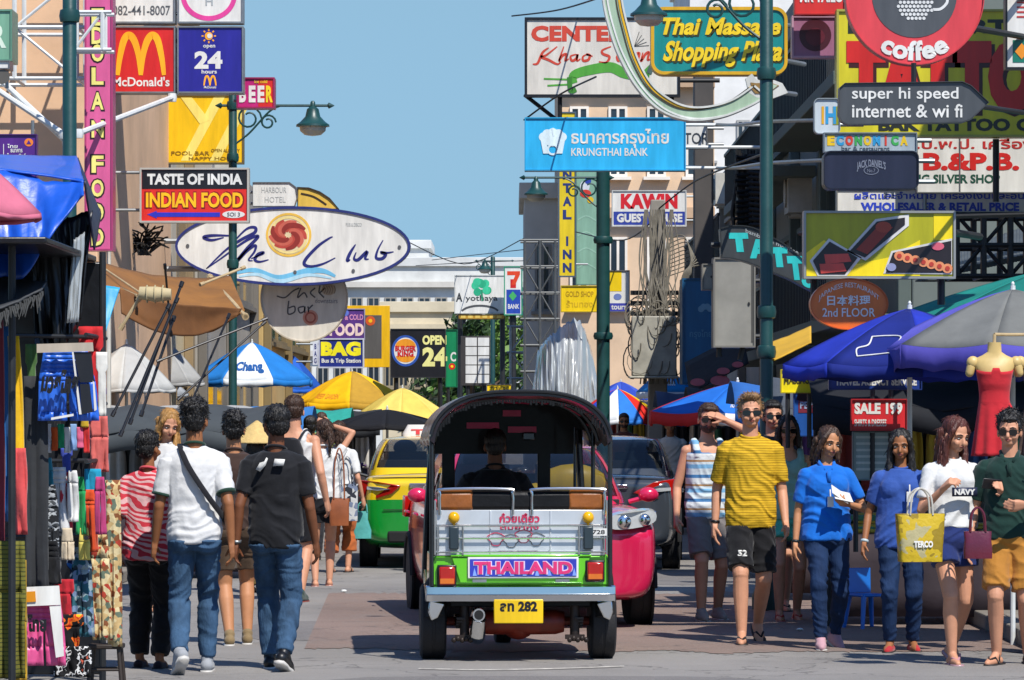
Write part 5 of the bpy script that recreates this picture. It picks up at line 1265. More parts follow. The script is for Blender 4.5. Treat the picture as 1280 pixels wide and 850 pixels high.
def badge_on(info, x, z, label, strap=True, y=-.092):
    k = info['k']; S = info['S']
    def f(b):
        b.box(S(x, y, z), (.045, .007, .075))
        if strap: b.bar(S(x, y + .003, z + .02), S(x, y + .012, z + .055), .006, 6)
    hang(info, 'name_badge', label, 'badge', f, WHT, 'name badges', bevel=.002)
badge_on(p, .0, .665, 'white name badge hanging on the bright blue polo shirt', y=-.105)
blue_tee = cloth('dusty_blue_cloth', '#2f4f96')
p = person('woman with long black hair in a dusty blue T-shirt beside a yellow gift bag', GP(1126, 815), 1.60, -.05, 'f', 'brown', ('long', 'black'), head=(-.1, .12, 0), feet={-1: (-.05, -.03, 0, -.2), 1: (.055, .05, 0, .2)}, hands={-1: (-.165, -.03, .49), 1: (.15, -.03, .50)},
           top=('tee', blue_tee, .47, .7), bottom=('trousers', jean, .97, .008), shoes=('flat', cloth('red_flats', '#a5282c'), sole_d), build=1.05)
badge_on(p, .035, .70, 'white name badge clipped on the dusty blue T-shirt', y=-.102)
band(p, -1, P('#a9b7bb'), .018)
w_tee = cloth('white_cloth', '#c9c9c6'); navy_sh = cloth('navy_shorts_cloth', '#1d2c60')
pn = person('woman with long auburn hair in a white T-shirt and navy shorts using a phone', GP(1190, 830), 1.69, .25, 'f', 'fair', ('long', 'auburn'), head=(.4, .28, .05), feet={-1: (-.03, -.08, 0, -.05), 1: (.045, .12, .02, .15, .4)}, hands={-1: (-.085, -.13, .715, (.5, -.5, .3), .95), 1: (.150, -.13, .70, (-.9, -.2, .1), .8)}, elbow={-1: (-.5, .4, -1), 1: (.5, .4, -1)},
           top=('tee', w_tee, .555, .72), bottom=('shorts', navy_sh, .20, .018), shoes=('thong', cloth('pink_strap', '#b5808a'), P('#a8848a')))
q = MB(); S = pn['S']; q.box(S(.012, -.112, .70), (.18, .010, .062)); st = pn['part']('shirt_patch', q, P('#2a3048'), 0)
a, fs = text_geo('NAVY', .05); q = MB(); lo, hi = a.min(0), a.max(0); c0 = S(.012, -.112, .70)
q.add([V(c0.x - .075 + (v[0] - lo[0]) / (hi[0] - lo[0]) * .15, c0.y - .0065, c0.z - .020 + (v[1] - lo[1]) / (hi[1] - lo[1]) * .04) for v in a], fs); pn['part']('shirt_print', q, WHT, 0)
def phone(b):
    w = pn['arm'][1][2]; b.box(w + V(-.06, -.045, .055), (.15, .012, .072), R=Euler((.25, .08, .1)).to_matrix())
hang(pn, 'phone', 'black phone held up by the auburn haired woman', 'phone', phone, black_pl, bevel=.004)
green_polo = cloth('bottle_green_cloth', '#12302a')
p = person('man in a dark green polo and tan shorts with aviator sunglasses', GP(1262, 831), 1.72, -.15, 'm', 'fair', ('messy', 'black'), head=(-.1, .05, 0), feet={-1: (-.05, -.03, 0, -.35), 1: (.07, .06, 0, .2)}, hands={-1: (-.16, -.02, .48), 1: (.06, -.155, .64, (-1, 0, .2), .7)}, elbow={1: (1, .2, -.5)},
           top=('polo', green_polo, .50, .78), bottom=('shorts', cloth('tan_shorts_cloth', '#a5702c'), .42, .022), shoes=('sandal', cloth('dark_sandal', '#2a211b')), glasses='round', build=.94)
q = MB(); q.box(p['S'](.07, -.075, .755), (.028, .006, .014)); p['part']('chest_emblem', q, WHT, 0)
stripe_b = ramp_fabric('blue_stripe_tank', 'saw', ('#b9c4c8', '#6f9fc0', '#b9c4c8', '#a07a50', '#c4c8c8', '#3f6f9c'), (1, 1, 1.55), dist=.5, stops=(0, .25, .42, .52, .6, .86))
p = person('man in a blue striped tank top and grey shorts shading his eyes', GP(884, 776), 1.80, .2, 'm', 'fair', ('short', 'brown'), head=(-.15, .05, .1), feet={-1: (-.045, -.07, 0, 0), 1: (.07, .08, 0, .1)}, build=.94, hands={-1: (-.15, -.02, .48), 1: (.06, -.10, .925, (0, .5, -.6), .2, -1)}, elbow={1: (1, -.4, -.2)},
           top=('tank', stripe_b, .47), bottom=('shorts', cloth('grey_shorts_cloth', '#6f6a68'), .44, .024), shoes=('shoe', cloth('grey_shoe', '#8f8a82'), sole_w), glasses=True, beard='brown')
p = person('dark haired man in sunglasses behind the mustard shirt man', GP(966, 764), 1.83, .1, 'm', 'fair', ('short', 'black'), top=('tee', cloth('charcoal_cloth', '#2b2c30'), .46), bottom=('shorts', cloth('dark_shorts_cloth', '#25262c'), .45, .02), shoes=('thong', cloth('black_strap2', '#1a1718')), glasses=True, feet={-1: (-.05, .05, 0), 1: (.05, -.05, 0)}, vox=.008)
p = person('woman in sunglasses with mint green shorts and red sandals', GP(985, 776), 1.70, .05, 'f', 'fair', ('bob', 'black'), feet={-1: (-.05, -.06, 0), 1: (.05, .06, 0, .1, .1)}, top=('tank', cloth('mint_top', '#7fa89a'), .5), bottom=('shorts', cloth('mint_shorts_cloth', '#4fae94'), .22, .018), shoes=('sandal', cloth('red_sandal', '#b0352c'), P('#a03a30')), glasses=True, vox=.007)
p = person('man in a beige T-shirt seen from behind, beside the bright blue polo woman', GP(1071, 752), 1.76, PI + .5, 'm', 'brown', ('short', 'black'), top=('tee', cloth('beige_cloth', '#9a8464'), .48, .7), bottom=('trousers', cloth('black_trousers_cloth', '#16171b'), .97, .012), shoes=('shoe', black_pl, sole_d), vox=.008)
p = person('man in a royal blue shirt standing sideways in the shade', GP(1146, 745), 1.80, PI / 2 - .1, 'm', 'fair', ('messy', 'black'), hands={1: (.02, -.2, .68), -1: (-.13, -.12, .5)}, top=('polo', cloth('royal_blue_cloth', '#24409a'), .48, 1.2), bottom=('trousers', cloth('black_trousers_cloth2', '#191a1f'), .97, .012), shoes=('shoe', black_pl, sole_d), vox=.008, head=(-.1, .1, 0))
p = person('bearded man in sunglasses standing behind the grey sedan', GP(780, 655), 1.74, 0, 'm', 'tan', ('short', 'brown'), top=('tee', cloth('brown_tee', '#6a3a2e'), .48), bottom=('trousers', jean, .97, .01), shoes=('shoe', black_pl), glasses=True, beard='brown', vox=.01)

# ---- left side, walking away
zebra = ramp_fabric('pink_zebra_cloth', 'wave', ('#b8323f', '#c9a0a0'), (5, 5, 9), dist=11, stops=(0, .5), detail=1.5, rot=(.3, .5, 0))
pz_ = person('woman in a pink zebra print blouse and black trousers seen from behind', GP(186, 836), 1.60, PI - .15, 'f', 'brown', ('short', 'black'), feet={-1: (-.05, .02, 0), 1: (.05, -.04, 0)}, head=(-.3, 0, 0), top=('tee', zebra, .46, .85, cloth('pink_collar', '#c24a52')), bottom=('trousers', cloth('black_slacks', '#121214'), .96, .026), shoes=('flat', cloth('dark_flats', '#2a2025')), build=1.0, hands={-1: (-.13, -.03, .475), 1: (.13, .03, .48)})
q = MB(); q.tube([pz_['S'](.0, .052, .555), pz_['S'](.1, .0, .555)], .006, 6)
pw = person('young man in a white T-shirt with a black strap, walking away', GP(243, 842), 1.80, PI + .06, 'm', 'brown', ('messy', 'black'), feet={-1: (-.045, -.09, 0, -.05), 1: (.05, .12, .035, .3, .6)}, head=(-.15, .1, 0), hands={-1: (-.135, .05, .48), 1: (.145, -.03, .478)}, build=.88,
           top=('tee', cloth('white_tee_cloth', '#cbcbca'), .48, .75, cloth('dark_green_trim', '#1f3a2e')), bottom=('trousers', jean_l, .97, .014), shoes=('shoe', cloth('white_sneaker', '#8f9296'), sole_w))
q = MB(); S = pw['S']
for sx in (-1, 1):
    s_, e, w = pw['arm'][sx]; d = (e - s_).normalized(); c = s_.lerp(e, .74); u = d.orthogonal().normalized(); v = d.cross(u); r = .027 * 1.8 + .0185
    q.loft([[c + d * t + (u * math.cos(2 * PI * i / 18) + v * math.sin(2 * PI * i / 18)) * r for i in range(18)] for t in (-.006, .012)])
pw['part']('sleeve_trim', q, cloth('dark_green_trim2', '#1f3a2e'), 0)
def strap(b):
    pts = [S(-.02, -.07, .80), S(.045, -.03, .838), S(.048, .035, .825), S(.02, .083, .76), S(-.045, .095, .66), S(-.10, .065, .585), S(-.115, 0, .555), S(-.09, -.075, .6), S(-.06, -.09, .70), S(-.02, -.07, .80)]
    P3 = spline(pts, 6)
    b.tube(P3, .021, 8, flat=.35)
sb_ = hang(pw, 'crossbody_strap', 'black crossbody bag strap across the white T-shirt', 'bag strap', strap, cloth('strap_black', '#15151a'))
pb_ = person('man in a black T-shirt and faded jeans walking away, wearing glasses', GP(345, 838), 1.77, PI - .12, 'm', 'dark', ('short', 'black'), feet={1: (.04, -.09, 0, .1), -1: (-.05, .11, .02, -.15, .4)}, head=(.5, 0, 0), hands={-1: (-.145, -.04, .478), 1: (.145, .04, .478)},
            top=('tee', cloth('black_tee_cloth', '#15161a'), .465, .72), bottom=('trousers', jean_l, .97, .014), shoes=('shoe', black_pl, sole_w), glasses='clear', build=.92)
q = MB(); S = pb_['S']
q.add([S(x, .0835, z) for x, z in ((.06, .76), (.045, .785), (.028, .79), (.02, .805), (.015, .80), (.024, .775), (.045, .752))], [tuple(range(7))]); q.add([S(x, .0835, z) for x, z in ((-.005, .772), (-.045, .775), (-.05, .798), (-.012, .80))], [(0, 1, 2, 3)])
t_ = pb_['part']('shirt_print', q, WHT, 0); md = t_.modifiers.new('s', 'SOLIDIFY'); md.thickness = .018
band(pb_, 1, steel, .019, 'watch')
p = person('woman with wavy blond hair near the dark stall poles', GP(207, 766), 1.76, -.35, 'f', 'fair', ('long', 'blond'), head=(.75, .4, .1), top=('tee', cloth('white_cloth2', '#c4c2be'), .5), bottom=('shorts', cloth('black_shorts2', '#1c1c20'), .25, .015), shoes=('thong', cloth('tan_strap', '#7a5a3c')), vox=.008)
p = person('man in a dark brown vest with bare legs beyond the white T-shirt man', GP(292, 806), 1.72, PI + .1, 'm', 'tan', ('messy', 'black'), top=('tee', cloth('dark_brown_cloth', '#3a2a24'), .5, .8), bottom=('shorts', cloth('brown_shorts', '#4a3a2c'), .35, .018), shoes=('shoe', cloth('tan_shoe', '#7d6a4c'), sole_w), feet={-1: (-.06, -.02, 0), 1: (.02, .08, 0)}, vox=.008)
pk = person('tall man in a white tank top with a black backpack walking away', GP(368, 752), 1.88, PI - .25, 'm', 'fair', ('short', 'brown'), head=(.4, .2, 0), top=('tank', w_tee, .5), bottom=('shorts', cloth('black_shorts3', '#17171b'), .42, .02), shoes=('shoe', cloth('dark_shoe2', '#3a4a44'), P('#7a3a34')), feet={-1: (-.06, .1, 0), 1: (.05, -.06, 0)}, hands={-1: (-.17, .02, .49), 1: (.16, 0, .49)}, vox=.0075)
def pack(b):
    S = pk['S']; b.loft([ring_e(S(0, .115 + .01 * math.sin(z * 9), z), a * pk['k'], .045 * pk['k'], 18, .7) for z, a in ((.575, .05), (.59, .075), (.66, .085), (.74, .08), (.79, .06), (.80, .03))])
    for sx in (-1, 1): b.tube(spline([S(sx * .05, .1, .785), S(sx * .07, .03, .838), S(sx * .075, -.05, .80), S(sx * .085, -.06, .72), S(sx * .075, .07, .62)], 6), .013, 8, flat=.5)
hang(pk, 'backpack', 'black backpack worn by the tall man in the white tank top', 'backpack', pack, cloth('backpack_black', '#1a1b1f'))
pc_ = person('woman in a white top and black shorts raising her arm, walking away', GP(404, 733), 1.66, PI + .1, 'f', 'fair', ('pony', 'brown'), head=(.5, 0, 0), hands={-1: (-.05, -.08, .97, (0, 1, 0), .3), 1: (.15, 0, .5)}, elbow={-1: (-1, .2, .1)}, feet={-1: (-.04, -.05, 0), 1: (.05, .05, 0)}, top=('tee', w_tee, .53, .4), bottom=('shorts', cloth('black_shorts4', '#1a1a1e'), .22, .018), shoes=('thong', cloth('pink_strap2', '#b58078'), P('#a5786c')), vox=.007)
po = person('woman in a white blouse and orange trousers carrying a teal bag', GP(424, 716), 1.64, PI - .2, 'f', 'fair', ('bob', 'brown'), hands={-1: (-.16, .0, .49), 1: (.15, -.05, .50)}, feet={-1: (-.05, -.04, 0), 1: (.05, .05, 0)}, top=('tee', w_tee, .48, .8), bottom=('trousers', cloth('orange_cloth', '#a5582a'), .78, .03), shoes=('sandal', cloth('grey_sandal', '#4a4642')), vox=.0075)
p = person('person in an orange top under a wide straw hat', GP(322, 742), 1.52, PI - .3, 'f', 'tan', ('bob', 'black'), top=('tee', cloth('red_orange_cloth', '#c43a2e'), .48, 1.4), bottom=('trousers', ramp_fabric('camouflage_cloth', 'noise', ('#3a3c22', '#6b5a34', '#20241a', '#8a7a4c'), (14, 14, 14), stops=(0, .4, .5, .58)), .97, .025), shoes=('shoe', black_pl), vox=.009)
ph = p
def hat(b):
    b.lathe([(.01, .21), (.10, .145), (.20, .065), (.265, .0), (.262, -.008), (.19, .05), (.09, .125), (.01, .19)], 28, c=ph['Hd'](0, .01, .952))
hang(p, 'straw_hat', 'wide conical straw hat worn beside the black T-shirt man', 'hat', hat, M('straw', '#c0a468', .8, 0, .2, 25, .3, 90))
# more people deeper in the street
crowd = [(388, 700, 1.70, PI, 'm', 'brown', ('short', 'black'), '#3a3f52', 'man in a slate blue shirt deep in the crowd on the left'), (266, 706, 1.75, PI, 'm', 'tan', ('short', 'brown'), '#7a3030', 'man in a dark red shirt deep in the crowd on the left'),
         (352, 690, 1.62, PI, 'f', 'tan', ('bob', 'black'), '#5a4a6a', 'woman in a plum top beyond the straw hat'), (196, 712, 1.66, .2, 'f', 'tan', ('long', 'black'), '#7a6f58', 'woman in an olive top behind the stall poles'),
         (1008, 716, 1.66, .1, 'm', 'brown', ('short', 'black'), '#30343a', 'man in a charcoal top in the shade behind the bright blue polo woman'), (1092, 722, 1.70, .3, 'm', 'brown', ('short', 'black'), '#1f2126', 'man in black beside the red stall board'),
         (1220, 742, 1.60, -.3, 'f', 'brown', ('bob', 'black'), '#6a3a4a', 'woman in a maroon top in the shade under the parasols'), (1108, 700, 1.6, PI, 'f', 'tan', ('bob', 'black'), '#6f7f86', 'woman in a grey top seen from behind in the shade'),
         (168, 700, 1.72, PI, 'm', 'fair', ('short', 'brown'), '#c0b8a8', 'man in a cream shirt between the stall poles'), (304, 684, 1.7, PI, 'm', 'tan', ('short', 'black'), '#2f6a8a', 'man in a teal blue shirt far down the left side'), (334, 668, 1.6, 0, 'f', 'fair', ('long', 'brown'), '#b8455a', 'woman in a rose top walking towards the camera on the left'), (402, 664, 1.75, PI, 'm', 'fair', ('short', 'brown'), '#8a9a4a', 'man in an olive green shirt beyond the raised arm'),
         (838, 668, 1.68, 0, 'm', 'brown', ('short', 'black'), '#b8b4aa', 'man in a pale shirt under the rainbow parasol'), (1046, 694, 1.7, 0, 'm', 'tan', ('messy', 'black'), '#7a4a2a', 'man in a rust shirt behind the bright blue polo woman'), (1178, 716, 1.66, .2, 'f', 'fair', ('long', 'black'), '#c4bcae', 'woman in an ivory top deep under the parasols'), (1246, 708, 1.72, PI, 'm', 'tan', ('short', 'black'), '#3a5a3a', 'man in a moss green shirt deep under the parasols')]
for i, (x, y, h, rz, sx, sk, hr, c, lb) in enumerate(crowd):
    person(lb, GP(x, y), h, rz, sx, sk, hr, top=('tee', cloth('crowd_top_%s' % c[1:], c), .48, .75), bottom=('trousers', jean if i % 2 else cloth('crowd_trousers_%d' % i, '#23242a'), .97, .014), shoes=('shoe', black_pl), vox=.011, feet={-1: (-.05, .05, 0), 1: (.05, -.05, 0)})
# ---- things carried
gold = ramp_fabric('gold_gift_bag', 'noise', ('#a39a72', '#b59a24', '#8a7420', '#c4b878'), (6, 6, 6), .35, .8, stops=(0, .42, .55, .66))
def tote(name, label, cat, px, py, d, wpx, hpx, mat, flare=1.1, handle=.12, dep=.12, word=None, cat_m=None, yaw=0):
    c = W(px, py + hpx / 2, d); w, h = wpx * d / F, hpx * d / F
    o = empty(name, c, label, cat, None, yaw); b = MB()
    b.loft([ring_e((0, 0, z * h), w / 2 * s_, dep / 2 * t, 24, .35) for z, s_, t in ((0, .93, 1), (.3, .95, 1.05), (.7, 1.0 * flare * .95, .9), (1, flare, .55))])
    b.build('body', mat, o, True, smooth=50)
    b = MB()
    for y in (-.3, .3): b.tube(spline([V(-w * .25, y * dep, h * .97), V(-w * .2, y * dep, h + handle * .7), V(0, y * dep * .6, h + handle), V(w * .2, y * dep, h + handle * .7), V(w * .25, y * dep, h * .97)], 6), .007, 7)
    b.build('handle', cat_m or mat, o, True)
    if word:
        a, fs = text_geo(word, .05); q = MB(); lo, hi = a.min(0), a.max(0); q.add([V(-w * .2 + (v[0] - lo[0]) / (hi[0] - lo[0]) * w * .42, -dep * .60, h * .30 + (v[1] - lo[1]) / (hi[1] - lo[1]) * h * .14) for v in a], fs)
        t = q.build('lettering', WHT, o, True, smooth=0); md = t.modifiers.new('s', 'SOLIDIFY'); md.thickness = .004
    return o
tote('gift_bag', 'large gold patterned gift bag carried in front of the dusty blue T-shirt', 'bag', 1150, 672, 27.0, 58, 60, gold, 1.08, .17, .14, 'TERCO', P('#b9b5aa'), .15)
tote('handbag', 'small maroon handbag hanging by the navy shorts', 'handbag', 1222, 681, 27.0, 38, 34, M('maroon_leather', '#5a1226', .3, 0, .2, 8, .1, 60, .4), .92, .16, .10)
tote('shoulder_bag', 'white and black patterned shoulder bag beside the orange trousers', 'bag', 434, 628, gd(716) - .15, 28, 46, ramp_fabric('bag_print', 'voronoi', ('#b5b5b2', '#2a2c34', '#6a7488'), (18, 18, 18), stops=(0, .4, .7)), 1.0, .3, .1)
tote('brown_bag', 'brown leather shoulder bag on the woman in black shorts', 'bag', 424, 640, gd(733) - .1, 26, 34, M('tan_leather', '#8a4a22', .5, 0, .25, 8, .1, 60), 1.0, .5, .1)
tote('carrier_bag', 'teal plastic carrier bag held low by the green taxi', 'bag', 453, 656, gd(716) + .1, 24, 34, M('teal_plastic', '#4f9f98', .4, 0, .25, 6, .3, 15, .2), .6, .1, .1)
def bottle(b):
    S = pz_['S']; w = pz_['arm'][-1 if pz_['T'].to_euler().z > 0 else 1][2]
    w = pz_['arm'][1][2]; b.lathe([(.0, -.25), (.032, -.25), (.035, -.2), (.03, -.15), (.035, -.1), (.033, -.06), (.012, -.02), (.012, .0), (0, .0)], 14, c=w + V(.005, -.03, -.02))
hang(pz_, 'water_bottle', 'clear plastic water bottle held by the zebra blouse woman', 'bottle', bottle, glass('bottle_plastic', '#aab6ba', .45, .08))
# ------------------------------------------------------------------ vehicles
red_lens = M('red_lens', '#a3140c', .15, 0, .1, 20, coat=.6); amber_lens = M('amber_lens', '#c8681a', .15, 0, .1, 20, coat=.6); clear_lens = M('clear_lens', '#b9bcbc', .12, .2, .15, 20, coat=.8)
under = M('under_dark', '#0d0d0e', .8); autoglass = glass('car_glass', '#10181f', .55); interior = M('car_interior', '#17181c', .8)
def wheel(mb_t, mb_r, T, r, w, hub=.6):
    mb_t.lathe([(r * .62, -w / 2), (r * .9, -w / 2), (r * .985, -w * .42), (r, -w * .28), (r, -w * .06), (r * .985, -w * .05), (r * .985, w * .05), (r, w * .06), (r, w * .28), (r * .985, w * .42), (r * .9, w / 2), (r * .62, w / 2)], 30, T=T)
    mb_r.lathe([(.0, w * .36), (r * .14, w * .38), (r * .2, w * .28), (r * .5, w * .34), (r * .6, w * .46), (r * .64, w * .46), (r * .64, -w * .46), (0, -w * .44)], 26, T=T)
def make_car(label, loc, rz, lo, up=None, zs=.80, cat='car', roof_sign=None, plate=None, kind='sedan', lamp='wrap', plush=False, dx=1.0):
    o = empty('taxi' if cat == 'taxi' else 'parked_car', loc, label, cat, None, rz)
    lm = lo; um = up or lo
    St = [(-2.25, .72, .27, .74), (-2.2, .80, .24, .83), (-2.05, .845, .22, .90), (-1.7, .872, .2, .955), (-1.0, .875, .19, .985), (-.2, .882, .19, .965), (.8, .882, .19, .985), (1.4, .87, .2, 1.015), (1.8, .855, .23, 1.045), (2.08, .82, .26, 1.05), (2.2, .80, .28, 1.02), (2.26, .74, .31, .97), (2.275, .62, .34, .93)]
    b = MB(); rings = []
    for y, w, zl, zb in St:
        zz = min(zs, zl + (zb - zl) * .84)
        h = [(0, zl), (w * .82, zl), (w * .95, zl + .06), (w, zl + (zz - zl) * .5), (w * .992, zz - .012), (w * .985, zz + .012), (w * .965, zb - .05), (w * .90, zb - .008), (w * .55, zb + .012), (0, zb + .022)]
        rings.append([V(x, y, z) for x, z in h] + [V(-x, y, z) for x, z in h[-2:0:-1]])
    b.loft(rings, cap=False)
    b.m = [1 if 4 <= i % 18 <= 13 else 0 for i in range(len(b.f))]
    for e in (0, len(rings) - 1):
        for q in range(9):
            b.f.append([e * 18 + q, e * 18 + q + 1] + ([e * 18 + 17 - q] if q < 8 else []) + ([e * 18 + 18 - q] if q else [])); b.m.append(1 if q >= 4 else 0)
    b.build('body', [lm, um], o, True, sub=2, smooth=60)
    ww = MB(); wr = MB()
    def G(th, t, off=0.0):
        e = .36 + .06 * t; c, s_ = math.cos(th), math.sin(th); rx = .80 + (.585 - .80) * t ** 1.15 + off; cy = .30 + .10 * t; ry = 1.28 + (.62 - 1.28) * t + off
        if s_ > 0: ry *= .97
        return V(rx * math.copysign(abs(c) ** e, c), cy + ry * math.copysign(abs(s_) ** e, s_), .975 + .47 * math.sin(t * PI / 2 * .96) + (0 if s_ < 0 else .03 * (1 - t)))
    R = math.radians
    wins = [('windscreen', -136, -44, .10, .88), ('rear_window', 44, 136, .16, .86), ('side_window', -36, -3, .12, .84), ('side_window', 1, 36, .12, .84), ('side_window', 144, 179, .12, .84), ('side_window', 183, 216, .12, .84)]
    gb = MB(); nth, nt = 144, 24
    for i in range(nth):
        a0, a1 = -144 + 360 * i / nth, -144 + 360 * (i + 1) / nth; am = (a0 + a1) / 2
        for j in range(nt):
            t0, t1 = j / nt, (j + 1) / nt; tm = (t0 + t1) / 2
            if any(p0 < am < p1 and q0 < tm < q1 for _, p0, p1, q0, q1 in wins): continue
            gb.add([G(R(a0), t0), G(R(a1), t0), G(R(a1), t1), G(R(a0), t1)], [(0, 1, 2, 3)])
    rim = [G(R(-144 + 360 * i / nth), 1) for i in range(nth)]
    c = V(0, .4, 0); r2 = [V(p.x * .8, c.y + (p.y - c.y) * .8, p.z + .018) for p in rim]; r3 = [V(p.x * .4, c.y + (p.y - c.y) * .4, p.z + .03) for p in rim]
    gb.loft([rim, r2, r3], cap=False); gb.add(r3, [tuple(range(nth))])
    bm_ = gb.build('roof', um, o, True, smooth=50)
    for nm, p0, p1, q0, q1 in wins:
        g = MB(); g.grid(lambda u, v: G(R(p0 + (p1 - p0) * u), q0 + (q1 - q0) * v, -.006), 24, 8); g.build(nm, autoglass, o, True, smooth=80)
    it = MB(); it.box((0, -.62, .93), (1.4, .5, .16))
    for x in (-.37, .37): it.box((x, .15, .98), (.5, .16, .62)); it.ell((x, .16, 1.33), (.14, .06, .1)); it.box((x, .95, .95), (.6, .2, .5))
    it.tube([V(.37 + .19 * math.cos(a), -.35 + .05 * math.sin(a), 1.0 + .19 * math.sin(a)) for a in (2 * PI * i / 16 for i in range(17))], .016, 6)
    it.build('seats', interior, o, True, bevel=.03)
    for sx in (-1, 1):
        for y in (-1.42, 1.38):
            T = Matrix.Translation((sx * .775, y, .31)) @ Matrix.Rotation(sx * PI / 2, 4, 'Y'); t = MB(); r = MB(); wheel(t, r, T, .31, .2); r.m = [0] * len(r.f)
            tt = t.build('wheel', rubber, o, True); r.build('rim', M('alloy_rim', '#8b8d8f', .3, .8, .15, 8), tt, True)
            a = MB(); a.tube([V(sx * .868, y + .355 * math.cos(q), .31 + .355 * math.sin(q)) for q in (PI * i / 14 for i in range(15))], .026, 6); a.lathe([(0, -.01), (.345, -.01), (.345, .01), (0, .01)], 26, T=Matrix.Translation((sx * .862, y, .31)) @ Matrix.Rotation(sx * PI / 2, 4, 'Y')); a.build('wheel_arch', under, o, True)
        m = MB(); m.ell((sx * .965, -.72, 1.045), (.085, .055, .062)); m.bar((sx * .80, -.70, .985), (sx * .93, -.71, 1.02), .02); m.build('mirror', um if cat != 'taxi' or plush else black_pl, o, True)
        # head and tail lamps
        h = MB(); h.loft([ring_e((sx * .62, -2.30 + (1 - q) * .12, .855), .225 * (1 - .08 * q), .080 * (1 - .15 * q), 20, .7, Matrix.Rotation(PI / 2, 3, 'X')) for q in (0, 1)]); h.v = [V(v.x, v.y + max(0, abs(v.x) - .60) * .55, v.z + max(0, abs(v.x) - .45) * .12) for v in h.v]
        hh = h.build('headlight', clear_lens, o, True); h = MB(); h.ell((sx * .55, -2.30, .86), (.055, .02, .055)); h.ell((sx * .72, -2.235, .875), (.05, .03, .05)); h.build('reflector', chrome, hh, True)
        tl = MB(); P2 = [(.40, .93), (.66, .97), (.87, .99), (.875, .80), (.66, .79), (.50, .84)] if lamp == 'wrap' else [(.36, .86), (.60, .98), (.865, 1.02), (.875, .78), (.62, .80)]
        tl.loft([[V(sx * x, 2.31 + dd - max(0, x - .55) * .15 - max(0, x - .74) * 1.2, z) for x, z in P2] for dd in (0, -.25)]); t_ = tl.build('tail_light', red_lens, o, True, smooth=20, bevel=.012)
        tl = MB(); tl.loft([[V(sx * x, 2.316 + dd - max(0, x - .55) * .15 - max(0, x - .74) * 1.2, z) for x, z in [(.52, .89), (.66, .915), (.78, .92), (.78, .885), (.66, .875)]] for dd in (0, -.1)]); tl.build('reversing_lamp', clear_lens, t_, True, smooth=20)
        hd = MB()
        for y in (.28, 1.2): hd.tube([V(sx * .885, y, .86), V(sx * .905, y + .03, .865), V(sx * .905, y + .14, .865), V(sx * .885, y + .17, .86)], .012, 6)
        hd.build('door_handle', um, o, True)
    f = MB(); f.box((0, -2.25, .46), (.9, .05, .16)); f.box((0, -2.20, .66), (.62, .06, .07))
    for i in range(3): f.box((0, -2.262, .455 + i * .045), (.88, .02, .014))
    f.build('grille', under, o, True, bevel=.01)
    bp = MB(); bp.box((0, 2.275, .36), (1.1, .05, .13)); bp.build('bumper_insert', under, o, True, bevel=.02)
    for sx in (-1, 1): fg = MB(); fg.loft([[V(sx * x, y, z) for x, z in ((.50, .37), (.70, .39), (.72, .46), (.56, .46))] for y in (-2.16 if True else 0, -2.02)]); fg.build('fog_recess', under, o, True, bevel=.01)
    ed0 = MB(); ed0.tube([V(-.80, -2.02, .60), V(-.62, -2.2, .60), V(0, -2.258, .60), V(.62, -2.2, .60), V(.80, -2.02, .60)], .005, 6); ed0.build('panel_gap', under, o, True)
    tr = MB(); tr.box((0, 2.285, .93), (.62, .03, .05)); tr.build('boot_trim', chrome, o, True, bevel=.008)
    ed = MB(); ed.tube([V(-.72, 2.205, 1.012), V(-.3, 2.235, 1.02), V(.3, 2.235, 1.02), V(.72, 2.205, 1.012)], .006, 6); ed.tube([V(-.60, 2.285, .66), V(.60, 2.285, .66)], .006, 6); ed.build('panel_gap', under, o, True)
    for y, nm in ((-2.265, 'number_plate'), (2.29, 'number_plate')):
        pl = MB(); pl.box((0, y, .45 if y < 0 else .76), (.36, .012, .13)); q = pl.build(nm, P(plate or '#d0cfca'), o, True, bevel=.004)
        a, fs = text_geo('ทษ 4827', .01); lo_, hi_ = a.min(0), a.max(0); tb = MB(); s_ = 1 if y < 0 else -1
        tb.add([V(s_ * (-.15 + (v[0] - lo_[0]) / (hi_[0] - lo_[0]) * .3), y - s_ * .0085, (.45 if y < 0 else .76) - .035 + (v[1] - lo_[1]) / (hi_[1] - lo_[1]) * .07) for v in a], fs); tb.build('plate_text', BLK, q, True, smooth=0)
    if roof_sign:
        rs = MB(); rs.loft([ring_e((0, .35, z), w, d_, 20, .4) for z, w, d_ in ((1.46, .40, .09), (1.50, .40, .085), (1.60, .34, .06))]); q = rs.build('roof_sign', P('#d6d2cf'), o, True, smooth=50)
        a, fs = text_geo(roof_sign, .05, 1.2); lo_, hi_ = a.min(0), a.max(0)
        for s_ in (1, -1):
            tb = MB(); tb.add([V(s_ * (-.3 + (v[0] - lo_[0]) / (hi_[0] - lo_[0]) * .6), .35 - s_ * (.093 - (v[1] - lo_[1]) / (hi_[1] - lo_[1]) * .018), 1.488 + (v[1] - lo_[1]) / (hi_[1] - lo_[1]) * .06) for v in a], fs); tb.build('lettering', RED, q, True, smooth=0)
    if plush:
        y_ = MB(); y_.ell((.36, -.48, 1.13), (.30, .10, .17)); y_.ell((.05, -.44, 1.05), (.10, .08, .09)); y_.build('sunshade_cushion', P('#e0bd0e'), o, True)
        w_ = MB()
        for i in range(14): w_.ell((-.15 + .1 * math.sin(i * 2.1), -.52 + .03 * math.cos(i), 1.03 + .008 * i), (.05, .04, .035))
        w_.build('dashboard_clutter', P('#bcc3c8'), o, True)
    return o
def carpaint(name, c): return M(name, c, .22, .15, .06, 3, 0, 10, .9, .5)
d0 = 31.75
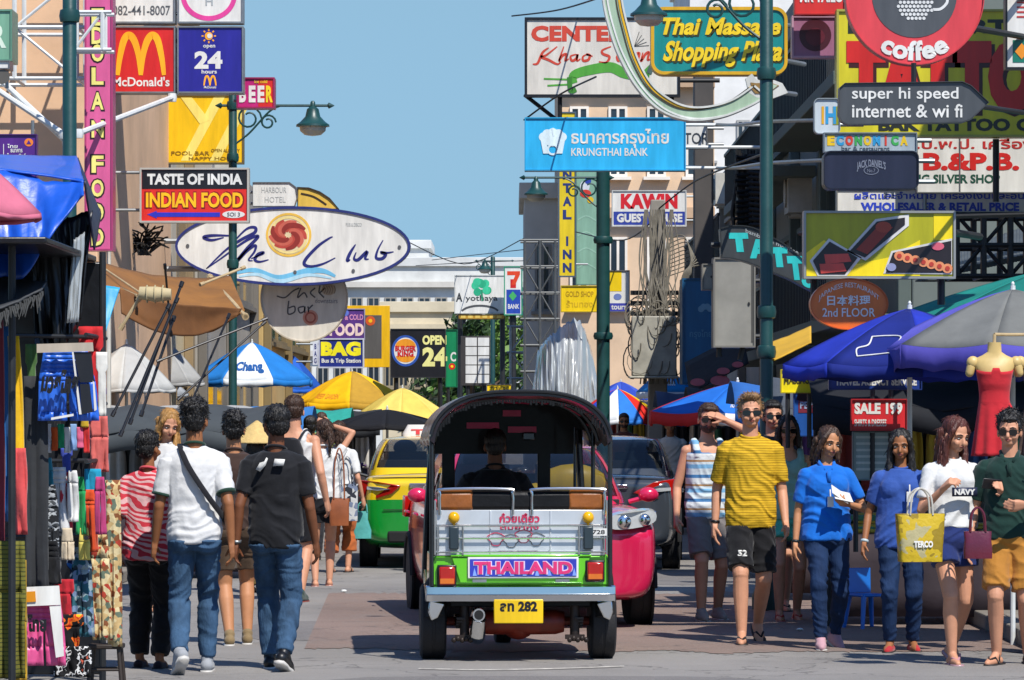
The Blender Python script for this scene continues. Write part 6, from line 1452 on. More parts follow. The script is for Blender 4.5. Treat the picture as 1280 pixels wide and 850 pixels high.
make_car('bright pink taxi facing the camera beside the tuk-tuk', V((820 - 640) / F * d0 - .80 - .24, d0 + 2.2, 0), .105, carpaint('pink_paint', '#cc1e4c'), cat='taxi', plush=True)
d1 = gd(711)
make_car('green and yellow taxi seen from behind at the left', V((443 - 640) / F * d1 + .88, d1 + 2.1, 0), PI + .02, carpaint('taxi_green', '#0b8a2c'), carpaint('taxi_yellow', '#e2bd08'), .82, 'taxi', 'TAXI', '#d8b51c')
d2 = gd(714)
make_car('dark grey sedan seen from behind at the right', V((862 - 640) / F * d2 - .88, d2 + 2.1, 0), PI - .05, carpaint('graphite_paint', '#3c4147'), lamp='tri')

# ---- tuk-tuk, rear towards the camera
tk = empty('tuk_tuk', V(.06, 27.6, 0), 'green three wheeled tuk-tuk seen from behind, black arched roof and chrome bumper', 'tuk-tuk', None, math.radians(3.2)); tk.scale = (.955, 1, 1)
lime = carpaint('lime_paint', '#63c41c'); alu = M('aluminium_panel', '#cdd1d3', .35, .45, .15, 3); vinyl_bk = M('black_vinyl', '#0b0b0c', .5, 0, .3, 8, .15, 25, .1, .25); brownv = M('brown_vinyl', '#8a4f1c', .4, 0, .3, 6, .15, 25)
def K(name, fn, mat, par=None, **kw):
    b = MB(); fn(b); return b.build(name, mat, par or tk, True, **kw)
for x, y, r, w in ((-.62, .42, .265, .185), (.62, .42, .265, .185), (0, 2.35, .23, .13)):
    t = MB(); r_ = MB(); wheel(t, r_, Matrix.Translation((x, y, r)) @ Matrix.Rotation((1 if x >= 0 else -1) * PI / 2, 4, 'Y'), r, w); q = t.build('wheel', rubber, tk, True); r_.build('rim', chrome, q, True)
def f(b):
    b.tube(spline([V(-.70, .22, .47), V(-.675, .04, .47), V(-.62, -.035, .47), V(0, -.06, .47), V(.62, -.035, .47), V(.675, .04, .47), V(.70, .22, .47)], 6), .05, 10)
    b.v = [V(v.x, v.y, v.z) for v in b.v]
bp = MB(); rings = []
for p in spline([V(-.69, .25, 0), V(-.675, .03, 0), V(-.62, -.035, 0), V(0, -.06, 0), V(.62, -.035, 0), V(.675, .03, 0), V(.69, .25, 0)], 6):
    rings.append([p + V(0, y, z) for y, z in ((.02, .418), (-.012, .425), (-.016, .465), (-.008, .47), (-.016, .475), (-.012, .522), (.02, .53))])
bp.loft(rings); bp.build('bumper', chrome, tk, True)
for sx in (-1, 1): K('bumper_wing', lambda b: b.loft([[V(sx * x, y, z) for x, z in ((.66, .43), (.55, .405), (.60, .31), (.645, .29), (.67, .35))] for y in (-.015, .012)]), chrome, bevel=.008)
# tub: rear and sides
def tub(b):
    prof = [(-.64, .53), (-.64, .70), (-.62, .74), (.62, .74), (.64, .70), (.64, .53)]
    b.loft([[V(x, y, z) for x, z in prof] for y in (-.01, .10)])
    for sx in (-1, 1):
        b.loft([[V(sx * .64, y, z) for y, z in ((.10, .53), (.2, .53), (.28, .66), (.56, .66), (.66, .50), (1.0, .36), (1.5, .34), (1.75, .40), (1.75, .58), (1.45, .50), (1.1, .52), (1.0, .74), (.10, .74))][0:13]] + [[V(sx * .615, y, z) for y, z in ((.10, .53), (.2, .53), (.28, .66), (.56, .66), (.66, .50), (1.0, .36), (1.5, .34), (1.75, .40), (1.75, .58), (1.45, .50), (1.1, .52), (1.0, .74), (.10, .74))]])
K('body', tub, lime, bevel=.012)
K('tailgate', lambda b: (b.loft([[V(x, y, z) for x, z in ((-.44, .55), (.44, .55), (.50, .725), (-.50, .725))] for y in (-.035, -.012)]), b.box((0, -.03, .738), (1.02, .03, .016))), lime, bevel=.006)
K('latch', lambda b: [b.box((sx * .30, -.042, .565), (.10, .012, .02)) for sx in (-1, 1)], steel)
for sx, nz in ((-1, 0), (1, .03)):
    q = K('tail_light', lambda b: b.box((sx * .535, -.05, .60 + nz), (.115, .05, .125)), red_lens, bevel=.012); K('reflector', lambda b: b.box((sx * .535, -.076, .565 + nz), (.10, .008, .035)), amber_lens, q); K('lamp_rim', lambda b: b.box((sx * .535, -.03, .60 + nz), (.14, .03, .15)), black_pl, q, bevel=.008)
q = K('name_board', lambda b: b.box((.015, -.044, .655), (.80, .018, .145)), WHT, bevel=.004); K('board_face', lambda b: b.box((.015, -.054, .655), (.77, .006, .12)), P('#2f3aa8'), q)
def onb(par, body, x0, x1, z0, z1, y, mat, bold=.03, name='lettering', slant=0):
    a, fs = text_geo(body, bold); lo_, hi_ = a.min(0), a.max(0); b = MB()
    b.add([V(x0 + (v[0] - lo_[0]) / (hi_[0] - lo_[0]) * (x1 - x0), y, z0 + (v[1] - lo_[1]) / (hi_[1] - lo_[1]) * (z1 - z0)) for v in a], fs)
    o = b.build(name, mat, par, True, smooth=0); md = o.modifiers.new('s', 'SOLIDIFY'); md.thickness = .003; return o
onb(q, 'THAILAND', -.345, .375, .608, .702, -.059, P('#d8c6dc'), .1); onb(q, 'THAILAND', -.34, .37, .612, .698, -.063, P('#d0326e'), .045)
for i in range(9): K('board_pattern', lambda b: b.loft([[V(-.35 + i * .09 + x, y, z) for x, z in ((0, .60), (.03, .60), (.012, .655))] for y in (-.0605, -.058)]), P('#7a9ae0'), q)
# aluminium back panel, ornaments, rails
back = K('back_panel', lambda b: (b.box((0, .0, .895), (1.22, .03, .315)), [b.box((x, -.018, .895), (.012, .008, .31)) for x in (-.22, .215)]), alu, bevel=.006)
onb(back, 'ก๋วยเตี๋ยว', -.155, .135, .965, 1.03, -.021, P('#b8284c'), .03); onb(back, 'ต้มยำกุ้ง', -.15, .13, .905, .955, -.021, P('#c23a5c'), .02)
for i, (x, z) in enumerate(((-.18, .80), (-.07, .79), (.02, .82), (.11, .80))):
    K('drawing', lambda b: b.tube([V(x + .055 * math.cos(t) * (1 + .3 * math.sin(3 * t)), -.02, z + .05 + .045 * math.sin(t)) for t in (2 * PI * k / 14 for k in range(15))], .0035, 5), P('#b8284c') if i % 2 == 0 else GRY, back)
def rails(b):
    for z in (.765, .86, .945): b.tube([V(-.625, .08, z), V(-.62, -.045, z), V(.62, -.045, z), V(.625, .08, z)], .0075, 7)
    for x in (-.62, -.60, -.42, .42, .60, .62): b.bar((x, -.045, .745), (x, -.045, .945 if abs(x) < .61 else 1.12), .0085, 7)
K('luggage_rail', rails, chrome)
for sx in (-1, 1):
    q = K('indicator_lamp', lambda b: (b.ell((sx * .485, -.05, 1.0), (.042, .04, .042)), b.bar((sx * .485, -.045, .945), (sx * .485, -.045, .98), .01)), P('#e0a808', .2)); K('lamp_base', lambda b: b.box((sx * .485, -.05, .86), (.07, .05, .16)), M('lamp_base', '#27343a', .4), q, bevel=.01)
K('number_sticker', lambda b: b.box((.56, -.055, .90), (.12, .006, .05)), WHT); onb(tk, '728', .515, .605, .885, .915, -.059, BLK, .02)
K('bench_seat', lambda b: (b.box((0, .25, .80), (1.18, .5, .14)), b.box((0, .03, 1.115), (1.20, .1, .135))), vinyl_bk, bevel=.03)
for sx in (-1, 1): K('seat_corner', lambda b: b.box((sx * .47, .028, 1.115), (.27, .106, .14)), brownv, bevel=.03)
for x0, x1 in ((-.585, -.06), (.08, .605)): K('seat_hoop', lambda b: b.tube(spline([V(x0, -.03, 1.02), V(x0, -.03, 1.16), V(x0 + .03, -.03, 1.195), V(x1 - .04, -.03, 1.195), V(x1, -.03, 1.16), V(x1, -.03, 1.02)], 5), .012, 8), chrome)
# roof
def roofz(x, y): return 1.52 + .35 * max(0, 1 - (abs(x) / .655) ** 2.9) ** .5 - .02 * (y / 2) ** 2
def roof(b):
    n = 36; rings = []
    for y in [-.06 + 2.2 * i / 16 for i in range(17)]:
        rr = []
        for i in range(n + 1):
            a = PI * i / n; x = -.655 * math.cos(a); rr.append(V(x, y, roofz(x * .9999, y) - .012 * math.sin(y * 9)))
        for i in range(n, -1, -1):
            p = rr[i]; rr.append(V(p.x * .955, p.y, p.z - .026 - .014 * (1 - abs(p.x) / .655)))
        rings.append(rr)
    b.loft(rings)
K('roof', roof, M('maroon_black_vinyl', '#1c0b11', .35, 0, .4, 6, .2, 20, .3), smooth=60)
def trim(b):
    for y in (-.065, .55, 1.2): b.tube([V(-.65 * math.cos(PI * i / 30) * (1 if y < 0 else .93), y, roofz(-.65 * math.cos(PI * i / 30), 0) - (.0 if y < 0 else .05)) for i in range(31)], .014, 7)
K('roof_hoop', trim, M('hoop_dark', '#3a3c3e', .3, .7, .2, 6))
rng = random.Random(12)
pink_refl = M('pink_reflection_paint', '#c41f57', .35, 0, .2, 8, .1, 20)  # colour for reflections painted as strips under the roof and on the header
for i in range(16):
    x = -.52 + i * .068 + rng.uniform(-.03, .03); y = rng.uniform(.1, 1.6); w = rng.uniform(.05, .12)
    K('pink_reflection', lambda b: b.loft([[V((x + w * t), y + dy, roofz(x + w * t, y) - .058 - dz) for dz in (0, .004)] + [V((x + w * t), y + .25 + dy, roofz(x + w * t, y) - .063 - dz) for dz in (.004, 0)] for t, dy in ((0, 0), (1, .05))]), pink_refl)
def fringe(b):
    for i in range(60):
        x = -.60 + 1.2 * i / 59; z = roofz(x, 0) - .06; ln = rng.uniform(.01, .035) + (.03 if abs(x) > .5 else 0); b.box((x, -.04, z - ln / 2), (.016, .006, ln))
K('fringe', fringe, vinyl_bk)
def header(b):
    pts = [(x, roofz(x, 2) - .03) for x in [-.60 + 1.2 * i / 24 for i in range(25)]]
    b.loft([[V(x, y, z) for x, z in pts + [(.60, 1.42), (-.60, 1.42)]] for y in (1.96, 2.0)])
K('header_panel', header, vinyl_bk)
for x0, x1, z in ((-.30, -.05, 1.63), (.02, .24, 1.60), (-.02, .12, 1.72)): K('header_reflection', lambda b: b.box(((x0 + x1) / 2, 1.95, z), (x1 - x0, .01, .045)), pink_refl)  # pink bars stand for reflections on the header
pdc = M('post_dark_chrome', '#4a4d50', .22, .85, .15, 6)
for sx in (-1, 1):
    for pts, r in (([V(sx * .645, -.03, .53), V(sx * .645, -.03, 1.30), V(sx * .645, -.03, 1.56)], .017), ([V(sx * .60, .95, .5), V(sx * .60, .95, 1.6)], .016), ([V(sx * .62, 2.0, .5), V(sx * .60, 1.98, 1.0), V(sx * .56, 1.96, 1.6)], .028)): K('roof_post', lambda b: b.tube(pts, r, 8), pdc)
K('roof_post', lambda b: b.bar((.46, .9, .85), (.46, .9, 1.62), .012), pdc)
K('windscreen_frame', lambda b: (b.box((-.44, 1.98, 1.25), (.10, .03, .45)), b.box((.30, 1.98, 1.28), (.10, .03, .5)), b.box((0, 2.0, .98), (1.2, .04, .05))), vinyl_bk, bevel=.01)
K('front_cowl', lambda b: b.loft([ring_e((0, 2.05 + q, .68), .58 - q * .35, .30 - q * .2, 24, .6, Matrix.Rotation(PI / 2, 3, 'X')) for q in (0, .15, .35, .5)]), lime, smooth=60)
K('floor_pan', lambda b: (b.box((0, 1.1, .40), (1.16, 1.7, .06)), b.box((0, .25, .44), (1.0, .45, .10))), under)
K('driver_seat', lambda b: (b.box((-.06, 1.5, .66), (.55, .4, .16)), b.box((-.06, 1.28, .88), (.52, .08, .36))), vinyl_bk, bevel=.03)
K('handlebar', lambda b: (b.tube([V(-.35, 1.9, 1.02), V(-.12, 1.98, .98), V(.0, 2.0, .98), V(.25, 1.9, 1.02)], .014), b.bar((-.06, 2.05, .4), (-.06, 1.98, .98), .025)), chrome)
K('rear_mirror', lambda b: b.box((.18, 1.93, 1.55), (.10, .02, .06)), pdc, bevel=.01)
# under the tail
q = K('number_plate', lambda b: b.box((-.02, -.075, .355), (.355, .012, .165)), P('#e0b80c'), bevel=.006)
onb(q, 'ลท 282', -.155, .115, .355, .425, -.083, BLK, .05); K('plate_bracket', lambda b: (b.box((-.02, -.055, .30), (.30, .02, .03)), b.box((-.02, -.04, .42), (.05, .03, .1))), steel, q)
rust = M('rust_red_paint', '#7a2410', .5, .1, .35, 8)
K('axle_housing', lambda b: (b.lathe([(.0, -.31), (.07, -.31), (.085, -.25), (.088, 0), (.085, .25), (.07, .31), (0, .31)], 20, T=Matrix.Translation((.02, .25, .265)) @ Matrix.Rotation(PI / 2, 4, 'Y')), b.ell((0, .3, .26), (.13, .13, .12)), b.bar((-.6, .42, .265), (.6, .42, .265), .03)), rust)
oily = M('oily_metal', '#2b211c', .5, .3, .4, 12)
for sx in (-1, 1):
    def susp(b):
        for k in range(4): b.box((sx * .43, .30, .30 - k * .022), (.06, .5 - k * .08, .016))
        b.lathe([(.035, .14), (.035, .40)], 12, c=(sx * .40, .12, 0)); b.box((sx * .40, .1, .17), (.14, .05, .03))
        for k in range(5): b.ell((sx * (.36 + .03 * k), .08, .15 + .01 * (k % 2)), (.018, .018, .02), 8, 6)
    K('suspension', susp, oily)
K('exhaust_pipe', lambda b: (b.tube([V(-.305, -.05, .33), V(-.305, .1, .33), V(-.305, .3, .30)], .045, 14), b.tube([V(-.30, -.02, .30), V(-.31, .03, .2), V(-.31, .1, .17)], [.05, .06, .055], 12)), chrome)
K('exhaust_mouth', lambda b: b.lathe([(0, 0), (.034, 0), (.034, .004), (0, .004)], 16, T=Matrix.Translation((-.305, -.051, .33)) @ Matrix.Rotation(PI / 2, 4, 'X')), under)
for sx in (-1, 1): K('mud_guard', lambda b: b.tube([V(sx * .62, .42 + .31 * math.cos(a), .265 + .31 * math.sin(a)) for a in (PI * (.05 + .9 * i / 12) for i in range(13))], .09, 6, flat=.2), under)
TK = Matrix.Translation((.06, 27.6, 0)) @ Matrix.Rotation(math.radians(3.2), 4, 'Z')
dp = TK @ V(-.10, 1.52, -.06)
person('tuk-tuk driver in dark clothes seen from behind on the front seat', dp, 1.66, PI + math.radians(3.2), 'm', 'dark', ('short', 'black'), feet={-1: (-.09, -.25, .27, 0), 1: (.09, -.25, .27, 0)}, hands={-1: (-.17, -.22, .62), 1: (.17, -.22, .62)}, elbow={-1: (-.6, .4, -.5), 1: (.6, .4, -.5)}, top=('tee', cloth('driver_black', '#131316'), .49, .9), bottom=('trousers', cloth('driver_trousers', '#1d1e24'), .97, .012), shoes=('shoe', black_pl), vox=.009, group=None)
# ------------------------------------------------------------------ parasols
fabc = {}
def FC(c):
    if c not in fabc: fabc[c] = M('canvas_' + c.strip('#'), c, .8, 0, .14, 4, .2, 10, 0, .2)
    return fabc[c]
def parasol(label, px, py, d, rpx, ypx, cols, n=8, val=0, rot=0.0, text=None, pole=True, tilt=(0, 0), valc=None, ribs=True, lining=None, sq=False):
    c = W(px, py, d); R = rpx * d / F; zr = W(px, ypx, d).z; drop = c.z - zr; base = V(c.x, d, 0)
    o = empty('parasol', base, label, 'parasol', 'parasols over the market stalls')
    TM = Matrix.Translation(c) @ Euler((tilt[0], tilt[1], 0)).to_matrix().to_4x4() @ Matrix.Translation(-c)
    def f(r, th, off=0.0):
        q = (th - rot) / (2 * PI / n); m = abs((q % 1) - .5) * 2          # 1 on a rib, 0 between ribs
        edge = math.cos(PI / n) / math.cos((q % 1 - .5) * 2 * PI / n)
        rr = R * r * (edge if sq else edge * (1 - .015 * (1 - m)))
        z = -drop * (r ** 1.3) - .06 * R * (1 - m * m) * r ** 2 * (.5 if not sq else .1) + off
        return TM @ V(c.x + rr * math.cos(th), d + rr * math.sin(th), c.z + z)
    b = MB(); names = []
    ms = []
    for i in range(n):
        cc = cols[i % len(cols)]
        if FC(cc) not in ms: ms.append(FC(cc))
        mi = ms.index(FC(cc)); t0 = rot + i * 2 * PI / n; w = 2 * PI / n
        b.grid(lambda u, v: f(.03 + .97 * u, t0 + w * v), 8, 8, mi)
        if val:
            vc = FC(valc[i % len(valc)]) if valc else FC(cc)
            if vc not in ms: ms.append(vc)
            b.grid(lambda u, v: f(1, t0 + w * v) + V(math.cos(t0 + w * v), math.sin(t0 + w * v), 0) * .012 * math.sin(v * 9) * u - V(0, 0, val * d / F * u * (1 - .12 * abs(math.sin(v * PI * 3)))), 2, 18, ms.index(vc))
    b.build('canopy', ms, o, smooth=45, solid=.006, recalc=False)
    b = MB()
    if pole: b.bar(base, c + V(0, 0, .03), .02, 10)
    b.lathe([(.006, .06), (.014, .045), (.01, .03), (.02, .01), (.018, -.04)], 12, c=TM @ c)
    b.build('pole', white_metal, o)
    if ribs:
        b = MB()
        for i in range(n):
            t = rot + i * 2 * PI / n; b.tube([f(.04, t, -.015), f(.5, t, -.012), f(1, t, -.01)], .007, 5)
            b.bar(f(.5, t, -.014), c + V(0, 0, -drop * .75), .006, 5)
        b.build('ribs', steel, o)
    if text:
        body, mat, th0, dth, r0, r1, bold = text
        a, fs = text_geo(body, bold); lo, hi = a.min(0), a.max(0); b = MB()
        b.add([f(r1 - (v[1] - lo[1]) / (hi[1] - lo[1]) * (r1 - r0), th0 - dth / 2 + (v[0] - lo[0]) / (hi[0] - lo[0]) * dth, .012) for v in a], fs)
        t = b.build('lettering', mat, o, smooth=0); md = t.modifiers.new('s', 'SOLIDIFY'); md.thickness = .004
    return o, f
FB = -PI / 2
E8 = PI / 8
parasol('bright yellow parasol with a tan panel beyond the green taxi', 440, 464, 86, 74, 503, ('#d8a50c', '#a8822c', '#e0ae10', '#d8a50c'), 8, 9, FB - PI / 4, ('BEER GARDEN', P('#c0781a'), FB - .5, .5, .78, .9, .02))
parasol('pale yellow parasol in front of the bright yellow one', 503, 485, 76, 68, 526, ('#cdb355', '#d8bf62', '#c4a94c'), 8, 5, FB)
parasol('parasol painted black for the dark stall interior left of the green taxi', 484, 512, 58, 78, 532, ('#15161a', '#1a1b20'), 8, 5, FB)  # black colour stands for the shaded underside and stall interior
parasol('blue and white beer parasol with dark blue script', 315, 428, 70, 80, 474, ('#1f6fb8', '#1f6fb8', '#cfd5da', '#1f6fb8', '#2a78bd', '#cfd5da', '#1f6fb8', '#2374ba'), 8, 8, FB - E8 - 2 * PI / 4 + PI / 4 - PI / 4, ('Chang', P('#1b4f8e'), FB, .60, .62, .88, .05))
parasol('grey parasol behind the dark slanting poles', 196, 418, 58, 60, 478, ('#8f9090', '#9d9e9d', '#87898a'), 8, 4, FB)
parasol('small teal parasol over the crowd on the left', 308, 479, 96, 40, 493, ('#2b8f84', '#278478'), 8, 3, FB)
parasol('deep blue parasol right of the blue and white beer parasol', 362, 442, 92, 42, 486, ('#2357b0', '#1d4a98'), 8, 5, FB)
parasol('pale grey parasol close behind the clothes stall', 158, 430, 48, 62, 486, ('#a2a3a2', '#b0b1ae', '#94958f'), 8, 4, FB)
parasol('small silver parasol at the far left of the crowd', 176, 452, 66, 60, 492, ('#a5a8aa', '#92969a'), 8, 3, FB)
parasol('rainbow parasol with yellow, red, blue and white panels', 772, 486, 76, 60, 524, ('#d8b414', '#c4281e', '#2440a8', '#d0d3d6', '#2a6fc0', '#c4281e'), 12, 6, FB - PI / 3 * 2)
parasol('dark blue checked parasol behind the rainbow one', 776, 477, 92, 36, 497, ('#263f9c', '#3550ac'), 8, 3, FB)
parasol('blue and white square parasol with white lettering on the right', 832, 461, 80, 42, 490, ('#2285c8', '#2285c8', '#2790d2', '#2285c8'), 4, 9, FB - PI / 4 + .25, ('Nestle', P('#d0dbe0'), FB + .2, .6, .55, .8, .03), valc=('#cfd3d6',), sq=True)
parasol('big blue parasol with a red and white valance behind the tank top man', 922, 478, 47, 118, 514, ('#1d63bc', '#2169c4', '#1d63bc', '#c4282a'), 8, 16, FB - PI / 8 - PI / 4, ('ice cream', P('#c9c9cf'), FB, .3, .75, .88, .03), valc=('#cf3030', '#d6cdcb', '#cf3030', '#b82428'))
o_, f_ = parasol('royal blue parasol with a white outlined emblem behind the purple one', 1137, 386, 30.2, 158, 455, ('#2233a0', '#18256e', '#2a3cae'), 8, 18, FB, pole=True)
q = MB()
for st in ([(.62, -.62), (.60, -.42), (.62, -.22), (.74, -.24), (.80, -.16)], [(.62, -.62), (.74, -.58), (.80, -.66), (.90, -.60)], [(.90, -.60), (.86, -.40), (.84, -.2)]):
    q.tube(spline([f_(r, FB + th, .012) for r, th in st], 6), .006, 6)
q.build('emblem', WHT, o_)
parasol('purple parasol with its shaded front painted grey, at the right edge, near the red dress', 1266, 362, 29.6, 172, 432, ('#6d6e6b', '#686966', '#747571', '#5a58b4', '#4f4da6', '#5a58b4', '#5f5db8', '#5a58b4'), 8, 30, FB - PI / 4 - .25, valc=('#4a4598', '#4a4598', '#55565a', '#4a4598'))  # grey panels paint the shaded side of the purple canopy
parasol('dark teal parasol rising behind the purple one', 1312, 338, 32.5, 205, 398, ('#1a7a70', '#166a62', '#1f8278'), 8, 8, FB)
parasol('faded pink parasol at the left edge before the blue tarpaulin', -62, 176, 22, 118, 268, ('#a8586a', '#b86478', '#9c4f60'), 8, 6, FB - .2)

# ------------------------------------------------------------------ tarpaulins and awnings
tarp_b = M('blue_tarpaulin', '#1450b8', .4, 0, .2, 4, .35, 9, .1); tarp_shade = M('shaded_tarpaulin', '#151a33', .5, 0, .2, 4, .3, 9)
sheet('tarpaulin', 'bright blue tarpaulin draped over the stall at the left edge', 'tarpaulin', ([(-90, 214, 25), (0, 212, 25), (60, 226, 25), (104, 226, 25)], [(-90, 346, 24.6), (-10, 345, 24.6), (32, 343, 24.6), (60, 300, 24.7), (104, 244, 24.8)]), tarp_b, 25, 2, amp=.09, freq=7)
sheet('tarpaulin', 'sloping blue tarpaulin top behind the pink parasol', 'tarpaulin', ([(-90, 190, 29), (0, 194, 29), (96, 196, 29)], [(-90, 215, 24.98), (0, 213, 24.98), (105, 227, 24.98)]), tarp_b, 25, 5, amp=.03, freq=5)
sheet('tarpaulin', 'side flap painted navy for the dark underside of the blue tarpaulin', 'tarpaulin', ([(97, 197, 28.8), (106, 226, 25)], [(126, 268, 28.6), (118, 312, 25.2)]), tarp_shade, 25, 7, amp=.05, freq=4, nu=14)  # navy colour stands for the tarpaulin's shaded underside
blackpl = M('black_sheeting', '#0c0d11', .4, 0, .3, 5, .25, 8, .15)
sheet('plastic_sheet', 'black plastic sheet hanging under the blue tarpaulin', 'plastic sheet', ([(40, 318, 25.3), (70, 280, 25.3), (116, 262, 25.3)], [(44, 440, 25.2), (80, 430, 25.2), (100, 400, 25.2)]), blackpl, 25, 9, amp=.08)
sheet('plastic_strip', 'pale translucent plastic strip hanging beside the black sheet', 'plastic sheet', ([(92, 300, 25.1), (106, 290, 25.1)], [(84, 404, 25.05), (98, 402, 25.05)]), plastic, 25, 4, amp=.03, nu=12)
sheet('stall_awning', 'grey black awning with a ragged edge at the left edge', 'awning', ([(-90, 340, 26), (0, 342, 26), (62, 348, 26)], [(-90, 394, 23.2), (-10, 388, 23.2), (52, 362, 23.4)]), M('awning_grey', '#33363a', .7, 0, .25, 4, .3, 10), 25, 6, amp=.03)
b = MB(); rng = random.Random(2)
for i in range(46):
    x = -60 + i * 2.5; y = 391 - max(0, x) * .5 + rng.uniform(-2, 2); p = W(x, y, 23.2); b.tube([p, p + V(.004, 0, -.02), p + V(rng.uniform(-.02, .02), 0, -.05 - rng.random() * .06)], [.008, .006, .002], 5)
tag(b.build('awning_fringe', [M('fringe_grey', '#4a4b4a', .8, 0, .4, 20)], loc=W(0, 390, 23.2)), 'ragged fringe along the grey black awning edge', 'fringe')
brown = M('brown_canvas', '#82551f', .8, 0, .3, 2.2, .25, 9)
sheet('canvas_awning', 'brown canvas awning stretched over poles below the Indian food sign', 'awning', ([(103, 322, 37), (165, 338, 37.5), (225, 348, 38), (288, 345, 38.5)], [(112, 352, 35), (175, 376, 35.5), (220, 400, 36), (262, 414, 36.3), (306, 388, 36.8)]), brown, 37, 11, amp=.07, freq=4)
sheet('awning_flap', 'darker brown flap hanging from the canvas awning', 'awning', ([(150, 362, 35.3), (205, 378, 35.6), (302, 386, 36.7)], [(152, 392, 35.2), (205, 418, 35.5), (255, 416, 36.2), (296, 396, 36.6)]), M('brown_canvas_dark', '#6b431b', .8, 0, .3, 2.2, .25, 9), 36, 13, amp=.05, freq=4)
def rods(name, label, cat, lines, r, mat, group=None):
    b = MB()
    for x0, y0, d0, x1, y1, d1 in lines:
        p, q = W(x0, y0, d0), W(x1, y1, d1); b.bar(p, q, r, 8); t = (q - p).normalized(); b.bar(p, p + t * .05, r * 1.5, 8); b.bar(q - t * .05, q, r * 1.5, 8)
    return tag(b.build(name, mat, loc=W(lines[0][0], lines[0][1], lines[0][2])), label, cat, group)
bamboo = M('pale_pole', '#b09a72', .6, 0, .25, 8)
for label, ln, r in (('pale pole at the outer end of the brown canvas awning', (262, 346, 38.6, 307, 396, 36.6), .022), ('pale pole across the brown canvas awning', (250, 356, 36, 306, 334, 36.4), .012), ('pale stay rope from the pink sign to the awning', (104, 318, 37, 178, 368, 35.2), .010), ('second pale stay rope over the awning', (104, 335, 37, 172, 370, 35.3), .010), ('pale slanting pole under the awning roll', (176, 370, 35.0, 150, 412, 35), .016)):
    rods('awning_pole', label, 'pole', [ln], r, bamboo, 'awning poles')
b = MB(); b.tube([W(174, 366, 34.9), W(195, 368, 34.9), W(214, 368, 34.9)], [.055, .07, .05], 14)
for k in (.25, .5, .75): b.tube([W(174 + 40 * k, 367.5, 34.9) + V(0, .075 * math.cos(t), .075 * math.sin(t)) for t in (i * .6 for i in range(12))], .007, 5)
tag(b.build('canvas_roll', FC('#b0a27e'), loc=W(195, 368, 34.9)), 'rolled cream canvas tied under the brown awning', 'canvas roll')
for i, (x0, y0, x1, y1) in enumerate(((150, 545, 222, 372), (162, 530, 228, 352), (140, 520, 212, 380), (176, 520, 218, 395), (196, 452, 334, 398), (238, 506, 287, 392), (222, 500, 332, 402), (206, 330, 214, 420))):
    dd = 34 + i * .12; rods('tent_pole', ('black slanting pole leaning left of the blond woman', 'black slanting pole reaching highest to the brown awning', 'black slanting pole nearest the clothes stall', 'short black slanting pole below the awning roll', 'black pole leaning low to the right under the awning', 'steep black pole before the grey parasol', 'long black pole crossing the beer parasol', 'upright tied pole holding the brown awning')[i], 'pole', [(x0, y0, dd, x1, y1, dd + .4)], .013 if i < 4 else .010, black_pl, 'black tent poles')
sheet('tarpaulin', 'cyan tarpaulin hanging behind the clothes stall', 'tarpaulin', ([(86, 358, 27), (120, 356, 27), (150, 360, 27)], [(88, 440, 26.8), (115, 436, 26.8), (128, 428, 26.8)]), M('cyan_tarpaulin', '#2293bf', .5, 0, .2, 4, .3, 9), 27, 15, amp=.06, freq=4, nu=20)
sheet('stall_awning', 'mustard yellow awning strip left of the royal blue parasol', 'awning', ([(954, 432, 36), (985, 420, 36), (1014, 408, 36)], [(964, 452, 35), (990, 440, 35), (1014, 428, 35)]), FC('#c49a34'), 36, 3, amp=.02, freq=3, nu=16)
b = MB(); b.grid(lambda u, v: W(862 + 74 * u, 492 - 38 * u * (1 - .0 * v) - (0 if v < .5 else 18) * 0, 52) + V(0, 1.5 * v, .42 * v), 10, 6)
aw = tag(b.build('stall_awning', FC('#1f2024'), loc=W(880, 480, 52), solid=.01), 'black stall awning with round red and white emblems', 'awning')
q = MB()
for i, (x, y, r) in enumerate(((872, 478, 9), (904, 464, 8), (900, 476, 12), (922, 456, 7))):
    c = W(x, y, 51.6); q.lathe([(0, 0), (r * 52 / F, 0), (r * 52 / F, .012), (0, .012)], 22, T=Matrix.Translation(c) @ Matrix.Rotation(PI / 2 - .4, 4, 'X') @ Matrix.Scale(.55, 4, (0, 1, 0)))
q.build('emblem', P('#b34a4c'), aw)
b = MB()
for i in range(40):
    u = i / 39; b.bar(W(1150 + 150 * u, 348 - 30 * u, 38), W(1150 + 150 * u, 330 - 50 * u, 41), .03, 6)
b.box2(W(1145, 352, 38.2), W(1300, 350, 38.2) + V(0, .1, 0))
tag(b.build('corrugated_roof', M('roof_grey', '#5d6468', .5, .5, .3, 4), loc=W(1200, 345, 38)), 'grey corrugated roof above the dark teal parasol', 'roof sheet')

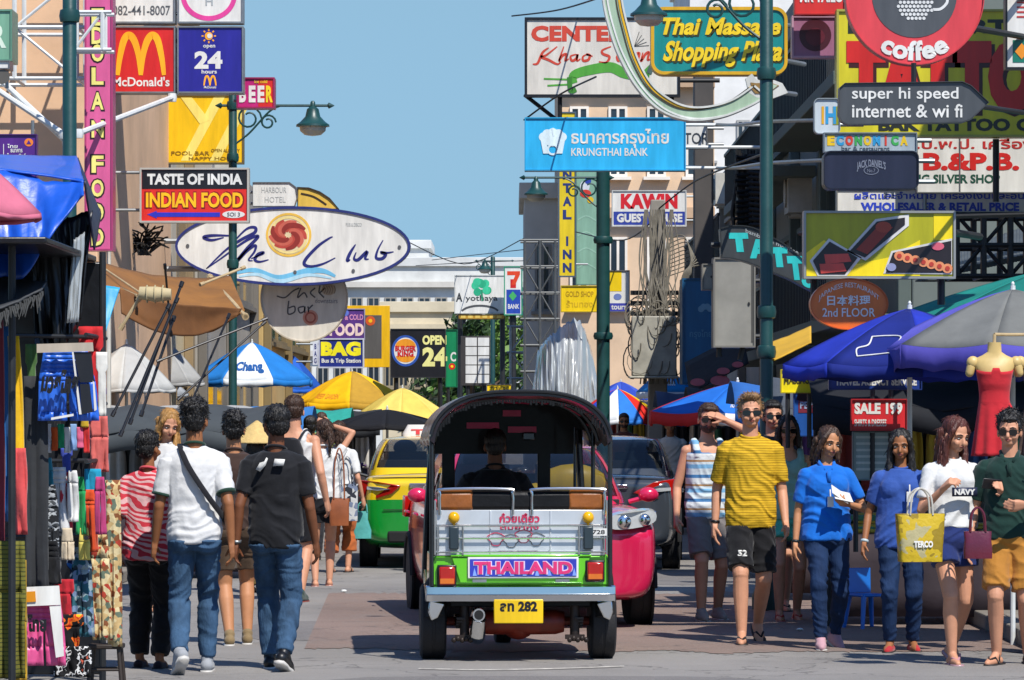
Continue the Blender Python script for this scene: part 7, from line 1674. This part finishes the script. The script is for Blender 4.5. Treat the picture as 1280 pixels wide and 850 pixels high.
# ------------------------------------------------------------------ the clothes stall at the left edge
st = empty('clothes_stall', V(-3.1, 25.2, 0), 'dark clothes stall crammed with hanging shorts at the left edge', 'stall')
b = MB()
for x, y in ((-3.55, 23.6), (-2.62, 25.6), (-3.55, 25.9), (-2.95, 23.6)): b.bar((x, y, 0), (x, y, 2.75), .022, 10)
b.build('post', dark_steel, st)
b = MB()
for z in (.95, 1.42, 1.78, 2.2): b.bar((-3.6, 24.4, z), (-2.6, 25.3, z), .014, 8); b.bar((-2.62, 24.6, z), (-2.62, 25.8, z), .014, 8)
b.build('hanging_rail', dark_steel, st)
b = MB(); b.box2((-4.2, 26.0, .02), (-2.66, 26.04, 2.7)); b.box2((-4.2, 23.2, 2.70), (-2.7, 26.0, 2.74)); b.build('shade_backing', blackpl, st, bevel=.01)  # added black sheet stands for the shade behind the garments
rng = random.Random(21)
def garment(name, label, x0, y0, x1, y1, d, mat, kind='cloth', seed=1, skew=0, amp=.05):
    """a hanging garment with a real outline: shorts, shirt, trousers or plain cloth"""
    w = x1 - x0; b = MB()
    def fold(u, v): return amp * (noise.noise(V(u * 5 + seed, v * 1.6, seed)) + .5 * noise.noise(V(u * 11, v * 3 + seed, seed))) * (.4 + .6 * v)
    def pt(x, y, u, v, s): return W(x + skew * v, y, d) + V(0, fold(u, v) + s, 0)
    def span(v):
        if kind == 'shirt': return [(x0 + w * (.0 if v < .3 else .17), x1 - w * (.0 if v < .3 else .17))]
        if kind in ('shorts', 'trousers'):
            cr = .42 if kind == 'shorts' else .22; fl = .06 * w * (1 - v)
            if v < cr: return [(x0 + fl + w * .08 * (1 - v / cr), x1 - fl - w * .08 * (1 - v / cr))]
            return [(x0 + fl, x0 + w * .47), (x0 + w * .53, x1 - fl)]
        return [(x0 + w * .03 * math.sin(v * 4), x1 + w * .03 * math.sin(v * 5))]
    N = 16
    for j in range(N):
        v0, v1 = j / N, (j + 1) / N; sp = span((v0 + v1) / 2); s0 = span(v0 + 1e-4); s1 = span(v1 - 1e-4)
        for k, (a0, a1) in enumerate(sp):
            n = max(6, int((a1 - a0) / 2.2)); A = s0[min(k, len(s0) - 1)] if len(s0) == len(sp) else (a0, a1); B = s1[min(k, len(s1) - 1)] if len(s1) == len(sp) else (a0, a1)
            for i in range(n):
                u0, u1 = i / n, (i + 1) / n
                q = [(A, v0, u0), (A, v0, u1), (B, v1, u1), (B, v1, u0)]
                b.add([pt(S_[0] + (S_[1] - S_[0]) * u, y0 + (y1 - y0) * v, (S_[0] + (S_[1] - S_[0]) * u) / 40, v, 0) for S_, v, u in q], [(0, 1, 2, 3)])
    bm = bmesh.new(); me0 = b.mesh('t'); bm.from_mesh(me0); bmesh.ops.remove_doubles(bm, verts=bm.verts[:], dist=.0008); me = bpy.data.meshes.new(name)
    b2 = [v.co.copy() for v in bm.verts]; f2 = [[v.index for v in f.verts] for f in bm.faces]; bm.free(); bpy.data.meshes.remove(me0); bpy.data.meshes.remove(me)
    m = MB(); m.add(b2, f2)
    o = m.build(name, mat, loc=W(x0, y0, d), smooth=60, solid=.014)
    return tag(o, label, 'clothing', 'clothes hanging on the stall')
fl1 = ramp_fabric('floral_cream', 'voronoi', ('#b59a6a', '#7a4a2c', '#c4b48a', '#5d6a5a', '#a03a2a'), (34, 34, 34), stops=(0, .3, .5, .75, .9)); fl2 = ramp_fabric('batik_teal', 'voronoi', ('#2a5a66', '#8a9a9c', '#1d2f3a', '#6a7f9a'), (30, 30, 30), stops=(0, .35, .6, .8))
plaid = ramp_fabric('olive_plaid', 'wave', ('#3f4420', '#8f8430', '#2b2f1c', '#6a6a2c'), (3, 3, 12), stops=(0, .35, .6, .8)); silv = ramp_fabric('silver_pattern', 'noise', ('#1d1f22', '#8f9396', '#3a3d40'), (16, 16, 30), stops=(0, .48, .58)); blotch = ramp_fabric('black_white_print', 'noise', ('#141416', '#c4c4c2', '#141416', '#b0503a'), (20, 20, 20), stops=(0, .5, .56, .66)); flame = ramp_fabric('flame_print', 'noise', ('#121214', '#d0641a', '#c4361e', '#e0a81a'), (12, 12, 12), stops=(0, .52, .58, .64)); floral_b = ramp_fabric('blue_floral', 'voronoi', ('#16204a', '#2a62a8', '#c2c6c8', '#16204a'), (28, 28, 28), stops=(0, .4, .7, .82))
GC = lambda c: cloth('garment_' + c.strip('#'), c, .15, .3, 12)
gl = [('scarf', 'blue scarf at the left edge of the stall', 0, 408, 15, 652, 23.9, '#1f5a94', 'cloth', 6), ('scarf', 'yellow scarf beside the blue scarf', 10, 420, 24, 610, 23.85, '#d0a414', 'cloth', 8), ('scarf', 'coral red scarf beside the yellow scarf', 18, 560, 32, 668, 23.8, '#c44a4a', 'cloth', 3), ('scarf', 'maroon scarf at the far left edge', -12, 400, 4, 690, 23.75, '#6a2430', 'cloth', 2),
      ('shawl', 'olive and yellow plaid shawl at the bottom left corner', -14, 676, 30, 848, 23.7, plaid, 'cloth', 2), ('shawl', 'mustard shawl showing below the plaid one', 12, 700, 32, 852, 23.78, '#9a7a1c', 'cloth', 2), ('jacket', 'charcoal jacket hanging between scarves and shorts', 30, 470, 58, 740, 24.3, '#2f3134', 'cloth', 4), ('jacket', 'black jacket below the red and purple shirts', 60, 480, 112, 604, 25.35, '#15161a', 'shirt', 0),
      ('shirt', 'red football shirt at the top of the stall', 98, 408, 128, 508, 25.25, '#b8262a', 'shirt', 4), ('shirt', 'purple shirt under the red football shirt', 104, 470, 132, 560, 25.3, '#6a4a8c', 'shirt', 2), ('shirt', 'coral shirt hanging at the stall corner', 112, 520, 134, 590, 25.2, '#c4605a', 'cloth', 2),
      ('shorts', 'silver patterned black shorts in the middle of the stall', 40, 606, 74, 684, 24.4, silv, 'shorts', 0), ('shorts', 'plain black shorts above the pink shorts', 40, 676, 76, 730, 24.35, '#141518', 'shorts', 0), ('trousers', 'white tracksuit trousers with a red stripe', 64, 584, 84, 664, 24.6, '#c4c4c4', 'trousers', 2), ('trousers', 'crimson trousers beside the white tracksuit trousers', 76, 590, 90, 662, 24.62, '#b02a3a', 'trousers', 0), ('trousers', 'white trousers nearest the green ones', 84, 588, 98, 652, 24.58, '#c9c9c7', 'trousers', 0), ('trousers', 'green trousers among the white and orange ones', 94, 596, 106, 668, 24.7, '#1f8a4c', 'trousers', 2), ('trousers', 'orange red trousers hanging right of the green ones', 102, 612, 120, 690, 24.75, '#c4461e', 'trousers', 2),
      ('towel', 'turquoise towel on the stall corner', 106, 586, 126, 650, 24.9, '#1f8fb0', 'cloth', 2), ('trousers', 'teal batik trousers in the lower stall', 88, 684, 114, 796, 24.8, fl2, 'trousers', 3), ('trousers', 'cream and brown floral trousers at the stall corner', 112, 664, 136, 800, 25.0, fl1, 'trousers', 4), ('trousers', 'dark green floral trousers at the right end of the stall', 132, 600, 150, 808, 25.2, fl1, 'cloth', 3), ('shirt', 'blue floral shirt under the turquoise towel', 84, 690, 108, 760, 24.9, floral_b, 'shirt', 0), ('shirt', 'red and black shirt right of the pink shorts', 68, 724, 92, 782, 24.4, '#a81f2a', 'shirt', 2), ('shirt', 'black shirt with an orange flame print', 72, 768, 104, 818, 24.3, flame, 'shirt', 0), ('shirt', 'black and white printed shirt at the foot of the stall', 66, 808, 112, 846, 24.2, blotch, 'cloth', 3)]
for i, g in enumerate(gl):
    nm, lb, x0, y0, x1, y1, d, c, kd, sk = g; garment(nm, lb, x0, y0, x1, y1, d, GC(c) if isinstance(c, str) else c, kd, i * 1.7, sk)
more = [(46, 536, 58, 604, '#8a2f5a', 'plum vest hanging left of the short sock row', 'shirt'), (98, 500, 112, 534, '#c4a02a', 'mustard vest tucked under the blue boxing shorts', 'shirt'), (50, 572, 66, 610, '#2a7a8a', 'petrol blue shorts below the sock row', 'shorts'), (118, 596, 132, 668, '#a83a6a', 'magenta trousers at the stall corner', 'trousers'), (76, 660, 92, 700, '#c4b49a', 'sand coloured shorts above the blue floral shirt', 'shorts'), (32, 430, 46, 520, '#4a6a3a', 'moss green shirt at the inner edge of the stall', 'shirt'), (120, 440, 134, 520, '#d0cfc8', 'off white shirt beside the red football shirt', 'shirt'), (30, 560, 44, 640, '#c46a2a', 'rust shirt left of the silver patterned shorts', 'shirt'), (98, 660, 112, 700, '#d0c060', 'pale yellow shorts above the teal batik trousers', 'shorts'), (76, 560, 90, 596, '#3a4aa0', 'indigo vest right below the sock row', 'shirt')]
for i, (x0, y0, x1, y1, c, lb, kd) in enumerate(more): garment(kd if kd != 'shirt' else 'shirt', lb, x0, y0, x1, y1, 24.45 + .03 * i, GC(c), kd, 30 + i * 1.3, 1, .03)
for i, (c, n_) in enumerate((('#c4c4c2', 'white'), ('#c4501e', 'orange'), ('#1f8a5a', 'green'), ('#c9c9c6', 'cream'), ('#7a9ac4', 'pale blue'), ('#c45a7a', 'pink'), ('#b82a2a', 'red'))): garment('sock', n_ + ' sports sock in the short row under the blue shorts', 56 + i * 8, 530 + (i % 2) * 4, 63.5 + i * 8, 566 - (i % 3) * 3, 24.5, GC(c), 'cloth', i, 1, .02)
sh = garment('shorts', 'shiny blue boxing shorts with black side panels', 44, 438, 120, 526, 24.2, M('blue_satin', '#2a63cc', .35, 0, .25, 5, .2, 10), 'shorts', 3, 4, .03)
def onpx(par, name, mat, polys, d):
    b = MB()
    for pl in polys: b.loft([[W(x, y, d) + V(0, dy, 0) for x, y in pl] for dy in (-.004, .004)])
    return b.build(name, mat, par, smooth=0)
onpx(sh, 'side_panel', P('#1b1c22', .4), [[(92, 440), (114, 440), (118, 478), (100, 478)], [(100, 480), (112, 480), (116, 515), (102, 518)]], 24.13); onpx(sh, 'trim', WHT, [[(90, 440), (92, 440), (102, 518), (99, 518)], [(64, 522), (92, 517), (92, 520), (64, 525)], [(116, 476), (118, 478), (121, 512), (118, 514)]], 24.12)
onpx(sh, 'waistband', P('#b0a596'), [[(46, 430), (116, 428), (117, 439), (46, 441)]], 24.12)
def pxtext(par, body, box, d, mat, bold=.05, slant=0):
    a, fs = text_geo(body, bold); lo, hi = a.min(0), a.max(0); b = MB()
    b.add([W(box[0] + (v[0] - lo[0]) / (hi[0] - lo[0]) * (box[2] - box[0]) + slant * (v[1] - lo[1]) / (hi[1] - lo[1]), box[3] - (v[1] - lo[1]) / (hi[1] - lo[1]) * (box[3] - box[1]), d) for v in a], fs)
    o = b.build('lettering', mat, par, smooth=0); md = o.modifiers.new('s', 'SOLIDIFY'); md.thickness = .004
pxtext(sh, 'มวยไทย', (50, 462, 96, 492), 24.1, BLK, .07, 4)
pk_ = garment('shorts', 'pink boxing shorts with a white waist and black lettering', 27, 736, 80, 832, 24.0, M('pink_satin', '#cf4f86', .4, 0, .25, 5, .2, 10), 'shorts', 7, 3, .03)
onpx(pk_, 'waistband', WHT, [[(27, 734), (74, 732), (76, 756), (26, 758)]], 23.93); onpx(pk_, 'side_panel', WHT, [[(62, 758), (76, 756), (80, 820), (70, 822)]], 23.935); onpx(pk_, 'label_tag', P('#d0861a'), [[(28, 740), (44, 739), (45, 752), (29, 753)]], 23.92); pxtext(pk_, 'ไทย', (34, 768, 58, 790), 23.92, BLK, .06)
o = empty('stool', V((133 - 640) / F * 25.3, 25.3, 0), 'dark wooden stool at the foot of the clothes stall', 'stool')
b = MB(); b.box((0, 0, .245), (.22, .2, .03)); b.build('seat', M('dark_wood', '#2b211a', .6, 0, .3, 8), o, True, bevel=.008)
for sx in (-1, 1):
    for sy in (-1, 1): b = MB(); b.bar((sx * .105, sy * .095, 0), (sx * .085, sy * .08, .232), .013, 8); b.build('leg', M('dark_wood'), o, True)
b = MB(); b.bar((-.095, -.088, .1), (.095, -.088, .1), .009); b.bar((-.095, .088, .1), (.095, .088, .1), .009); b.build('stretcher', M('dark_wood'), o, True)

# ------------------------------------------------------------------ market stalls along both sides
goods_c = ('#8f3a34', '#3a5a8a', '#b59a3a', '#4a7a5a', '#8a8680', '#6a4a7a', '#c4c0b8', '#2a2c33')
def stall(label, x, y, w, dep, z, top, seed, side):
    o = empty('market_stall', V(x, y, 0), label, 'stall', 'market stalls along the street'); rng = random.Random(seed)
    b = MB()
    for sx in (-1, 1):
        for sy in (0, 1): b.bar((sx * w / 2, sy * dep, 0), (sx * w / 2, sy * dep, z), .02, 8)
        b.bar((sx * w / 2, 0, z), (sx * w / 2, dep, z), .018, 8)
    for sy in (0, 1): b.bar((-w / 2, sy * dep, z), (w / 2, sy * dep, z), .018, 8)
    b.build('frame', dark_steel, o, True)
    b = MB(); b.grid(lambda u, v: V((u - .5) * (w + .3), -.25 + (dep + .4) * v, z + .12 + .28 * math.sin(PI * v) * .8 - .05 * math.sin(PI * u * 3) ** 2 - (.05 if v == 0 else 0)), 14, 8); b.grid(lambda u, v: V((u - .5) * (w + .3), -.25 - .02 * math.sin(u * 20), z + .07 - .05 * math.sin(PI * u * 3) ** 2 - .2 * v), 24, 2)
    b.build('canopy', FC(top), o, True, smooth=50, solid=.012, recalc=False)
    b = MB(); b.box((0, dep * .55, .72), (w * .96, dep * .8, .04)); b.grid(lambda u, v: V((u - .5) * w * .97, dep * .14 - .015 * math.sin(u * 30), .735 - .66 * v), 30, 3); b.build('table', FC('#3a3236'), o, True, solid=.01)
    b = MB(); b.box((0, dep + .02, z / 2 + .1), (w, .03, z - .2)); b.build('shade_backing', blackpl, o, True)  # added black panel, standing for the stall's shaded interior
    for i in range(7):
        c = GC(goods_c[rng.randrange(8)]); xx = (rng.random() - .5) * w * .8; b = MB(); hh = rng.uniform(.05, .14)
        for k in range(3): b.box((xx + rng.uniform(-.02, .02), dep * rng.uniform(.3, .7), .745 + hh * k * .4 + hh * .2), (rng.uniform(.2, .32), .26, hh * .38))
        b.build('folded_clothes', c, o, True, bevel=.015)
    for i in range(6):
        xx = -w * .45 + w * .9 * (i + .5) / 6; c = GC(goods_c[rng.randrange(8)]); b = MB(); h = rng.uniform(.5, .8); ww = w / 7.5
        b.grid(lambda u, v: V(xx + (u - .5) * ww * (1 if v > .3 else .8 + v), dep * .9 + .03 * math.sin(u * 14 + i), z - .1 - h * v), 12, 6)
        b.build('hanging_shirt', c, o, True, smooth=60, solid=.012)
    return o
for i, (x, y, c, lb) in enumerate(((-3.55, 41.5, '#3f4447', 'dark grey canopied stall left of the blond woman'), (-3.6, 46, '#9a9c9c', 'grey canopied stall behind the dark slanting poles'), (-3.65, 51, '#2f6aa8', 'blue canopied stall before the beer parasol'), (-3.6, 62, '#2b8f84', 'green canopied stall under the teal parasol'), (-3.5, 73, '#2b2d30', 'black canopied stall beside the black parasol'))):
    stall(lb, x, y, 1.9, 1.5, 1.48, c, i, -1)
for i, (x, y, c, lb) in enumerate(((3.45, 32.2, '#1d1f24', 'black canopied stall crowded with clothes under the royal blue parasol'), (3.4, 36.5, '#4a5058', 'charcoal canopied stall behind the red stall board'), (3.35, 41.5, '#2f63a8', 'blue canopied stall under the mustard awning'), (3.25, 50, '#26303a', 'slate canopied stall beside the big blue parasol'), (3.15, 58, '#3a4a6a', 'grey blue canopied stall past the black awning'), (2.9, 86, '#8a8680', 'pale canopied stall under the rainbow parasol'))):
    stall(lb, x, y, 1.8, 1.4, 1.72, c, i + 20, 1)

# ------------------------------------------------------------------ mannequins
cream = M('mannequin_cream', '#c4a86a', .45, 0, .1, 5)
def mannequin(label, px, d, dress, rz=0):
    k = d / F; zt = EYE + (HY - 430) * k; o = empty('mannequin', V((px - CXP) * k, d, 0), label, 'mannequin', 'dress mannequins', rz)
    def z(y): return EYE + (HY - y) * k
    b = MB(); b.loft([ring_e((0, 0, z(y)), rx * k, ry * k, 22, .95) for y, rx, ry in ((510, 17, 11), (495, 17.5, 12), (478, 20, 14), (465, 22, 15), (456, 27, 12), (449, 26, 9), (444, 15, 8), (440, 9, 8), (431, 8.5, 8), (428, 8.5, 8))])
    for sx in (-1, 1): b.ell((sx * 27 * k, 0, z(453)), (8 * k, 7 * k, 8 * k)); b.cap((sx * 28 * k, 0, z(455)), (sx * 31 * k, 0, z(466)), 6 * k, 5.5 * k)
    b.build('torso', cream, o, True)
    b = MB()
    def fn(u, v):
        a = 2 * PI * u; y = 462 + 108 * v
        r = 23 - 4.5 * math.sin(min(1, v / .34) * PI / 2) + (0 if v < .34 else (v - .34) * 13); fl = 0 if v < .34 else (v - .34) * 3.2 * math.sin(a * 9)
        top = 3.2 * abs(math.sin(a)) * (1 if v < .05 else 0) * (-1 if abs(math.cos(a)) > .25 else .6)
        return V((r + fl) * k * math.cos(a), (r * .68 + fl) * k * math.sin(a) - (.012 if v < .2 and math.sin(a) < 0 else 0), z(y - top))
    b.grid(fn, 72, 26); d_ = b.build('dress', dress, o, True, smooth=70, solid=.006)
    b = MB(); b.loft([ring_e((0, 0, z(y)), 19.6 * k, 13.6 * k, 30, .95) for y in (502, 506)]); b.tube([V(18 * k, -.03, z(504)), V(22 * k, -.05, z(512)), V(20 * k, -.05, z(530))], .012, 6, flat=.4); b.build('belt', dress, d_, True)
    b = MB(); b.bar((0, 0, z(428)), (0, 0, z(418)), .012); b.tube([V(0, 0, z(418)), V(.12, .1, z(418)), V(.9, .5, z(416))], .012, 7); b.build('hanger_rod', bamboo, o, True)
mannequin('headless cream mannequin in a strapless red dress under the purple parasol', 1243, 28.2, cloth('red_dress_cloth', '#b8262f', .1, .25, 14))
mannequin('mannequin in a taupe dress cut by the right edge', 1300, 28.4, cloth('taupe_dress_cloth', '#5a4a42'), .3)
# ------------------------------------------------------------------ small things on the ground
c_ = GP(1084, 786); o = empty('plastic_chair', c_, 'bright blue plastic chair standing behind the bright blue polo woman', 'chair', None, .5)
bl = M('blue_plastic', '#1464b8', .35, 0, .1, 6)
b = MB(); b.box((0, 0, .27), (.24, .24, .025)); b.build('seat', bl, o, True, bevel=.012)
for sx in (-1, 1):
    for sy in (-1, 1): b = MB(); b.tube([V(sx * .10, sy * .10, .262), V(sx * .135, sy * .135, 0)], [.022, .016], 8); b.build('leg', bl, o, True)
b = MB(); b.loft([[V(x, .11 + .03 * z + y, .283 + z) for x, y in ((-.11, 0), (0, .02), (.11, 0), (.11, .016), (0, .036), (-.11, .016))] for z in (0, .1, .2)]); b.build('backrest', bl, o, True, bevel=.005)
o = empty('motorcycle', V(4.05, 27.9, 0), 'motorcycle showing its front wheel behind the green polo man', 'motorcycle', None, .35)
t = MB(); r_ = MB(); wheel(t, r_, Matrix.Translation((0, -.6, .29)) @ Matrix.Rotation(PI / 2, 4, 'Y'), .29, .09); r_ = MB()
for i in range(18): a = 2 * PI * i / 18; r_.bar((0, -.6, .29), (0, -.6 + .2 * math.cos(a), .29 + .2 * math.sin(a)), .003, 5)
r_.tube([V(0, -.6 + .205 * math.cos(a), .29 + .205 * math.sin(a)) for a in (2 * PI * i / 28 for i in range(29))], .014, 7); r_.lathe([(0, -.05), (.04, -.05), (.04, .05), (0, .05)], 12, T=Matrix.Translation((0, -.6, .29)) @ Matrix.Rotation(PI / 2, 4, 'Y'))
q = t.build('wheel', rubber, o, True); r_.build('rim', chrome, q, True)
t = MB(); r2 = MB(); wheel(t, r2, Matrix.Translation((0, .65, .29)) @ Matrix.Rotation(PI / 2, 4, 'Y'), .29, .1); q = t.build('wheel', rubber, o, True); r2.build('rim', chrome, q, True)
b = MB(); b.tube([V(0, -.35, .8), V(0, -.1, .45), V(0, .3, .42), V(0, .75, .72)], [.07, .12, .13, .1], 12); b.build('body', carpaint('moto_red', '#7a1a1a'), o, True)
b = MB(); b.tube([V(0, .0, .72), V(0, .35, .74), V(0, .75, .8)], [.09, .11, .08], 12, flat=.5); b.build('saddle', vinyl_bk, o, True)
b = MB(); b.bar((.06, -.6, .29), (.05, -.36, .95), .018); b.bar((-.06, -.6, .29), (-.05, -.36, .95), .018); b.tube([V(-.32, -.2, 1.02), V(-.1, -.33, .97), V(.1, -.33, .97), V(.32, -.2, 1.02)], .014); b.build('fork', chrome, o, True)
b = MB(); b.tube([V(0, -.6 + .33 * math.cos(a), .29 + .33 * math.sin(a)) for a in (PI * (.15 + .7 * i / 10) for i in range(11))], .06, 8, flat=.3); b.build('mudguard', carpaint('moto_red2', '#6a1616'), o, True)
# litter on the road
for i, (x, y, lb) in enumerate(((430, 741, 'crumpled white paper scrap on the road near the sandals'), (1000, 790, 'small white scrap on the road by the red sandals'))):
    b = MB(); c = GP(x, y); b.ell(c + V(0, 0, .02), (.03, .025, .012), 8, 5); b.v = [v + V(.008 * noise.noise(v * 60), .008 * noise.noise(v * 50), .004 * noise.noise(v * 70)) for v in b.v]; tag(b.build('paper_scrap', WHT, loc=c), lb, 'litter', 'litter')
for o in NEW: COL.objects.link(o)
